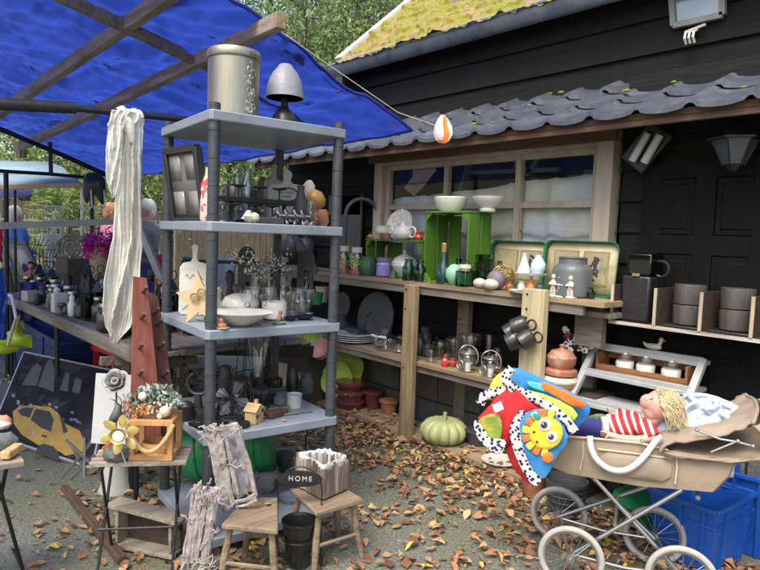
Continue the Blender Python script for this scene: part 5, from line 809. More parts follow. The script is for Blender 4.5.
for i, (px, dx, r_, h_, m_, nm, lab) in enumerate(((38, .05, 4, 12, BLK, 'black_cup', 'small black cup at the left front of the stall table'), (50, .05, 4, 14, GLS, 'clear_beaker', 'clear glass beaker beside the cream jug'), (61, .04, 4, 12, DGREY, 'grey_beaker', 'short grey beaker at the table edge'), (69, .3, 5, 26, BLACK, 'black_candlestick', 'tall black candlestick behind the white one'), (77, .25, 6, 22, mat('smoke_brown', (.06, .045, .035), .4), 'brown_jug', 'dark brown jug between candlestick and lanterns'), (84, .35, 5, 30, BLACK, 'iron_bottle', 'slim iron bottle behind the leftmost lantern'), (93, .4, 7, 26, BLK, 'black_vase', 'bulging black vase behind the lanterns'), (101, .06, 4, 18, BLK, 'black_goblet', 'black goblet between two lanterns'), (110, .3, 7, 34, DGREY, 'slate_urn', 'slate grey urn left of the black urn'), (120, .05, 5, 24, BLK, 'black_jar', 'black jar at the table edge before the curtain'), (26, .12, 5, 12, CREAM, 'cream_bowl', 'cream bowl beside the leaning picture'), (33, .14, 5, 9, TERRA, 'rust_dish', 'rust coloured dish at the left of the table'), (56, .35, 7, 18, BLK, 'black_kettle', 'black kettle shape before the wicker basket'), (46, .5, 6, 16, mat('ivory_tin', (.4, .38, .33), .5), 'ivory_tin', 'ivory tin behind the steel flask'))):
    p, s = OT(px, 310, dx); q = MB(); v_ = (px*7) % 3; q.lathe([(r_*.7*s, 0), (r_*s, 2*s), (r_*s, h_*.55*s), (r_*.55*s, h_*.72*s), (r_*.7*s, h_*s), (r_*.6*s, h_*s)] if v_ == 0 else [(r_*.9*s, 0), (r_*.3*s, 3*s), (r_*.3*s, h_*.5*s), (r_*s, h_*.8*s), (r_*.9*s, h_*s)] if v_ == 1 else [(r_*.8*s, 0), (r_*s, h_*.3*s), (r_*.95*s, h_*.8*s), (r_*.3*s, h_*.84*s), (r_*.3*s, h_*.95*s), (0, h_*s)], p, seg=16); single(nm, lab, nm.split('_')[1], q, m_)
for k, (px, dx, w_, h_, m_, lab) in enumerate(((31, .05, 14, 11, mat('pale_card', (.38, .34, .28), .8), 'pale cardboard box at the left end of the plank edge'), (75, .5, 14, 20, BLK, 'black tall box beside the wicker basket'), (90, .6, 20, 24, DGREY, 'dark grey box under the grey pack'), (60, .06, 7, 20, mat('white_frame', (.5, .5, .48), .6), 'little white framed block at the table edge'))):
    p, s = OT(px, 310, dx); q = MB(); q.box(p+V((0, 0, h_*s/2)), (.1, w_*s, h_*s), .2); single('stall_box', lab, 'box', q, m_, bev=.004)
for k in range(14):
    y = 3.3+k*.19+rnd.gauss(0, .03); dup(t, (TX+.16+rnd.uniform(0, .45), y, ZT_), rnd.random()*3, 'black lantern in the cluster on the stall table, %s counting away from the curtain' % ORD[k], scale=rnd.uniform(.75, 1.15))['group'] = 'crowded black lanterns'
jd = thing('dark_jar', 'dark jar with metal lid in the stall table row, nearest the curtain', 'jar', (TX+.06, 3.45, ZT_), 0, 'crowded dark jars'); q = MB(); q.lathe([(.03, 0), (.038, .01), (.038, .085), (.022, .105), (.026, .125)], seg=16); q.build('body', mat('dark_jar_glaze', (.03, .028, .03), .25, coat=.3), jd); q = MB(); q.lathe([(.027, .125), (.027, .14), (0, .142)], seg=14); q.build('lid', STEEL, jd)
for k in range(17): dup(jd, (TX+.05+rnd.uniform(0, .14), 3.5+k*.15+rnd.gauss(0, .02), ZT_), 0, 'dark jar with metal lid in the stall table row, %s counting away from the curtain' % ORD[k+1], scale=rnd.uniform(.7, 1.3))
# wicker basket with round lid
p, s = OT(73, 292, .45); t = thing('wicker_basket', 'tall dark wicker basket with a round open lid', 'basket', p); WIC = mat('dark_wicker', (.1, .08, .06), .8, var=.5, scale=40, bump=1, bscale=80); q = MB(); q.box((0, 0, 19*s), (24*s, 24*s, 36*s), .2); q.build('body', WIC, t, bev=.01); q = MB(); c = V((0, -.0, 46*s))
for r_ in (3, 7, 11, 15): q.ring(c, r_*s, 1.2*s, axis=FH, seg=24)
for k in range(14): a = 2*pi*k/14; q.tube([c, c+(RH*cos(a)+V((0, 0, sin(a))))*15*s], .8*s, 4)
q.ring((0, 0, 30*s), 17*s, .8*s, axis=FH, a0=pi, a1=2*pi); q.build('lid', mat('pale_wicker', (.2, .17, .14), .8, var=.5, scale=40), t)
# picture leaning left
a, b_ = at(20, 283, X=1.5), at(46, 296, X=1.55); a.z = ZT_+.0; b_.z = ZT_; c = V((-.1, .28, .40)); framebox(b_, a, c, .02, .03, 'leaning_picture', 'grey framed picture leaning at the far left of the stall', 'picture', DGREY, mat('faded_print', (.3, .3, .29), .5, dirt=(.1, .1, .1), dscale=5), 1, 1)
# fairy doll
p, s = OT(31, 296, .35); t = thing('fairy_doll', 'small fairy doll in a pink top with blue wings', 'doll', p); q = MB(); q.tube([(0, 0, 0), (0, 0, 8*s), (0, 0, 14*s), (0, 0, 18*s)], [3.4*s, 3*s, 2.4*s, 1*s]); q.build('dress', mat('pink_cloth', (.5, .12, .15), .8), t); q = MB(); q.ball((0, 0, 20*s), 3*s); q.tube([RH*(-2*s)+V((0, 0, 15*s)), RH*(-7*s)+V((0, 0, 10*s))], 1*s, 6); q.tube([RH*(2*s)+V((0, 0, 15*s)), RH*(8*s)+V((0, 0, 13*s))], 1*s, 6); q.build('body', PSKIN, t, remesh=.003)
q = MB(); q.ball((0, .012, 21*s), 3.4*s, (1, 1, 1.1)); q.build('hair', BLK, t)
for sg in (-1, 1): q = MB(); q.pillow([RH*(sg*x*s)+V((0, 0, z*s))+FH*.02 for x, z in ((1, 14), (8, 24), (11, 18), (7, 12))], FH, .003, 2); q.build('wing', NAVY, t)
# purple banner cloth, feather duster, bust
q = MB(); a = at(20, 282, Y=5.4); b_ = at(62, 282, Y=5.4); q.grid(20, 8, lambda u, v: a.lerp(b_, u)+V((0, .02*sin(u*20), -.30*v))); single('purple_cloth', 'dark purple cloth draped behind the fairy doll', 'cloth', q, mat('purple_cloth', (.04, .03, .16), .9), solid=.004)
MAG = [mat('magenta_feather', (.4, .01, .2), .8, var=.3), mat('pink_feather', (.55, .03, .3), .8)]
p = at(102, 252, Y=4.9); s = mpp(p); q = MB(); q.cur = 0
for k in range(520):
    a_ = rnd.random()*6.28; rr = rnd.random()**.5; c = p+RH*(15*s*rr*cos(a_))+FH*(8*s*rr*sin(a_))+V((0, 0, rnd.uniform(-6, 24)*s*(1.1-rr*.5))); q.cur = rnd.randrange(2); d = V((cos(a_)*rr, sin(a_)*rr, rnd.uniform(-.9, .3))).normalized(); e_ = d.orthogonal().normalized(); L = rnd.uniform(4, 9)*s; q.add([c-e_*.5*s, c+d*L*.6-e_*1.2*s, c+d*L, c+d*L*.6+e_*1.2*s, c+e_*.5*s], [(0, 1, 2, 3, 4)])
t = thing('feather_boa_bust', 'tan torso bust wearing a magenta feather boa', 'bust', p+V((0, 0, -.35))); q.build('feather_boa', MAG, t, world=True); q = MB(); q.lathe([(8*s, -46*s), (10*s, -40*s), (8*s, -26*s), (11*s, -12*s), (12*s, -2*s), (5*s, 4*s), (3*s, 8*s)], p, sy=.7); q.build('torso', mat('tan_torso', (.3, .22, .16), .7), t, world=True)
q = MB(); p = at(103, 288, Y=4.2); s = mpp(p); q.pillow([p+RH*x*s+V((0, 0, -y*s)) for x, y in ((-13, 8), (-8, -4), (2, -12), (12, -8), (14, 8), (6, 12), (-6, 13))], -FH, .06, 5, wob=.03); t = single('grey_pack', 'grey plastic wrapped pack with a blue patch on the stall table', 'pack', q, mat('grey_film', (.25, .27, .3), .35)); 
r = MB(); r.pillow([p-FH*.055+RH*x*s+V((0, 0, -y*s)) for x, y in ((-6, 2), (2, -6), (5, -4), (-2, 4))], -FH, .01, 3); r.v = [v_-t.location for v_ in r.v]; WM[t] = Matrix.Identity(4); r.build('blue_patch', BLUEP, t)
# wire chairs / drying racks behind
for i, (px, py, lab) in enumerate(((38, 262, 'black wire basket stand left of the wicker basket'), (55, 258, 'black wire basket stand next to the wicker lid'))):
    p, s = OT(px, 300, .6); q = MB()
    for k in range(6): q.tube([p+RH*((-12+k*4.8)*s), p+RH*((-8+k*3.2)*s)+V((0, 0, 30*s)), p+RH*((-10+k*4)*s)+FH*.1+V((0, 0, (44-abs(k-2.5)*3)*s))], .004, 5)
    for z in (8, 22, 34): q.tube([p+RH*(-11*s)+V((0, 0, z*s)), p+FH*.05+V((0, 0, z*s)), p+RH*(11*s)+V((0, 0, z*s))], .004, 5)
    single('wire_rack', lab, 'rack', q, BLACK)
p, s = OT(50, 262, .9); q = MB(); q.lathe([(3*s, 0), (5*s, 12*s), (10*s, 20*s), (11*s, 26*s), (9*s, 24*s)], p+V((0, 0, 14*s))); q.lathe([(7*s, 0), (7*s, 1*s), (2*s, 3*s), (2*s, 16*s)], p); single('white_compote', 'small white footed bowl behind the wire stands', 'bowl', q, CER)
p, s = OT(52, 240, 1.0); q = MB(); W_ = 18*s
for k in range(5): q.box(p+RH*((-9+k*4.5)*s)+V((0, 0, 52*s)), (.012, .012, 30*s)); q.beam(p+RH*(-9*s)+V((0, 0, (38+k*7)*s)), p+RH*(9*s)+V((0, 0, (38+k*7)*s)), .012, .012)
q.box(p+V((0, 0, 18*s)), (.02, .02, 38*s)); single('white_lattice', 'small white lattice panel standing above the stall goods', 'lattice', q, WHITE)
q = MB(); q.tube([at(12, 296, X=1.05), at(16, 318, X=1.03), at(8, 345, X=1.02)], .012, 7); q.tube([at(12, 296, X=1.05), at(5, 294, X=1.04)], .012, 7); single('white_cane', 'white curved cane leaning at the left end of the table', 'cane', q, WHITE)
# clothes at far left edge, blue bag
def drapething(rows, Y, name, label, cat, m, folds=3, amp=.03): return drape(rows, Y, folds, amp, name, label, cat, m, 40, 40)
drapething([(224, -20, 2), (240, -20, 3), (262, -20, 2)], 5.2, 'red_garment', 'red garment hanging at the left edge of the stall', 'garment', RED)
drapething([(268, -25, 3), (300, -25, 8), (340, -25, 6)], 4.4, 'blue_bag', 'big blue plastic bag hanging at the left edge', 'bag', mat('royal_blue_film', (.01, .05, .3), .35))
# under the table
q = MB(); c = at(20, 332, X=1.2); s = mpp(c)
for pts, th in ((((-24, 18), (-24, 4), (-10, 0), (-3, -8), (4, 2), (14, 2), (22, 0), (24, 18), (4, 15)), .07), (((-26, 22), (-16, 6), (0, 8), (0, 18), (-14, 24)), .05)): q.pillow([c+RH*x*s+V((0, 0, -y*s)) for x, y in pts], -FH, th, 6, wob=.05, ws=9)
q.tube([c+RH*(-4*s)+V((0, 0, 2*s)), c+V((0, 0, 17*s)), c+RH*(5*s)+V((0, 0, 4*s))], .012, 6); single('lime_bag', 'crumpled lime green and yellow shopping bag on the blue tub', 'bag', q, LIME, smooth=70)
def tub(a, b_, dpt, h, name, label, m, z0=0, taper=.06):
    """open plastic tub whose front top edge runs a-b_ (world), dpt behind"""
    a, b_ = V(a), V(b_); u = (b_-a); L = u.length; u.normalize(); n_ = V((-u.y, u.x, 0));
    if n_.dot(FH) < 0: n_ = -n_
    c = (a+b_)/2+n_*dpt/2; t = thing(name, label, name.split('_')[-1], (c.x, c.y, z0)); zt_ = a.z
    def rect(k, z, sh_=0): return [c*1+u*(sx*(L/2*k-sh_))+n_*(sy*(dpt/2*k-sh_))+V((0, 0, z-c.z)) for sx, sy in ((-1, -1), (1, -1), (1, 1), (-1, 1))]
    q = MB(); k0 = 1-taper*2; o, i_, bo, bi = rect(1, zt_), rect(1, zt_, .008), rect(k0, z0+.005), rect(k0, z0+.015, .008); q.add(o+i_+bo+bi, [(3, 2, 1, 0)[::-1] and (8, 9, 10, 11), (12, 15, 14, 13)]+[(j, (j+1) % 4, 4+(j+1) % 4, 4+j) for j in range(4)]+[(8+j, 8+(j+1) % 4, (j+1) % 4, j) for j in range(4)]+[(4+j, 4+(j+1) % 4, 12+(j+1) % 4, 12+j) for j in range(4)]); q.build('body', m, t, world=True)
    q = MB(); r_ = rect(1.02, zt_+.004)
    for j in range(4): q.beam(r_[j], r_[(j+1) % 4], .022, .02)
    for j in range(4): q.beam(V(r_[j])-V((0, 0, .07)), V(r_[(j+1) % 4])-V((0, 0, .07)), .006, .006)
    q.build('rim', m, t, world=True, bev=.005)
    q = MB()
    for f in (.15, .5, .85): p1 = o[0].lerp(o[1], f); p2 = bo[0].lerp(bo[1], f); q.beam(p1-n_*.004, p2-n_*.004, .014, .012, up=n_)
    for f in (.25, .75): p1 = o[1].lerp(o[2], f); p2 = bo[1].lerp(bo[2], f); q.beam(p1+u*.004, p2+u*.004, .014, .012, up=u)
    q.build('rib', m, t, world=True)
    return t, c, u, n_
a, b_ = at(-18, 347, X=1.26), at(60, 350, X=1.26); b_.z = a.z = .5
tub(b_+V((0, 0, 0)), a, .5, .5, 'navy_tub', 'dark blue plastic tub under the stall table', mat('navy_plastic', (.012, .03, .14), .5), z0=0)
for i, (x0, x1, yt, X, hh, lab, m_) in enumerate(((58, 84, 345, 1.5, .4, 'grey cardboard box under the stall table', mat('grey_card', (.1, .1, .1), .8)), (28, 52, 330, 1.7, .55, 'dark box behind the lime bag', WD_DARK))):
    a = at(x0, yt, X=X); b_ = at(x1, yt, X=X); q = MB(); q.box((X+.15, (a.y+b_.y)/2, a.z/2), (.3, abs(a.y-b_.y), a.z)); single('storage_box', lab, 'box', q, m_, bev=.004)
t = thing('red_crate', 'red slatted crate holding cream parcels under the table', 'crate', at(97, 390, X=1.55)); q = MB()
for px in (86, 91, 96, 110, 118): q.beam(at(px, 342, X=1.5), at(px, 368, X=1.5), .025, .03, up=(1, 0, 0))
q.beam(at(84, 344, X=1.49), at(120, 356, X=1.49), .03, .03); q.beam(at(84, 366, X=1.49), at(120, 372, X=1.49), .03, .03); q.build('slats', RED, t, world=True); q = MB(); a = at(88, 350, X=1.6); b_ = at(112, 350, X=1.6); q.box((1.68, (a.y+b_.y)/2, a.z-.08), (.14, a.y-b_.y, .3)); q.build('parcel', CREAM, t, world=True, bev=.01)
# taxi canvas ------------------------------------------------------------
BL, BR = at(-10, 434, Z=.03), at(92, 468, Z=.03); TL = at(24, 352, X=1.08); up_ = TL-BL; 
cv = thing('taxi_canvas', 'dark city canvas with a yellow taxi leaning against the table', 'picture', (BL+BR)/2); TR = BR+up_; nr = (BR-BL).cross(up_).normalized()
if nr.dot(FH) > 0: nr = -nr
q = MB(); q.prism([BL, BR, TR, TL], -nr*.03); q.build('canvas', mat('city_print', (.02, .02, .024), .75, var=.5, scale=6, dirt=(.05, .05, .055), dscale=5, dlo=.52, dhi=.6, spec=.08), cv, world=True)
q = MB()
for a, b_ in ((BL, BR), (BR, TR), (TR, TL), (TL, BL)): q.beam(a+nr*.002-nr*.012, b_+nr*.002-nr*.012, .026, .012, up=(b_-a).cross(nr))
q.build('frame', mat('thin_frame', (.3, .31, .33), .4), cv, world=True)
def cvp(x, y, e=.002): return onp(x, y, BL, nr)+nr*e
def flat(pts, m, nm, e=.002): q = MB(); q.prism([cvp(x, y, e) for x, y in pts], nr*.0012); return q.build(nm, m, cv, world=True, smooth=0)
YT = mat('taxi_yellow', (.36, .22, .03), .5, var=.2, scale=12); BLDM = mat('print_building', (.075, .075, .08), .8, var=.4, scale=20, stretch=(1, 1, 8))
for pts in (((22, 385), (33, 366), (38, 363), (42, 368), (37, 386)), ((38, 386), (47, 362), (52, 358), (55, 372), (54, 392)), ((60, 390), (66, 372), (70, 374), (68, 392)), ((72, 392), (76, 378), (82, 380), (80, 394))): flat(pts, BLDM, 'printed_building', .0015)
flat([(13, 412), (19, 407), (33, 406), (50, 407), (58, 413), (66, 424), (80, 431), (84, 440), (83, 452), (66, 456), (60, 452), (38, 445), (22, 435), (14, 424)], YT, 'printed_taxi'); flat([(18, 411), (24, 408), (34, 408), (30, 418), (22, 416)], INK, 'printed_window', .0036); flat([(36, 409), (50, 412), (54, 420), (51, 432), (41, 428), (31, 420)], INK, 'printed_window', .0036); flat([(60, 417), (64, 420), (68, 432), (64, 434)], INK, 'printed_window', .0036); flat([(38, 447), (44, 444), (54, 447), (60, 455), (58, 461), (36, 453)], INK, 'printed_wheel', .0036); flat([(42, 435), (47, 436), (47, 438), (42, 437)], INK, 'printed_handle', .0036); flat([(28, 430), (35, 432), (35, 436), (28, 434)], TERRA, 'printed_logo', .0036)
for k in range(26): x = rnd.uniform(12, 80); y = rnd.uniform(392, 404)+(x-12)*.28; flat([(x, y), (x+3, y+.6), (x+3, y+3), (x, y+2.4)], rnd.choice((BLDM, STEEL, YT)), 'printed_car', .0015)
# scissor legs of a dark folding stand
q = MB()
for x0, y0, x1, y1 in ((93, 440, 62, 478), (66, 440, 98, 470), (84, 438, 84, 478), (95, 455, 70, 480), (72, 446, 92, 484)): q.beam(at(x0, y0, t=2.95), at(x1, y1, t=2.9), .01, .012)
single('folding_stand', 'grey folded stand with crossed legs behind the slatted table', 'stand', q, mat('stand_grey', (.13, .135, .14), .5, .4))
# white sketch canvas
A_, B_, C_, D_ = at(96, 373, Y=2.95), at(150, 376, Y=2.85), at(146, 447, Y=2.8), at(91, 443, Y=2.9); t = thing('sketch_canvas', 'white canvas with a faint grey flower sketch behind the red board', 'picture', (A_+C_)/2); nn = (B_-A_).cross(D_-A_).normalized()
if nn.dot(FH) > 0: nn = -nn
q = MB(); q.prism([A_, B_, C_, D_], -nn*.018); q.build('canvas', mat('primed_canvas', (.5, .51, .52), .8, var=.05), t, world=True); q = MB()
for k in range(16): a = k*.42; c = onp(122, 412, A_, nn)+nn*.002; q.tube([c, c+RH*(.05*cos(a)*(1+.3*sin(3*k)))+V((0, 0, .06*sin(a))), c+RH*(.075*cos(a+.25))+V((0, 0, .085*sin(a+.25)))], .0018, 4)
q.build('drawn_line', DGREY, t, world=True)
# ============================================================ FRONT LEFT: PEG BOARDS, SLATTED TABLE
def plank(quad, t_, th, name, label, cat, m, pegs=(), tt=(None,)):
    P = [at(x, y, Y=yy) for x, y, yy in quad]; n_ = (P[1]-P[0]).cross(P[-1]-P[0]).normalized()
    if n_.dot(FH) > 0: n_ = -n_
    t = thing(name, label, cat, P[-1]); q = MB(); q.prism([onp(x, y, P[0], n_) for x, y, _ in quad], -n_*th); q.build('board', m, t, world=True, bev=.003)
    for px, py in pegs:
        c = onp(px, py, P[0], n_); r = MB(); r.tube([c, c+n_*.035+V((0, 0, .008))+RH*.012, c+n_*.05+V((0, 0, .018))+RH*.012], [.007, .006, .008], 8); r.build('peg', mat('peg_iron', (.06, .04, .035), .5), t, world=True)
    return t
plank([(133, 276, 2.72), (147, 278, 2.70), (160, 400, 2.62), (162, 444, 2.6), (128, 444, 2.62), (131, 380, 2.64)], 0, .02, 'red_pegboard', 'tall red painted tapering board with iron pegs', 'peg board', WD_RED, ((139, 348), (139, 374), (141, 318), (143, 292)))
plank([(149, 292, 2.78), (158, 296, 2.77), (166, 340, 2.72), (173, 390, 2.68), (175, 440, 2.65), (150, 440, 2.65), (141, 340, 2.72)], 0, .02, 'brown_pegboard', 'dark brown tapering board with iron pegs beside the red one', 'peg board', WD_BROWN, ((153, 314), (158, 348), (162, 376), (156, 325)))
ZTB = .46; FL, FR = at(88, 464, Z=ZTB), at(185, 462, Z=ZTB); BRr, BLl = at(188, 444, Z=ZTB), at(95, 451, Z=ZTB)
dn = ((BRr-FR)+(BLl-FL))/2; ux = (FR-FL).normalized(); dn = (dn-ux*dn.dot(ux)); dn.z = 0; dL = max(.22, dn.length); dn.normalize(); LT_ = (FR-FL).length
t = thing('slatted_table', 'small weathered slatted table with black folding legs', 'table', ((FL.x+FR.x)/2, (FL.y+FR.y)/2, 0)); ctr = (FL+FR)/2
for k in range(5): q = MB(); o = FL+dn*(dL*(k+.5)/5)-V((0, 0, .009)); q.beam(o-ux*.004*(k % 2), o+ux*(LT_+.004), dL/5-.02, .018); q.build('slat', WD_TABLE, t, world=True, bev=.002)
q = MB()
for f in (.12, .88): a = FL+ux*LT_*f; q.beam(a-V((0, 0, .026))+dn*.01, a+dn*(dL-.01)-V((0, 0, .026)), .012, .014)
q.build('frame', BLACK, t, world=True)
for f, g_ in ((.12, 1), (.12, -1), (.88, 1), (.88, -1)):
    a = FL+ux*LT_*f+dn*(.02 if g_ > 0 else dL-.02)-V((0, 0, .03)); b_ = FL+ux*LT_*(f+(-.02 if f < .5 else .0))+dn*(dL-.0 if g_ > 0 else -.02); b_.z = 0; q = MB(); q.tube([a, b_], .006, 7); q.build('leg', BLACK, t, world=True)
q = MB(); a = FL+ux*LT_*.1-V((0, 0, .26)); q.tube([a, a+ux*LT_*.78], .005, 6); q.build('stretcher', BLACK, t, world=True); q = MB(); a.z = .012; q.tube([a, a+ux*LT_*.78], .005, 6); q.build('stretcher', BLACK, t, world=True)
# lantern + flowers on the table
def tabp(px, f, z=ZTB+.001): p0 = FL+dn*dL*f; p = onp(px, 455, p0, dn); p.z = z; return p, mpp(p)
p, s = tabp(156, .42); rz = atan2(ux.y, ux.x); t = thing('wooden_lantern', 'open square wooden lantern with thick rope handle on the slatted table', 'lantern', p, rz-.1); W_ = 42*s; H_ = 40*s; th = 5.5*s; q = MB()
for x in (-1, 1):
    for y in (-1, 1): q.box((x*(W_-th)/2, y*(W_-th)/2*.9, H_/2), (th, th, H_-2*th))
for z in (th/2, H_-th/2):
    for y in (-1, 1): q.box((0, y*(W_-th)/2*.9, z), (W_, th, th))
    for x in (-1, 1): q.box((x*(W_-th)/2, 0, z), (th-.001, W_*.9-2*th, th-.001))
q.box((0, 0, .004), (W_-th, W_*.8, .008)); q.build('frame', wood('honey_wood', (.5, .26, .1), 2, rough=.5, var=.2), t, bev=.002)
q = MB(); q.lathe([(11*s, .01), (15*s, .012), (15*s, 11*s), (13*s, 14*s), (12*s, 14*s), (12*s, 5*s), (0, 5*s)]); q.build('candle_cup', wood('honey_wood3', (.38, .2, .08), 0, rough=.5), t)
q = MB(); pts = [V((-W_*.53+W_*1.06*i/26, -W_*.52-.012*sin(pi*i/26), H_*.93-26*s*abs(sin(pi*i/26))**.8)) for i in range(27)]; q.tube(pts, .0085, 8)
for i in range(26): q.ring(pts[i].lerp(pts[min(i+1, 26)], .5), .0088, .0015, axis=(pts[min(i+1, 26)]-pts[i])+V((0, .004, .004)), seg=8, ts=4)
q.build('rope_handle', mat('rope', (.5, .33, .17), .85, scale=60), t)
fp = p+V((0, 0, H_)); t = thing('flower_arrangement', 'dried flower arrangement with baubles on top of the wooden lantern', 'flowers', fp); q = MB(); q.lathe([(14*s, 0), (18*s, 4*s), (19*s, 9*s)]); q.build('bowl', GLS, t)
FM = [mat('eucalyptus', (.12, .2, .15), .7, var=.4), mat('dark_leaf', (.04, .09, .04), .7, var=.4), mat('silver_leaf', (.3, .38, .34), .7), mat('pale_leaf', (.5, .52, .46), .7)]
def fpnt():
    a = rnd.random()*6.28; r_ = rnd.random()**.5*27*s; return (RH*(cos(a)*r_)+FH*(sin(a)*r_*.5)+V((0, 0, (4+28*sqrt(max(0, 1-(r_/(29*s))**2))*rnd.uniform(.4, 1))*s)), 1)
q = MB(); leafy(q, 620, fpnt, .013, 4); q.build('foliage', FM, t)
q = MB(); OB = [mat('orange_berry', (.6, .22, .07), .5, var=.2), mat('cream_bud', (.65, .5, .36), .6), mat('pearl_bauble', (.62, .5, .38), .3, coat=.5), mat('white_bloom', (.72, .68, .6), .8)]
for k in range(70): a = rnd.gauss(0, 1); q.cur = rnd.choice((0, 0, 1)); q.ball(RH*(-20+rnd.gauss(0, 5))*s-FH*rnd.uniform(4, 12)*s+V((0, 0, (8+rnd.gauss(0, 4))*s)), rnd.uniform(.9, 1.8)*s, (1, 1, 1), 7)
for k in range(16): q.cur = 1; q.ball(RH*(6+rnd.gauss(0, 5))*s-FH*rnd.uniform(10, 15)*s+V((0, 0, (10+rnd.gauss(0, 4))*s)), 1.5*s, (1, 1, 1), 7)
for x, z, r_, mi in ((13, 8, 5.4, 2), (-9, 22, 4.2, 3), (-22, 22, 2.8, 3), (8, 3, 3, 3)): q.cur = mi; q.ball(RH*x*s-FH*13*s+V((0, 0, z*s)), r_*s, (1, 1, 1), 14)
q.cur = 0
for k in range(9): a = k*.7; q.pillow([RH*(-7*s)-FH*13*s+V((0, 0, 9*s))+(RH*cos(a+d)+V((0, 0, sin(a+d))))*r_*s for d, r_ in ((0, .5), (-.3, 5), (0, 7), (.3, 5))], -FH, .003, 2)
q.build('blooms', OB, t)
# rock with metal flowers
p, s = tabp(119, .12); q = MB(); q.ball(p+V((0, 0, 8*s)), 14*s, (1, .6, .68), 18, nz=.4, ns=2.6); single('grey_rock', 'dark grey rough rock on the slatted table', 'rock', q, ROCK)
t = thing('daffodil_candle_holder', 'yellow metal daffodil candle holder leaning on the rock', 'candle holder', p+V((0, 0, 18*s))); c = p+RH*6*s-FH*.04+V((0, 0, 31*s)); q = MB(); YM = mat('yellow_enamel', (.5, .4, .13), .35, .3, var=.25, scale=20)
for k in range(6): a = k*pi/3+.35; d = RH*cos(a)+V((0, 0, sin(a))); e_ = RH*-sin(a)+V((0, 0, cos(a))); q.pillow([c+d*5*s, c+d*11*s-e_*5*s-FH*.004, c+d*17*s-e_*4*s-FH*.01, c+d*21*s-FH*.012, c+d*17*s+e_*4*s-FH*.01, c+d*11*s+e_*5*s-FH*.004], -FH, .002, 3)
q.lathe([(5*s, 0), (7.5*s, 7*s), (8*s, 9*s), (7*s, 8*s), (5*s, 2*s), (0, 1.5*s)], c, axis=-FH); q.build('petals', YM, t, world=True); q = MB(); q.lathe([(5.4*s, 3*s), (5.6*s, 7*s), (0, 7*s)], c, axis=-FH); q.build('tealight', CER, t, world=True); q = MB(); q.tube([c, c-V((0, 0, 16*s)), c+RH*.02-V((0, 0, 30*s))], .003, 6); q.build('stem', STEEL, t, world=True)
t = thing('metal_rose', 'grey metal rose and bird on a thin stem above the rock', 'ornament', p); q = MB(); b0 = p+RH*(-3*s)+V((0, 0, 10*s)); RS_ = mat('grey_tin', (.16, .16, .16), .45, .6, var=.35); tp_ = b0+V((0, 0, 70*s)); q.tube([b0, tp_], .0035, 6); q.build('stem', RS_, t, world=True); q = MB()
for r_, h_ in ((11, 0), (8, 2.5), (5, 4.5)): q.lathe([(1*s, h_*s), (r_*.7*s, (h_+.6)*s), (r_*s, (h_+3)*s), (r_*.93*s, (h_+3.2)*s), (r_*.6*s, (h_+1.4)*s)], tp_, axis=-FH+V((0, 0, .55)), seg=30, flute=.2, nf=5 if r_ > 6 else 4)
q.ball(tp_-FH*5*s+V((0, 0, 3*s)), 2.4*s)
q.build('rose', RS_, t, world=True); q = MB(); cc = b0+V((0, 0, 38*s)); q.tube([cc+RH*(-7*s)+V((0, 0, -9*s)), cc+RH*(-3*s)+V((0, 0, -6*s)), cc+RH*1*s, cc+RH*2*s+V((0, 0, 8*s)), cc+RH*-1*s+V((0, 0, 11*s))], [1.5*s, 4.5*s, 5*s, 3*s, 1*s], 9); q.build('bird', RS_, t, world=True)
q = MB(); pp, s2 = tabp(106, .25); q.tube([pp+V((0, 0, 2*s)), pp+RH*2*s+V((0, 0, 9*s)), pp+RH*8*s+V((0, 0, 20*s)), pp+RH*16*s+V((0, 0, 26*s))], [.012, .02, .014, .006], 10); single('rusty_bird', 'rusty red curved metal tail form behind the rock', 'ornament', q, mat('rust', (.3, .07, .03), .7, var=.3))
# tilted nesting box
a, b_ = at(114, 545, Z=.02), at(172, 557, Z=.02); u = (b_-a).normalized(); n_ = V((-u.y, u.x, 0)); s = mpp(a); t = thing('wooden_box', 'small grey weathered box with open front under the slatted table', 'box', ((a.x+b_.x)/2, (a.y+b_.y)/2, 0)); W_ = (b_-a).length*1.0; H_ = 38*s; D_ = .07; tt = .014
GW = wood('box_wood', (.3, .26, .21), 0, dirt=(.17, .15, .12))
q = MB(); q.beam(a-u*.012, b_+u*.012, .02, .016); q.beam(a+n_*D_/2, b_+n_*D_/2, D_, .012); q.build('base', GW, t, world=True, bev=.002)
for o, nm in ((a+u*.012, 'side_panel'), (b_-u*.012, 'side_panel')): q = MB(); q.beam(o+V((0, 0, H_/2+.008)), o+V((0, 0, H_/2+.008))+n_*D_, tt, H_-.012); q.build(nm, GW, t, world=True, bev=.002)
q = MB(); o = a-u*.03+V((0, 0, H_+.012)); e_ = b_+u*.035+V((0, 0, H_-.012)); q.beam(o+n_*D_*.4, e_+n_*D_*.4, D_*1.25, .016); q.build('roof_board', GW, t, world=True, bev=.002); q = MB(); q.beam(a+n_*D_+V((0, 0, H_/2)), b_+n_*D_+V((0, 0, H_/2)), .01, H_*.97); q.build('back', WD_DARK, t, world=True)
q = MB(); q.beam(at(64, 488, Z=.02), at(122, 560, Z=.02), .035, .035); single('base_beam', 'dark brown timber beam lying on the asphalt at the left', 'beam', q, wood('rust_brown_wood', (.09, .055, .04), 1), bev=.004)
q = MB(); a = at(110, 495, Z=.0); q.lathe([(.09, 0), (.075, .04), (.05, .18), (.045, .32), (.06, .36)], a+V((.05, .05, 0)), seg=28); single('white_pedestal', 'pale curved pedestal leg standing under the slatted table', 'pedestal', q, mat('pale_grey_paint', (.4, .4, .38), .6))
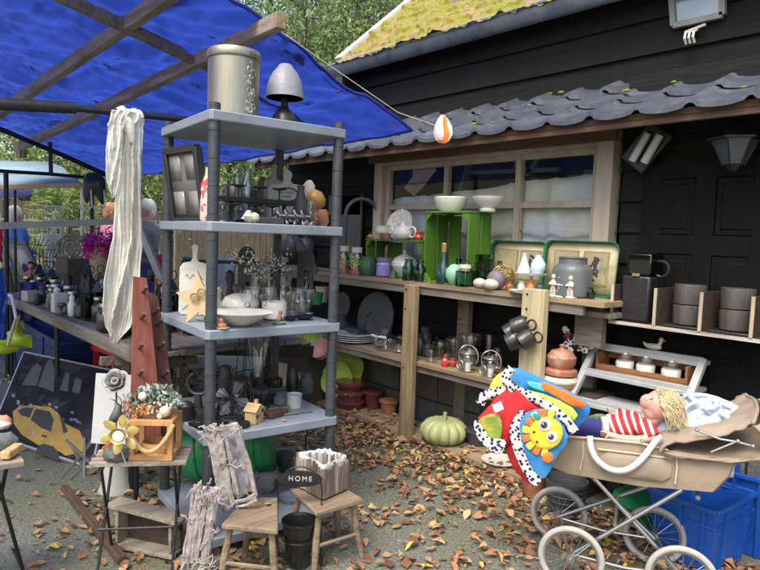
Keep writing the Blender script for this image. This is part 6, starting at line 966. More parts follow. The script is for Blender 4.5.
# left edge table
zt2 = .52; A_, B_, C_ = at(-60, 478, Z=zt2), at(24, 463, Z=zt2), at(14, 448, Z=zt2); t = thing('folding_table', 'weathered folding table with black crossed legs at the left edge', 'table', (B_.x, B_.y, 0)); u = (A_-B_).normalized(); n_ = V((u.y, -u.x, 0)); n_ = n_ if n_.dot(FH) > 0 else -n_; q = MB()
for k in range(4): q.beam(B_+n_*(.03+k*.075), B_+n_*(.03+k*.075)+u*.6, .068, .02)
q.build('slats', WD_TABLE, t, world=True, bev=.002); q = MB(); L1 = B_+u*.05+n_*.02; b1 = at(-2, 545, t=2.1); b1.z = 0; b2 = at(24, 574, Z=0); q.tube([L1+V((0, 0, -.01))-u*-.0, at(2, 490, t=2.2), at(-8, 520, t=2.25)], .007, 7); q.tube([at(-3, 478, t=2.15), b2], .007, 7); q.tube([b2, b2+n_*.25], .006, 6); q.build('leg', BLACK, t, world=True)
for px, py, lab, m_, bs in ((12, 452, 'tan carved wooden block on the left edge table', WD_LIGHT, (.1, .035, .03)),): p = at(px, py+4, Z=zt2+.012); q = MB(); q.box(p+V((0, 0, .018)), bs, .9); single('wood_block', lab, 'block', q, m_, bev=.006)
p = at(4, 452, Z=zt2+.01); q = MB(); q.ball(p+V((0, .0, .04)), .045, (1, .8, .7), 14, nz=.3); single('grey_stone', 'rounded grey stone on the left edge table', 'stone', q, ROCK); p = at(5, 437, Z=zt2+.03); q = MB(); q.ball(p+V((0, .03, .05)), .03, (1, .8, .9), 14, nz=.3); single('orange_shell', 'small orange pink shell on the left edge table', 'shell', q, mat('shell', (.55, .25, .16), .5)); q = MB(); q.ball(at(0, 424, t=2.4), .04, (1, 1, .5), 12); single('white_dish', 'white rounded dish at the far left edge', 'dish', q, CER)
# low bench / pallet behind peg boards
for rows, bolts, lab in ((((166, 362, 196, 361, .06), (168, 382, 194, 381, .035)), ((184, 358), (184, 364), (185, 382)), 'grey plank ends bolted together between the brown board and the rack'), (((100, 361, 132, 361, .045),), ((112, 361),), 'grey plank end with a red bolt left of the red board')):
    q = MB()
    for (x0, y0, x1, y1, w_) in rows: q.beam(at(x0, y0, Y=3.3), at(x1, y1, Y=3.3), .03, w_)
    xm = (rows[0][0]+rows[0][2])/2; a = at(xm, 362, Y=3.33); q.box((a.x, 3.33, a.z/2), (.035, .03, a.z)); tr_ = single('plank_trestle', lab, 'trestle', q, WD_GREY, bev=.003); q = MB()
    for x, y in bolts: r = MB(); r.lathe([(.009, 0), (.006, .008)], at(x, y, Y=3.27)-V(tr_.location), axis=-FH, seg=8); WM[tr_] = Matrix.Identity(4); r.build('bolt', BLACK if len(bolts) > 1 else RED, tr_)
q = MB(); q.beam(at(172, 346, Y=3.7), at(312, 352, Y=3.7), .04, .09); a = at(190, 360, Y=3.7); b_ = at(270, 360, Y=3.7); q.tube([a, (a.x, a.y, 0)], .02); q.tube([b_, (b_.x, b_.y, 0)], .02); single('black_bench', 'black low bench standing behind the rack', 'bench', q, BLACK, bev=.004)
# ============================================================ STOOLS AND PLANTERS
def stool(quad, z, legs, label):
    P = [at(x, y, Z=z) for x, y in quad]; c = sum(P, V())/4; t = thing('wooden_stool', label, 'stool', (c.x, c.y, 0), 0, 'small rustic stools'); q = MB(); q.prism([p_-V((0, 0, .022)) for p_ in P], (0, 0, .022)); q.build('seat', WD_STOOL, t, world=True, bev=.006)
    LB = []
    for i, p_ in enumerate(P): d = (p_-c); a = c+d*.72-V((0, 0, .02)); b_ = c+d*1.02; b_.z = 0; q = MB(); m_ = a.lerp(b_, .5)+V((rnd.gauss(0, .004), rnd.gauss(0, .004), 0)); q.tube([a, m_, b_], [.012, .015, .012], 8); q.build('leg', WD_STOOL, t, world=True); LB.append(a.lerp(b_, .55))
    q = MB(); q.tube([LB[0].lerp(LB[3], .02), LB[1].lerp(LB[2], .02)], .008, 6); q.build('stretcher', WD_STOOL, t, world=True); q = MB(); q.tube([LB[3], LB[2]], .008, 6); q.build('stretcher', WD_STOOL, t, world=True); return t, P, c
stool([(246, 497), (278, 497), (278, 530), (221, 524)], .27, None, 'rustic stool under the leaning twig planter, left one'); stool([(290, 488), (340, 484), (364, 499), (316, 512)], .26, None, 'rustic stool carrying the square bark planter')
t0, P_, c_ = None, [at(x, y, Z=.27) for x, y in ((296, 484), (325, 479), (347, 488), (323, 499))], None
t = thing('bark_planter', 'square planter clad in grey bark strips with plastic lining', 'planter', sum(P_, V())/4); Hh = 31*mpp(P_[3]); q = MB(); r = MB(); l_ = MB()
for i in range(4):
    a, b_ = P_[i], P_[(i+1) % 4]; n__ = 13
    for k in range(n__): f = (k+.5)/n__; c = a.lerp(b_, f); hh = Hh*rnd.uniform(.9, 1.12); d = (b_-a).normalized(); o_ = d.cross(V((0, 0, 1))); q.box(c+V((0, 0, hh/2))+o_*rnd.uniform(-.003, .003), ((b_-a).length/n__*.96, rnd.uniform(.008, .014), hh), atan2(d.y, d.x)+rnd.gauss(0, .05))
    l_.grid(10, 6, lambda u, v: a.lerp(b_, u)*(1-.07)+(sum(P_, V())/4)*.07+V((0, 0, Hh*(.25+.86*v)+.012*noise.noise(V((u*8, i*3, v*3))))))
q.build('bark_strips', BARK, t, world=True); l_.build('liner', mat('white_liner', (.55, .55, .56), .35, var=.2), t, world=True, solid=.002); q = MB(); q.add([p_+V((0, 0, Hh*.3)) for p_ in P_], [(0, 1, 2, 3)]); q.build('base', WD_DARK, t, world=True)
def twigbox(corn, dpth, t_, name, label, liner):        # outline px corners (tl, tr, br, bl)
    P0 = at(sum(c[0] for c in corn)/4, sum(c[1] for c in corn)/4, t=t_); nn = -FH; C = [onp(x, y, P0, nn) for x, y in corn]; t = thing(name, label, 'planter', (P0.x, P0.y, 0), 0, 'white washed twig planters'); s = mpp(P0); q = MB(); lng = ((C[3]-C[0])+(C[2]-C[1]))/2; wd = ((C[1]-C[0])+(C[2]-C[3]))/2
    def P(u, v, d): return (C[0]*(1-u)+C[1]*u)*(1-v)+(C[3]*(1-u)+C[2]*u)*v+FH*d
    rng = .55 if liner else 1.0
    for k in range(40 if liner else 36):
        d = rnd.uniform(0, dpth) if k % 2 else 0; u0 = rnd.uniform(-.04, rng) if k % 2 == 0 else rnd.choice((rnd.uniform(-.08, .02), rnd.uniform(-.05, .1))); j = rnd.gauss(0, .05)
        v0, v1 = rnd.uniform(-.03, .25), rnd.uniform(.75, 1.04); pts = [P(u0+j*i/7+.035*noise.noise(V((k*1.3, i*.6, 0))), v0+(v1-v0)*i/7, d+.012*noise.noise(V((k*3, i, 5)))) for i in range(8)]; r0 = rnd.uniform(.0035, .0085); q.tube(pts, [r0*rnd.uniform(.8, 1.15) for _ in pts], 7)
    for k in range(34 if liner else 44):
        u0 = rnd.uniform(-.12, rng+.1); v0 = rnd.choice((rnd.uniform(-.02, .14), rnd.uniform(-.02, .1), rnd.uniform(.84, 1.02), rnd.random(), rnd.uniform(.3, .5))); a = rnd.uniform(-1.4, 1.4); L = rnd.uniform(.015, .04); c = P(u0, v0, rnd.uniform(-.014, dpth if k % 3 == 0 else 0)); e_ = RH*cos(a)+V((0, 0, sin(a)))-FH*rnd.uniform(-.5, .5); q.tube([c-e_*L, c-e_*L*.3+V((0, 0, .012))-FH*.008, c+e_*L*.4-V((0, 0, .006))-FH*.008, c+e_*L], rnd.uniform(.0015, .0038), 5)
    if liner:
        for k in range(14): v0 = rnd.choice((rnd.uniform(-.02, .05), rnd.uniform(.9, 1.0))); q.tube([P(.4, v0, 0), P(.7, v0+.02, 0), P(1, v0+rnd.gauss(0, .02), 0)], rnd.uniform(.003, .006), 6)
        for k in range(8): q.tube([P(.97+rnd.gauss(0, .03), .05, rnd.uniform(0, .02)), P(1.0+rnd.gauss(0, .03), .5, 0), P(.98+rnd.gauss(0, .04), .95, rnd.uniform(0, .02))], rnd.uniform(.003, .006), 6)
    q.build('twigs', TWIG, t, world=True)
    g_ = MB(); g_.grid(16, 30, lambda u, v: P(.42+.55*u if liner else .05+.85*u, .03+.92*v, (.02 if liner else dpth*.8)+.05*sin(pi*u)*(1 if liner else 0)+.02*noise.noise(V((u*5, v*9, 3))))); g_.build('liner', mat('film_liner', (.42, .42, .47), .3, var=.25, scale=14), t, world=True, solid=.002)
    return t
twigbox(((208, 428), (238, 424), (257, 500), (222, 512)), .10, 2.46, 'twig_planter', 'white washed twig planter with plastic lining standing on end on the stool', True)
twigbox(((194, 490), (220, 492), (208, 572), (182, 572)), .08, 2.36, 'twig_planter', 'white washed knotted twig planter leaning on the ground before the stool', False)
q = MB(); q.cur = 2; leaf_geo(q, onp(246, 494, at(246, 494, t=2.36), -FH), .035, 1.2, .8); leaf_geo(q, at(268, 504, Z=.278), .03, 2.2); tag(q.build('stool_leaves', LEAF, None, kind='stuff'), 'yellow fallen leaves on the left stool and its planter', 'leaves')
# HOME pot holder
pc = at(298, 566, Z=0); s = mpp(pc); t = thing('home_pot_holder', 'black wire pot holder with oval HOME plaque', 'pot holder', pc); W_ = 21.5*s; q = MB()
q.tube([RH*-W_*1.05-FH*.0, RH*-W_+V((0, 0, 70*s))]+[RH*(-W_*cos(a))+V((0, 0, 78*s+24*s*sin(a))) for a in [pi*i/14 for i in range(15)]]+[RH*W_+V((0, 0, 70*s)), RH*W_*1.05], .0032, 6)
for sg in (-1, 1): q.ring(RH*sg*(W_+3*s)+V((0, 0, 6*s)), 4*s, .0025, axis=FH, a0=0, a1=5); q.tube([RH*sg*W_*1.05, RH*sg*W_*1.05+FH*.09, FH*.12], .003, 6)
q.ring((0, 0, 30*s), 17*s, .003); q.build('wire_frame', BLACK, t)
q = MB(); q.lathe([(0, 0), (21*s, 0), (22*s, 1*s), (0, 1.2*s)], V((0, 0, 90*s)), axis=-FH, sy=1, seg=40)
q.v = [V((p_.x, p_.y, 90*s+(p_.z-90*s)*.38)) for p_ in q.v]; q.build('plaque', BLACK, t)
Mx = Matrix((RH, V((0, 0, 1)), -FH)).transposed().to_4x4(); Mx.translation = V((0, 0, 90*s))-FH*1.6*s
text('lettering', 'HOME', 7*s, mat('white_lettering', (.42, .42, .4), .6), t, Mx)
p = pc+V((0, 0, .012)); t = thing('black_flower_pot', 'glossy black plastic flower pot in the wire holder', 'pot', p); q = MB(); q.lathe([(10*s, 0), (11*s, 1*s), (14.5*s, 26*s), (15*s, 27*s), (16.5*s, 42*s), (17.6*s, 43*s), (17.6*s, 45*s), (16*s, 45*s), (15*s, 42*s), (11*s, 3*s), (0, 3*s)], seg=36); q.build('body', mat('gloss_black', (.012, .012, .013), .22, coat=.4), t)
# ============================================================ PRAM
WA, WC, WB, WD_ = at(557, 541, Z=0), at(652, 564, Z=0), at(569, 589, Z=0), at(679, 612, Z=0)
pc = (WA+WC+WB+WD_)/4; L_ = ((WC-WA)+(WD_-WB)).normalized(); N_ = V((-L_.y, L_.x, 0)); N_ = N_ if N_.dot(FH) > 0 else -N_
PR = thing('toy_pram', 'tan canvas doll pram with chrome frame and spoked wheels', 'pram', pc)
def PP(x, y, z): return pc+L_*x+N_*y+V((0, 0, z))
def PX(px, py, y): return onp(px, py, pc+N_*y, N_)          # photo point on the pram's own length plane at side offset y
TYRE = mat('pale_tyre', (.36, .35, .33), .7, var=.15); HUBS = []
for c in (WA, WC, WB, WD_):
    R_ = .128; near = (c-pc).dot(N_) < 0; hub = V((c.x, c.y, R_)); HUBS.append(hub)
    q = MB(); q.ring(hub, R_-.012, .012, axis=N_, seg=48, ts=10); w_ = q.build('tyre', TYRE, PR, world=True); q = MB(); q.ring(hub, R_-.026, .005, axis=N_, seg=48, ts=6)
    for k in range(16): a = 2*pi*k/16; d = L_*cos(a)+V((0, 0, sin(a))); q.tube([hub+N_*.012*(1 if k % 2 else -1), hub+d*(R_-.026)], .0014, 4)
    q.lathe([(.016, -.02), (.02, -.012), (.02, .012), (.016, .02)], hub, axis=N_, seg=14); r = MB(); r.v = [WM[w_].inverted()@v_ for v_ in q.v]; r.f = q.f; r.mi = q.mi; WM[w_] = WM[w_]; r.build('spokes', CHROME, w_)
q = MB(); hA, hC, hB, hD = HUBS
for a, b_ in ((hA, hB), (hC, hD)): q.tube([a+N_*.03, b_-N_*.03], .006, 8)
for near in (0, 1):
    y = -.15 if near else .15; f0, f1 = (hB, hD) if near else (hA, hC); f0 = f0+N_*(.035 if near else -.035); f1 = f1+N_*(.035 if near else -.035)
    top0 = PX(682, 490, y) if near else PP(.28, y, .44); top1 = PX(562, 442, y) if near else PP(-.30, y, .50); cr_ = f0.lerp(top0, .5)
    q.tube([f0, f0.lerp(top0, .25), f0.lerp(top0, .6), top0], .0085, 10); q.tube([f1, f1.lerp(top1, .4), f1.lerp(top1, .85), top1], .0085, 10)
    q.tube([f0, (f0+f1)/2-V((0, 0, .015)), f1], .006, 8)
q.tube([PP(-.3, -.15, .5), PP(-.3, .15, .5)], .0085, 8); q.tube([PP(.28, -.15, .44), PP(.28, .15, .44)], .0085, 8); q.tube([PP(0, -.16, .28), PP(0, .16, .28)], .007, 8)
q.build('chassis', CHROME, PR, world=True)
# body: side outline measured on the near side plane
BY = -.165
out = [PX(x, y, BY) for x, y in ((546, 434), (640, 443), (668, 450), (705, 456), (742, 460), (735, 477), (719, 494), (640, 487), (565, 474), (541, 464))]
LX = [((p_-pc).dot(L_), p_.z) for p_ in out]; ztop = lambda x: max(z for _, z in LX[:5])
def secw(z): return 1
q = MB(); n_ = len(LX); NS = 10; rings_ = []
zc = sum(z for _, z in LX)/n_; zmin = min(z for _, z in LX)
for j in range(NS+1):
    yy = BY+(-2*BY)*j/NS; e_ = 1-.06*abs(2*j/NS-1)**6; rings_.append([PP(x*e_, yy*(1 if z > zc else .93), z) for x, z in LX])
vs = [v_ for r_ in rings_ for v_ in r_]; fs = [tuple(range(n_))[::-1], tuple(NS*n_+i for i in range(n_))]
for j in range(NS):
    for i in range(4, n_): fs.append((j*n_+i, j*n_+(i+1) % n_, (j+1)*n_+(i+1) % n_, (j+1)*n_+i))
q.add(vs, fs); bd = q.build('body', CANV, PR, world=True, bev=.006, solid=.006)
q = MB(); x0, z0 = LX[0]; ins_ = [PP(x, yy, z) for yy in (-.15, .15) for x, z in ((LX[0][0]+.01, LX[0][1]-.05), (LX[4][0]-.02, LX[4][1]-.05))]; q.add([ins_[0], ins_[1], ins_[3], ins_[2]], [(0, 1, 2, 3)]); q.build('mattress', LINEN, PR, world=True, solid=.05)
q = MB(); q.tube([PX(x, y, BY-.006) for x, y in ((548, 435), (600, 439), (640, 443), (668, 450))], .005, 6); q.tube([PX(x, y, BY-.006) for x, y in ((676, 455), (677, 468), (675, 484))], .004, 6); q.tube([PX(x, y, BY-.006) for x, y in ((583, 441), (583, 456), (580, 470))], .003, 6)
q.tube([PX(x, y, BY-.006) for x, y in ((598, 449), (630, 453), (660, 457), (674, 458))], .004, 6); q.build('piping', mat('pale_piping', (.5, .42, .32), .8), PR, world=True)
q = MB(); q.pillow([PX(x, y, BY-.004) for x, y in ((600, 451), (630, 455), (672, 459), (671, 482), (640, 479), (600, 472))], -N_, .012, 4); q.build('pocket', CANV, PR, world=True)
q = MB(); pts = [(590, 436), (591, 448), (597, 460), (610, 469), (624, 470), (636, 464), (646, 454), (656, 441), (662, 437)]
P = [PX(x, y, BY-.03) for x, y in pts]; 
def cr_pt(f):
    f = min(f*(len(P)-1), len(P)-1-1e-6); i = int(f); f -= i; a, b_, c_, d_ = P[max(i-1, 0)], P[i], P[i+1], P[min(i+2, len(P)-1)]
    return .5*((2*b_)+(c_-a)*f+(2*a-5*b_+4*c_-d_)*f*f+(3*b_-a-3*c_+d_)*f**3)
def strap(u, v):
    c = cr_pt(u); d = (cr_pt(min(u+.01, 1))-cr_pt(max(u-.01, 0))).normalized(); return c+d.cross(N_)*(v-.5)*.022+N_*(.004*sin(u*9))
q.grid(60, 2, strap)
q.build('carry_strap', mat('white_webbing', (.68, .67, .68), .85), PR, world=True, solid=.004, smooth=80)
# hood folded back at the head end
hq = MB(); near_ = [(662, 448), (690, 441), (724, 428), (753, 421)]; 
def hood(u, v):
    a = pi*u; y = BY*1.12*cos(a); prof = [(660, 450), (664, 443), (690, 439), (722, 433), (742, 427), (750, 421)] ; k = v*(len(prof)-1); i = min(int(k), len(prof)-2); f = k-i; px = prof[i][0]*(1-f)+prof[i+1][0]*f; py = prof[i][1]*(1-f)+prof[i+1][1]*f; b_ = PX(px, py, BY)
    lift = sin(a)*(.02+.02*v)+.014*noise.noise(V((u*7, v*9, 1)))+.004*noise.noise(V((u*22, v*20, 5))); p_ = pc+L_*((b_-pc).dot(L_)+.05*sin(a)*(v-.3))+N_*y+V((0, 0, b_.z+lift)); return p_
hq.grid(30, 14, hood); hq.build('hood', CANV, PR, world=True, solid=.008, smooth=80)
hq = MB()
def hood2(u, v):
    a = pi*u; y = BY*1.15*cos(a); prof = [(664, 452), (700, 458), (738, 460), (766, 455), (770, 444), (752, 424)]; k = v*(len(prof)-1); i = min(int(k), len(prof)-2); f = k-i; px = prof[i][0]*(1-f)+prof[i+1][0]*f; py = prof[i][1]*(1-f)+prof[i+1][1]*f; b_ = PX(px, py, BY)
    return pc+L_*((b_-pc).dot(L_)+.07*sin(a)*v)+N_*y+V((0, 0, b_.z+sin(a)*.035*v+.012*noise.noise(V((u*8, v*8, 2)))+.004*noise.noise(V((u*20, v*20, 5)))))
hq.grid(30, 14, hood2); hq.build('hood_back', CANV, PR, world=True, solid=.008, smooth=80)
hq = MB(); hq.tube([hood(u/30, 1) for u in range(31)], .007, 8); hq.tube([hood(0, v/14) for v in range(15)], .006, 8); hq.build('hood_edge', CANV, PR, world=True)
hq = MB(); hq.tube([PX(697, 430, BY-.03), PX(720, 439, BY-.035), PX(738, 442, BY-.035), PX(753, 446, BY-.03)], .0045, 8); hq.tube([PX(711, 452, BY-.03), PX(738, 441, BY-.035)], .004, 8)
hq.build('hood_hinge', CHROME, PR, world=True)
for x, y in ((738, 441), (753, 446), (697, 430), (642, 441)): hq = MB(); hq.ball(PX(x, y, BY-.035), .008, (1, 1, 1), 8); hq.build('rivet', CHROME, PR, world=True)
# pillow + linen
def lin(cs, th, y, name, label, m, wob=.03): q = MB(); c = [PX(a, b_, y) for a, b_ in cs]; q.pillow(c, -N_, th, 9, back=1, wob=wob, ws=11); return single(name, label, 'linen', q, m, smooth=80)
lin([(640, 432), (652, 412), (690, 392), (712, 394), (735, 404), (752, 414), (744, 424), (700, 434), (668, 446), (648, 442)], .09, .0, 'white_pillow', 'pale blue white pillow under the doll at the head of the pram', LINEN)
def bump2(u, v):
    px = 683+47*u-8*v*(1-u); py = 394+30*v+8*u*u; y = -.04+.03*noise.noise(V((u*4, v*4, 0)))+.016*sin(u*16+v*5+3*noise.noise(V((u*5, v*5, 2)))); p_ = PX(px+3*noise.noise(V((u*5, v*4, 3))), py+3*noise.noise(V((u*7, v*3, 8))), y-.03*sin(pi*v)); return p_
q = MB(); q.grid(60, 40, bump2); single('crumpled_sheet', 'crumpled pale blue sheet behind the doll head', 'sheet', q, LINEN, solid=.006, smooth=80)
# doll -----------------------------------------------------------------
DY = -.07; t = thing('doll', 'blonde doll in red striped shirt lying in the pram', 'doll', PX(640, 430, DY)); sD = mpp(PX(640, 420, DY))
def D(x, y, o=0): return PX(x, y, DY+o)
q = MB(); hc = D(659, 405); q.ball(hc, 15*sD, (.92, .88, 1.0), 22)
q.ball(D(648, 402, -.01), 8*sD, (1, 1, 1), 14); q.ball(D(652, 412, -.012), 7.5*sD, (1, 1, 1), 14); q.tube([D(660, 412), D(647, 424), D(640, 428)], [8*sD, 6.5*sD, 8*sD], 12)
q.tube([D(645.5, 403, -.018), D(641.2, 404.5, -.02), D(643.5, 407, -.02)], [2.2*sD, 1.7*sD, 1.6*sD], 8); q.tube([D(645, 410, -.018), D(643, 411, -.02)], [2.2*sD, 1.5*sD], 8); q.ball(D(647.5, 414, -.012), 3.5*sD)
q.tube([D(647, 431, -.05), D(652, 438, -.07), D(638, 440, -.085), D(620, 438, -.09), D(608, 434, -.085)], [6*sD, 5*sD, 4.4*sD, 3.6*sD, 3*sD], 10); q.tube([D(640, 422, .05), D(622, 420, .03), D(612, 414, 0)], [5*sD, 4*sD, 3*sD], 10)
for (hx, hy, ho, dx, dy) in ((607, 434, -.085, -7, -1), (611, 414, 0, -4, -6)):
    for k in range(4): q.tube([D(hx, hy+k*1.2-1.5, ho+.004*(k-1.5)), D(hx+dx*.6, hy+dy*.6+k*1.3-2, ho+.005*(k-1.5)), D(hx+dx, hy+dy+k*1.5-2, ho+.006*(k-1.5)+.006)], [1.1*sD, 1*sD, .8*sD], 6)
    q.tube([D(hx+1, hy+2, ho-.01), D(hx-2, hy+4, ho-.02)], [1.2*sD, .9*sD], 6)
q.build('body', SKIN, t, world=True, remesh=.0032)
q = MB()
for sg in (0, 1): c = D(646.5+sg*4.6, 398.5-sg*1.2, -.052+sg*.012); q.ring(c, 1.9*sD, .35*sD, axis=N_, a0=.3, a1=2.8, seg=8, ts=4)
q.build('eyelash', mat('lash', (.08, .04, .03), .7), t, world=True); q = MB(); q.tube([D(641.6, 409, -.028), D(642.2, 410.6, -.032), D(643.5, 411.6, -.034)], 1*sD, 6); q.build('lips', mat('lip', (.5, .1, .1), .5), t, world=True)
q = MB(); q.tube([D(606, 424, -.02), D(622, 426), D(636, 425), D(643, 424)], [10*sD, 12.5*sD, 13*sD, 9*sD], 20, sy=1.0); q.tube([D(640, 424, -.04), D(648, 430, -.055), D(653, 437, -.07)], [9*sD, 8*sD, 7.4*sD], 14); q.tube([D(636, 418, .04), D(624, 416, .03), D(618, 413, .015)], [7*sD, 6.5*sD, 6*sD], 12); dr = (D(640, 424)-D(606, 424)).normalized(); q.build('shirt', stripemat('red_stripes', (.6, .02, .025), (.75, .7, .66), (dr+V((0, 0, .3)))*1, 34, .62), t, world=True, remesh=.0045)
q = MB(); q.tube([D(600, 426, -.03), D(606, 426, -.02), D(610, 426, -.02)], [10.5*sD, 11*sD, 12.5*sD], 16); q.build('waistband', CLOTHW, t, world=True)
q = MB(); q.tube([D(604, 427, -.02), D(590, 427, -.01), D(566, 426, 0)], [11*sD, 10*sD, 8.5*sD], 16); q.tube([D(604, 426, .03), D(590, 424, .04), D(566, 423, .05)], [10*sD, 9*sD, 8*sD], 16); q.build('trousers', NAVY, t, world=True, remesh=.005)
q = MB(); r0 = []
for k in range(900):
    a = rnd.uniform(-1.2, 1.9); b_ = rnd.uniform(-1.35, 1.35); dd = V((0, 0, 0)); st_ = hc+L_*(cos(a)*cos(b_)*13*sD)+V((0, 0, sin(a)*cos(b_)*14*sD))+N_*(sin(b_)*13*sD)*(1); st_ += L_*1.5*sD; fall = L_*rnd.uniform(4, 12)*sD+V((0, 0, -rnd.uniform(3, 15)*sD)); e_ = (st_-hc).normalized()*3.5*sD
    pts = [hc+(st_-hc)*.95, st_+e_, st_+e_+fall*.45+V((0, 0, 2*sD))+N_*rnd.gauss(0, 1)*sD, st_+e_*.6+fall+N_*rnd.gauss(0, 4)*sD+L_*rnd.gauss(0, 2)*sD]; q.tube(pts, [.45*sD, .6*sD, .45*sD, .15*sD], 4)
q.ball(hc+L_*4*sD+V((0, 0, 1*sD)), 14.5*sD, (.95, .98, 1.02), 16); q.build('hair', HAIR, t, world=True, smooth=60)
q = MB(); q.pillow([D(x, y, -.02) for x, y in ((584, 418), (600, 414), (612, 418), (606, 424), (588, 424))], -N_+V((0, 0, 1)), .02, 4, wob=.02); single('green_cloth', 'small green patterned cloth beside the doll trousers', 'cloth', q, mat('green_print', (.12, .2, .13), .9, dirt=(.4, .42, .35), dscale=30))
# playmat -----------------------------------------------------------------
t = thing('playmat', 'folded colourful baby playmat with sun face and spotted border', 'playmat', PP(-.42, 0, .5))
nF = (-FH*.9-L_*.35).normalized(); F0 = at(548, 432, t=2.42)
def Q(x, y, e=0): return onp(x, y, F0+FH*e, nF)
def cloth(pts, th, m, nm, e=0, back=.6, wob=.012, rings=6): q = MB(); q.pillow([Q(x, y, e) for x, y in pts], nF, th*.34, max(rings, 9), back, wob*1.3, 9, pw=7); return q.build(nm, m, t, world=True, smooth=75)
cloth([(500, 372), (514, 366), (538, 376), (566, 389), (590, 403), (590, 416), (572, 432), (548, 412), (520, 398), (500, 392)], .05, LBLU, 'top_fold', .05, wob=.02)
cloth([(540, 380), (560, 388), (590, 404), (578, 410), (556, 396), (540, 388)], .03, ORG, 'orange_patch', .0)
cloth([(520, 388), (552, 396), (580, 412), (572, 424), (548, 408), (522, 396)], .025, mat('lime_fabric', (.4, .6, .08), .9), 'lime_patch', -.01); cloth([(526, 380), (545, 384), (562, 394), (545, 392), (528, 386)], .02, mat('aqua_fabric', (.08, .45, .5), .9), 'aqua_patch', .0)
cloth([(486, 398), (492, 380), (502, 371), (510, 378), (506, 392), (494, 402)], .035, mat('yellow_green_fabric', (.55, .6, .1), .9), 'yellow_patch', .03)
def band(path, w, m, nm, e=0, amp=.004, r=.006):
    q = MB(); P = [Q(x, y, e) for x, y in path]; up = []
    L = []
    for i in range(len(P)-1):
        for k in range(4): L.append(P[i].lerp(P[i+1], k/4))
    L.append(P[-1]); n = len(L)
    def fn(u, v):
        i = min(int(u*(n-1)), n-2); f = u*(n-1)-i; c = L[i].lerp(L[i+1], f); d = (L[min(i+2, n-1)]-L[max(i-1, 0)]).normalized(); sd_ = d.cross(nF); return c+sd_*(v-.5)*w+nF*(r*sin(pi*v)+amp*sin(u*40)*v)
    q.grid(n*2, 8, fn); return q.build(nm, m, t, world=True, solid=.004, smooth=80)
band([(512, 368), (504, 378), (512, 388), (530, 396), (550, 407), (566, 420), (575, 432)], .034, SPOT, 'spotted_border', -.03)
band([(480, 404), (484, 396), (496, 392), (510, 390), (522, 394)], .036, SPOT, 'spotted_border', -.0)
# red rolls
q = MB(); 
def roll(u, v, pts0, pts1, rr):
    a = 2*pi*u; c = Q(*pts0).lerp(Q(*pts1), v); d = (Q(*pts1)-Q(*pts0)).normalized(); s1 = d.cross(nF).normalized(); return c+s1*cos(a)*rr[0]*(1+.05*noise.noise(V((u*4, v*3, 1))))+nF*sin(a)*rr[1]*(1-.2*v)
q.grid(40, 16, lambda u, v: roll(u, v, (493, 432), (528, 396), (.075, .05))); q.build('red_roll', RED, t, world=True, solid=.012, smooth=80)
cloth([(475, 424), (484, 415), (498, 413), (503, 424), (500, 442), (488, 438)], .01, mat('inner_green_print', (.2, .3, .05), .9, dirt=(.6, .4, .05), dscale=10), 'inner_panel', -.075)
cloth([(473, 421), (478, 420), (482, 432), (490, 441), (499, 446), (503, 438), (507, 444), (500, 456), (488, 450), (476, 436)], .012, SPOT, 'spotted_edge', -.085)
cloth([(505, 418), (510, 405), (522, 396), (542, 394), (560, 404), (572, 424), (560, 428), (540, 420), (526, 424), (516, 440), (516, 458), (526, 480), (530, 486), (512, 468), (504, 444)], .03, RED, 'red_flap', -.0)
cloth([(509, 428), (516, 414), (524, 408), (530, 420), (524, 436), (526, 452), (534, 468), (543, 478), (536, 488), (526, 478), (516, 458), (511, 442)], .012, SPOT, 'spotted_panel', -.06, wob=.004)
cloth([(519, 420), (530, 410), (545, 408), (562, 422), (570, 440), (556, 456), (548, 476), (540, 478), (528, 462), (521, 440)], .012, LBLU, 'blue_panel', -.075, wob=.003)
fc = (546, 433); q = MB(); r_ = MB()
for k in range(9):
    a = radians(75+k*24); q = MB(); q.pillow([Q(fc[0]+r*cos(a+d), fc[1]-r*sin(a+d), -.088) for r, d in ((13, -.2), (24, -.19), (24.5, 0), (24, .17), (13, .2))], nF, .005, 6, pw=7); q.build('sun_ray', ORG if k % 2 else mat('amber_fabric', (.7, .48, .06), .9), t, world=True)
cloth([(fc[0]+17*cos(a), fc[1]+16.5*sin(a)) for a in [2*pi*i/18 for i in range(18)]], .018, YEL, 'sun_face', -.094, wob=0)
for dx, dy, r0 in ((-1, -8, 7), (6, 4, 6)):
    cloth([(fc[0]+dx+r0*cos(a), fc[1]+dy+r0*sin(a)) for a in [2*pi*i/12 for i in range(12)]], .006, WHITE, 'eye', -.102, wob=0); cloth([(fc[0]+dx-1+r0*.5*cos(a), fc[1]+dy+r0*.5*sin(a)) for a in [2*pi*i/10 for i in range(10)]], .004, INK, 'pupil', -.1055, wob=0); cloth([(fc[0]+dx-2+1.1*cos(a), fc[1]+dy-1.2+1.1*sin(a)) for a in [2*pi*i/8 for i in range(8)]], .002, WHITE, 'eye_glint', -.108, wob=0)
for x, y in ((fc[0]-12, fc[1]-1), (fc[0]-9, fc[1]+9)): cloth([(x+1.5*cos(a), y+1.2*sin(a)) for a in [2*pi*i/8 for i in range(8)]], .003, INK, 'mouth_dot', -.1035, wob=0)
cloth([(544, 453), (552, 452), (554, 459), (548, 464), (541, 460)], .012, ORG, 'nose_flap', -.1); cloth([(532, 412), (540, 414), (541, 420), (534, 418)], .008, mat('teal_fabric', (.02, .3, .3), .9), 'teal_tab', -.1)
q = MB(); q.prism([Q(x, y, -.1) for x, y in ((492, 405), (501, 401), (504, 409), (495, 413))], nF*.002); q.build('white_label', WHITE, t, world=True)
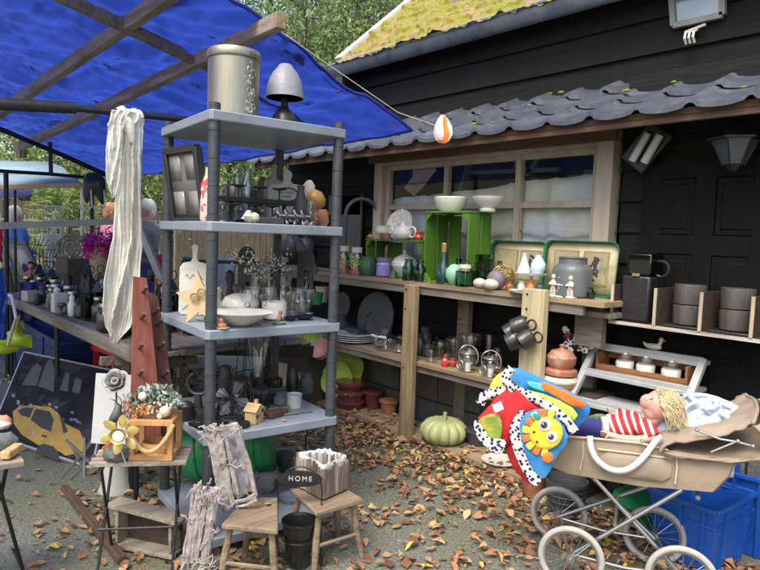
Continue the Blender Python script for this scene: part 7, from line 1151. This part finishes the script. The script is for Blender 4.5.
# ============================================================ BINS
r1, r2, r3 = at(650, 490, Z=.3), at(716, 514, Z=.3), at(772, 502, Z=.3)
BLb = BLUEP; tub(r1+V((0, 0, .0)), r1+(r2-r1), .36, .3, 'blue_bin', 'bright blue plastic bin behind the pram wheels, nearest one', BLb, taper=.08)
a, b_ = at(724, 472, Z=.36), at(800, 492, Z=.36); tub(a, b_, .4, .36, 'blue_bin', 'bright blue plastic bin behind the first one at the right edge', BLb, taper=.08)
p = at(560, 487, Z=.0); p = V((2.78, 1.66, 0)); s = mpp(p); t = thing('grey_bucket', 'ribbed grey plastic bucket with wire handle under the pram', 'bucket', p); q = MB(); q.lathe([(.08, 0), (.085, .005), (.1, .16), (.105, .16), (.105, .18), (.1, .18), (.098, .16), (.08, .01)], seg=36); 
for z in (.05, .08, .11, .14): q.ring((0, 0, z), .085+.1*z, .004)
q.build('body', DGREY, t); q = MB(); q.ring((0, 0, .17), .1, .003, axis=FH, a0=pi*.9, a1=2.1*pi); q.build('handle', BLACK, t)
q = MB(); q.lathe([(.14, 0), (.2, .12), (.21, .125), (.19, .12), (.0, .02)], (3.02, 1.3, .0), seg=30); single('green_basin', 'shallow green plastic basin behind the pram', 'basin', q, GREEN)
p = V((2.62, 1.98, 0)); q = MB(); q.lathe([(.05, 0), (.07, .12), (.075, .13)], p+V((.2, -.1, 0)), seg=24); single('clay_flowerpot', 'small terracotta pot left of the grey bucket', 'pot', q, TERRA)
# ============================================================ BEHIND THE RACK, LEFT END OF SHELVES
for px, py, X, r_, h_, m_, nm, lab in ((316, 303, 3.0, 7, 12, GREEN, 'green_cup', 'green plastic cup at the left end of the top shelf'), (308, 304, 3.1, 6, 12, GREEN, 'green_mug', 'green mug left of its twin at the shelf end'), (322, 300, 3.15, 7, 16, CREAM, 'cream_pot', 'cream pot behind the green cups')):
    p, s = on(px, X, ZM+.25, py); q = MB(); q.lathe([(r_*.8*s, 0), (r_*s, h_*s), (r_*.9*s, h_*s)], p); single(nm, lab, 'cup', q, m_)
for px, py, X, m_, lab in ((305, 343, 2.9, LGREEN, 'lime green tilted bowl behind the rack, left'), (316, 343, 2.9, LGREEN, 'lime green tilted bowl behind the rack, right'), (322, 352, 2.85, mat('pink_glaze', (.55, .3, .3), .35), 'pink conical bowl behind the right rack pole')):
    q = MB(); c = at(px, py, X=X); s = mpp(c); q.lathe([(3*s, -6*s), (9*s, 0), (11*s, 8*s), (10.4*s, 8*s), (8*s, 1*s), (0, -4*s)], c, axis=(-.6, -.2, .5)); single('tilted_bowl', lab, 'bowl', q, m_)
q = MB(); c = at(305, 375, X=2.95); q.box((2.95, c.y, .25), (.3, .5, .5)); single('dark_crate', 'dark box standing on the leaves behind the rack', 'box', q, WD_DARK)
q = MB(); c = at(282, 385, Z=.1); q.lathe([(.1, -.1), (.13, .2), (.14, .21), (.12, .2)], c); single('beige_bucket', 'beige plant pot on the leafy ground behind the rack', 'pot', q, BEIGE)
for px, X, r_, lab in ((292, 3.25, 12, 'dark gourd hanging near the dark wall, left'), (306, 3.25, 10, 'grey gourd hanging near the dark wall, right')):
    q = MB(); c = at(px, 248, X=X); s = mpp(c); q.ball(c, r_*s, (1, 1, 1.1), 14); q.tube([c, c+V((0, 0, r_*1.8*s))], .01, 6); single('dried_gourd', lab, 'gourd', q, DGREY)
q = MB(); c = at(362, 215, X=3.2); s = mpp(c); q.ring(c, 16*s, 2*s, axis=FH, a0=pi, a1=2*pi); q.tube([c-RH*16*s, c-RH*17*s-V((0, 0, 66*s))], 2*s); q.tube([c+RH*16*s, c+RH*16*s-V((0, 0, 20*s))], 2*s); single('arched_handle', 'dark arched tube frame leaning on the wall above the jars', 'frame', q, DGREY)
for px, py, w_, h_, lab in ((350, 225, 28, 60, 'dark grey framed panel leaning left of the window'), (345, 205, 40, 20, 'dark board leaning at the wall near the window')):
    q = MB(); c = at(px, py, X=3.28); s = mpp(c); q.box(c, (.02, w_*s*1.3, h_*s)); single('wall_board', lab, 'board', q, mat('panel_grey', (.06, .06, .065), .5), bev=.003)
q = MB(); c = at(444, 130, X=XE-.06); s = mpp(c); q.cur = 0
for k in range(7): a = k*.9; q.cur = k % 3; q.pillow([c+V((-.02, 0, .0))+V((0, -x*s*1.7, z*s*1.5)) for x, z in ((-2+rnd.gauss(0, 1), 10), (3, 9), (8+2*sin(a), -2), (5, -10), (-4, -8), (-7+rnd.gauss(0, 2), 0))], (-1, rnd.gauss(0, .6), rnd.gauss(0, .6)), .02, 4, wob=.03)
t = tag(q.build('wind_ornament', [mat('hot_orange', (.85, .2, .03), .6), mat('clear_pink', (.8, .5, .55), .5), WHITE], None), 'orange and pink plastic bag ornament tied at the tarpaulin corner', 'ornament')
# ============================================================ FALLEN LEAVES
lf = MB(); cnt = 0
while cnt < 6400:
    x = rnd.uniform(.4, 2.95); y = rnd.uniform(.6, 6.5)
    d = XS-x; dens = math.exp(-(d/.62)**2)*.8+.19+.34*max(0, noise.noise(V((x*1.4, y*1.4, 3)))+.1)
    if x < 1.1: dens *= .35
    if x < 1.0 and y > 2.9: dens *= .2
    if rnd.random() > dens: continue
    cl = noise.noise(V((x*4, y*4, 9)))
    if cl < -.25 and d > .5: continue
    lf.cur = rnd.choice((0, 0, 0, 1, 1, 2, 2, 3, 4, 4, 4, 4)) if rnd.random() < .95 else 5; leaf_geo(lf, (x, y, .006+rnd.random()*.012*(1+2*(d < .5))), rnd.choice((.016, .022, .028, .034, .04, .05)), rnd.random()*6.28, rnd.gauss(0, .4), rnd.uniform(.1, .9)); cnt += 1
for k in range(260): lf.cur = rnd.randrange(6); leaf_geo(lf, (rnd.uniform(2.9, 3.2), rnd.uniform(1.9, 5), .05+rnd.random()*.01), .035, rnd.random()*6.28, rnd.gauss(0, .3), .4)
for k in range(260): x = rnd.gauss(1.0, .28); y = rnd.gauss(2.75, .35); lf.cur = rnd.choice((0, 0, 1, 3, 4, 4)); leaf_geo(lf, (x, y, .006+rnd.random()*.01), rnd.uniform(.02, .042), rnd.random()*6.28, rnd.gauss(0, .4), rnd.uniform(.1, .9))
for k in range(2600): d = abs(rnd.gauss(0, .45)); y = rnd.uniform(1.2, 5.5); lf.cur = rnd.choice((0, 1, 3, 4, 1)); leaf_geo(lf, (XS-d, y, .004), rnd.uniform(.006, .015), rnd.random()*6.28, rnd.gauss(0, .4), .5)
tag(lf.build('fallen_leaves', LEAF, None, kind='stuff', smooth=180), 'dry brown and orange autumn leaves scattered on the asphalt', 'leaves')
q = MB(); q.cur = 0
for k in range(700): x = rnd.uniform(1.0, 2.9); y = rnd.uniform(1.2, 5); q.ball((x, y, .002), rnd.uniform(.003, .008), (1, 1, .5), 5)
tag(q.build('gravel', mat('pale_gravel', (.3, .28, .24), .8, var=.4, scale=3), None, kind='stuff'), 'tiny pale gravel bits on the asphalt', 'gravel')
# ============================================================ BACKGROUND
def folmat(name, col):
    m, n, l, b = nodes(name); o = n['Material Output']; b.inputs['Base Color'].default_value = (*col, 1); b.inputs['Roughness'].default_value = .6; t = n.new('ShaderNodeBsdfTranslucent'); t.inputs[0].default_value = (*[min(1, c*1.6) for c in col], 1)
    mx = n.new('ShaderNodeMixShader'); mx.inputs[0].default_value = .45; l.new(b.outputs[0], mx.inputs[1]); l.new(t.outputs[0], mx.inputs[2]); l.new(mx.outputs[0], o.inputs[0]); return m
FOL = [folmat('leaf_light', (.2, .28, .09)), folmat('leaf_mid', (.12, .2, .055)), folmat('leaf_dark', (.06, .1, .035)), folmat('leaf_yellow', (.32, .36, .15))]
TR_ = wood('tree_bark', (.08, .07, .055), 2)
def tree(x, y, h, r, label, nleaf=5200, crown0=.3, lean=0, size=.06, ys=1.0, group='trees behind the market'):
    t = thing('broadleaf_tree', label, 'tree', (x, y, 0), 0, group); q = MB(); top = V((lean, 0, h*.95)); n_ = 10
    q.tube([V((lean*(i/n_)**2+.12*sin(i*1.3+x), .1*sin(i+y), h*.95*i/n_)) for i in range(n_+1)], [.17*(1-.85*i/n_)*h/7 for i in range(n_+1)], 10); q.build('trunk', TR_, t); B = MB(); cl = []
    for k in range(20):
        z0 = h*rnd.uniform(crown0, .9); a = rnd.random()*6.28; L = r*rnd.uniform(.5, 1)*(1-.4*(z0/h)); b0 = V((lean*(z0/h)**2, 0, z0)); e_ = b0+V((cos(a)*L, sin(a)*L*ys, L*rnd.uniform(.2, .8))); m_ = b0.lerp(e_, .5)+V((0, 0, -.1*L)); B.tube([b0, m_, e_], [.05*h/7, .03*h/7, .008], 6); cl += [(e_, r*rnd.uniform(.25, .45)), (m_, r*.3)]
        for j in range(3): e2 = m_.lerp(e_, rnd.random())+V((rnd.gauss(0, .4), rnd.gauss(0, .4), rnd.gauss(0, .4)))*r*.6; B.tube([m_, e2], [.02, .006], 5); cl.append((e2, r*rnd.uniform(.15, .3)))
    B.build('branch', TR_, t, kind='stuff'); q = MB()
    def fn():
        c, rr = rnd.choice(cl); d = V((rnd.gauss(0, 1), rnd.gauss(0, 1), rnd.gauss(0, .7))); return c+d.normalized()*rr*rnd.random()**.4, 1
    leafy(q, nleaf, fn, size, 4); q.build('crown', FOL, t, smooth=0); return t
def wx(px, t_): p = at(px, 230, t=t_); return p.x, p.y
specs = [(300, 15, 9, 3.0, 'slim tree with open airy crown behind the gap above the shed'), (350, 17, 10, 3.2, 'tree with dark forked trunk right above the white verge'), (410, 18, 11, 3.4, 'tall tree rising behind the mossy roof'), (262, 19, 10, 3.4, 'leafy tree behind the tarpaulin edge'), (130, 17, 7, 2.8, 'bushy tree seen between the curtain and the rack'), (20, 18, 9, 3.2, 'big tree behind the far light blue canopy'), (75, 20, 9, 3.4, 'tree standing behind the brown fence'), (210, 16, 7, 3.0, 'dense tree behind the rack poles'), (325, 22, 12, 3.6, 'far tall tree showing through the crowns above the shed'), (380, 24, 13, 4, 'farthest tall tree above the shed verge')]
for px, tt, h, r, lab in specs: x, y = wx(px, tt); tree(x, y, h, r, lab, 9000 if px < 250 else 11000, .12 if px < 250 else .22, 0, .065)
# hedge wall (dark) behind everything
q = MB(); a0, a1 = at(-60, 230, t=22), at(420, 230, t=26)
leafy(q, 26000, lambda: (a0.lerp(a1, rnd.random())*1+V((rnd.gauss(0, .4), rnd.gauss(0, .8), 0))-V((0, 0, 1.36))+V((0, 0, rnd.random()*5.5)), 1), .1, 4); tag(q.build('far_hedge', FOL, None, smooth=0, kind='stuff'), 'tall leafy hedge closing the yard behind the market', 'hedge')
# bright shrub
x, y = wx(62, 11); t = thing('bamboo_shrub', 'bright green long leaved shrub beyond the stall', 'shrub', (x, y, 0)); q = MB()
for k in range(700):
    a = rnd.random()*6.28; z = rnd.uniform(.3, 2.1); r0 = .55*sqrt(max(.05, 1-(z/2.3)**2))*rnd.random(); c = V((cos(a)*r0, sin(a)*r0, z)); d = V((cos(a), sin(a), rnd.uniform(-.2, .9))).normalized(); e_ = d.cross(V((0, 0, 1))).normalized(); q.cur = rnd.choice((0, 0, 1, 3)); L = rnd.uniform(.2, .38); q.add([c, c+d*L*.5-e_*.03, c+d*L-V((0, 0, .06)), c+d*L*.5+e_*.03], [(0, 1, 2, 3)])
q.build('leaves', FOL, t, smooth=0); q = MB()
for k in range(9): a = k*.7; q.tube([(0, 0, 0), (cos(a)*.2, sin(a)*.2, 1), (cos(a)*.35, sin(a)*.35, 1.9)], [.02, .015, .006], 6)
q.build('stem', TR_, t)
# brown fence, white picket fence
q = MB(); a, b_ = at(-60, 230, t=14), at(300, 230, t=15)
n_ = 60
for k in range(n_): c = a.lerp(b_, (k+.5)/n_); d = (b_-a).normalized(); q.box((c.x, c.y, .95), ((b_-a).length/n_*.92, .03, 1.9+rnd.uniform(-.02, .02)), atan2(d.y, d.x))
single('brown_fence', 'tall brown board fence across the back of the yard', 'fence', q, wood('fence_brown', (.075, .06, .045), 2))
t = thing('picket_fence', 'pale metal railing fence beyond the stall', 'fence', at(40, 230, t=12)-V((0, 0, 1.4))); q = MB(); r = MB(); a, b_ = at(-20, 230, t=12), at(175, 230, t=12.5)
for k in range(50): c = a.lerp(b_, k/49); q.tube([(c.x, c.y, .1), (c.x, c.y, 1.55)], .014, 6)
for z in (.2, 1.45): r.beam((a.x, a.y, z), (b_.x, b_.y, z), .03, .03)
q.build('bars', mat('pale_metal', (.2, .2, .2), .5), t, world=True); r.build('rail', mat('pale_metal', (.2, .2, .2), .5), t, world=True)
# far canopy
FT = tarpmat('pale_blue_tarp', (.5, .65, .75), (.85, .95, 1.0)); t = thing('far_canopy', 'light blue market canopy beyond the stall frame', 'canopy', at(30, 180, t=8.6)-V((0, 0, 2))); 
def cpt(x, y, tt): return at(x, y, t=tt)
for pts in (((-30, 160, 9.4), (50, 162, 9.4), (64, 168, 8.9), (70, 176, 8.4), (-30, 172, 8.4)), ((-30, 174, 8.3), (70, 176, 8.3), (84, 184, 7.9), (-30, 187, 7.9))):
    q = MB(); P = [cpt(*p_) for p_ in pts]; q.add(P, [tuple(range(len(P)))]); q.build('sheet', FT, t, world=True, solid=.01)
q = MB(); q.beam(cpt(-30, 188, 7.9), cpt(88, 185, 7.9), .05, .05); q.build('beam', WD_LIGHT, t, world=True)
for px in (-20, 82): a = cpt(px, 186, 7.95); q = MB(); q.tube([a, (a.x, a.y, 0)], .02); q.build('pole', STEEL, t, world=True)
q = MB(); P = [cpt(*p_) for p_ in ((-30, 190, 9.6), (34, 190, 9.6), (30, 196, 9.2), (-30, 200, 9.2))]; q.add(P, [(0, 1, 2, 3)]); single('purple_awning', 'purple blue awning hanging below the light blue canopy', 'awning', q, mat('purple_awning', (.12, .1, .3), .8), solid=.01)
# people --------------------------------------------------------------
def person(px, t_, h, face, jac, tro, hairc, label, arm=0, hair_long=.02):
    x, y = wx(px, t_); t = thing('person', label, 'person', (x, y, 0), face); k = h/1.75
    def S(pts, rr): q = MB(); q.tube([V(p_)*k for p_ in pts], [r*k for r in rr], 12); return q
    q = MB(); q.ball(V((0, -.01, 1.62))*k, .1*k, (.8, .95, 1.15), 18); q.tube([V((0, 0, 1.42))*k, V((0, 0, 1.55))*k], .055*k, 10); q.ball(V((0, -.11, 1.6))*k, .018*k, (.8, 1, 1.3), 8)
    for sg in (-1, 1): q.tube([V(p_)*k for p_ in ((0, 0, 1.42), (sg*.18, 0, 1.34), (sg*.24, .03, 1.14), (sg*.24, -.12, 1.08))], .035*k, 8); q.ball(V((sg*.085, 0, 1.61))*k, .025*k, (.4, .8, 1.2), 8); q.tube([V((sg*.24, -.12, 1.08))*k, V((sg*.22, -.28, 1.03))*k], [.035*k, .03*k], 8); [q.tube([V((sg*(.2+.016*j), -.28, 1.03))*k, V((sg*(.195+.016*j), -.34, 1.02-.004*j))*k, V((sg*(.195+.015*j), -.37, 1.0))*k], .009*k, 6) for j in range(4)]; q.tube([V((sg*.19, -.26, 1.03))*k, V((sg*.165, -.3, 1.03))*k], .01*k, 6)
    q.build('body', PSKIN, t, remesh=.008); q = MB(); q.ball(V((0, .02, 1.655))*k, .112*k, (.85, 1, 1.05), 16, nz=.12); q.ball(V((0, .05, 1.6))*k, .1*k, (.85, .8, 1.1), 14, nz=.2) if hair_long else None; q.build('hair', hairc, t)
    q = MB()
    for sg in (-1, 1): q.ball(V((sg*.033, -.098, 1.635))*k, .011*k, (1, .5, .7), 8)
    q.build('eyes', INK, t); q = MB(); q.tube([V((-.025, -.103, 1.565))*k, V((.025, -.103, 1.565))*k], .005*k, 6); q.build('mouth', mat('lip', (.5, .1, .1), .5), t)
    q = MB(); q.tube([V(p_)*k for p_ in ((0, 0, .85), (0, 0, 1.05), (0, 0, 1.3), (0, .01, 1.42), (0, .01, 1.47))], [.17*k, .165*k, .185*k, .14*k, .07*k], 16, sy=1)
    for sg in (-1, 1): q.tube([V(p_)*k for p_ in ((sg*.14, 0, 1.39), (sg*.22, 0, 1.3), (sg*.25, .03, 1.12), (sg*.24, -.14, 1.07))], [.075*k, .07*k, .058*k, .045*k], 12)
    q.build('jacket', jac, t, remesh=.012); q = MB()
    for sg in (-1, 1): q.tube([V(p_)*k for p_ in ((sg*.07, 0, .92), (sg*.1, 0, .7), (sg*.11, -.01, .45), (sg*.11, .0, .08))], [.13*k, .1*k, .075*k, .06*k], 12)
    q.build('trousers', tro, t, remesh=.012); q = MB()
    for sg in (-1, 1): q.ball(V((sg*.11, -.05, .045))*k, .06*k, (.8, 2.1, .7), 12)
    q.build('shoes', BLK, t); return t
WH = mat('white_hair', (.6, .58, .54), .8, var=.2, scale=40); FN = -YAW
person(146, 8.2, 1.74, FN-.9, mat('grey_jacket', (.13, .13, .15), .8), NAVY, WH, 'person with short white hair in a grey jacket beyond the curtain'); person(16, 8.6, 1.6, FN+2.6, mat('blue_jacket', (.03, .1, .4), .8), BLK, WH, 'person with white hair in a blue jacket at the far left')
person(112, 9.3, 1.72, FN+1.9, mat('pink_jacket', (.5, .2, .25), .8), NAVY, mat('ginger_hair', (.35, .18, .1), .8), 'person with light brown hair mostly hidden behind the curtain')
# red lanterns / stock in the far centre
for px, py, tt, r_, m_, nm, lab in ((158, 262, 6.5, 7, RED, 'red_ornament', 'red trinket hanging behind the brown board'), (160, 280, 6.3, 6, ORG, 'orange_ornament', 'orange trinket low behind the rack'), (166, 268, 6.6, 5, GREEN, 'green_ornament', 'green trinket behind the rack pole'), (154, 275, 6.4, 6, BLK, 'dark_ornament', 'dark trinket beside the red one')):
    q = MB(); c = at(px, py, t=tt); s = mpp(c); q.ball(c, r_*s, (1, 1, 1.2), 12, nz=.4); q.tube([c, V((c.x, c.y, 0))], .01, 6); q.lathe([(.09, 0), (.09, .01)], V((c.x, c.y, 0))); single(nm, lab, 'ornament', q, m_)
q = MB(); 
for k, (px, w_, m_) in enumerate(((190, 14, 0), (222, 28, 1), (246, 10, 2))):
    c = at(px, 255, t=6.2); q.cur = m_; q.grid(10, 10, lambda u, v: c+RH*(u-.5)*w_*.01+V((0, 0, -.02-.32*v))+FH*.03*sin(u*12))
tag(q.build('hanging_fabrics', [mat('teal_cloth', (.05, .2, .2), .9), mat('sky_cloth', (.4, .48, .55), .9), mat('dusk_cloth', (.1, .13, .1), .9)], None, solid=.006), 'teal, sky blue and green cloths hanging far behind the rack', 'fabrics')
q = MB(); c = at(222, 262, t=5.6); q.beam(c+RH*-.35, c+RH*.45, .02, .03); q.tube([c+RH*-.35, V(((c+RH*-.35).x, (c+RH*-.35).y, 0))], .015); q.tube([c+RH*.45, V(((c+RH*.45).x, (c+RH*.45).y, 0))], .015); single('clothes_rail', 'thin black rail behind the rack', 'rail', q, BLACK)
bpy.context.view_layer.update()
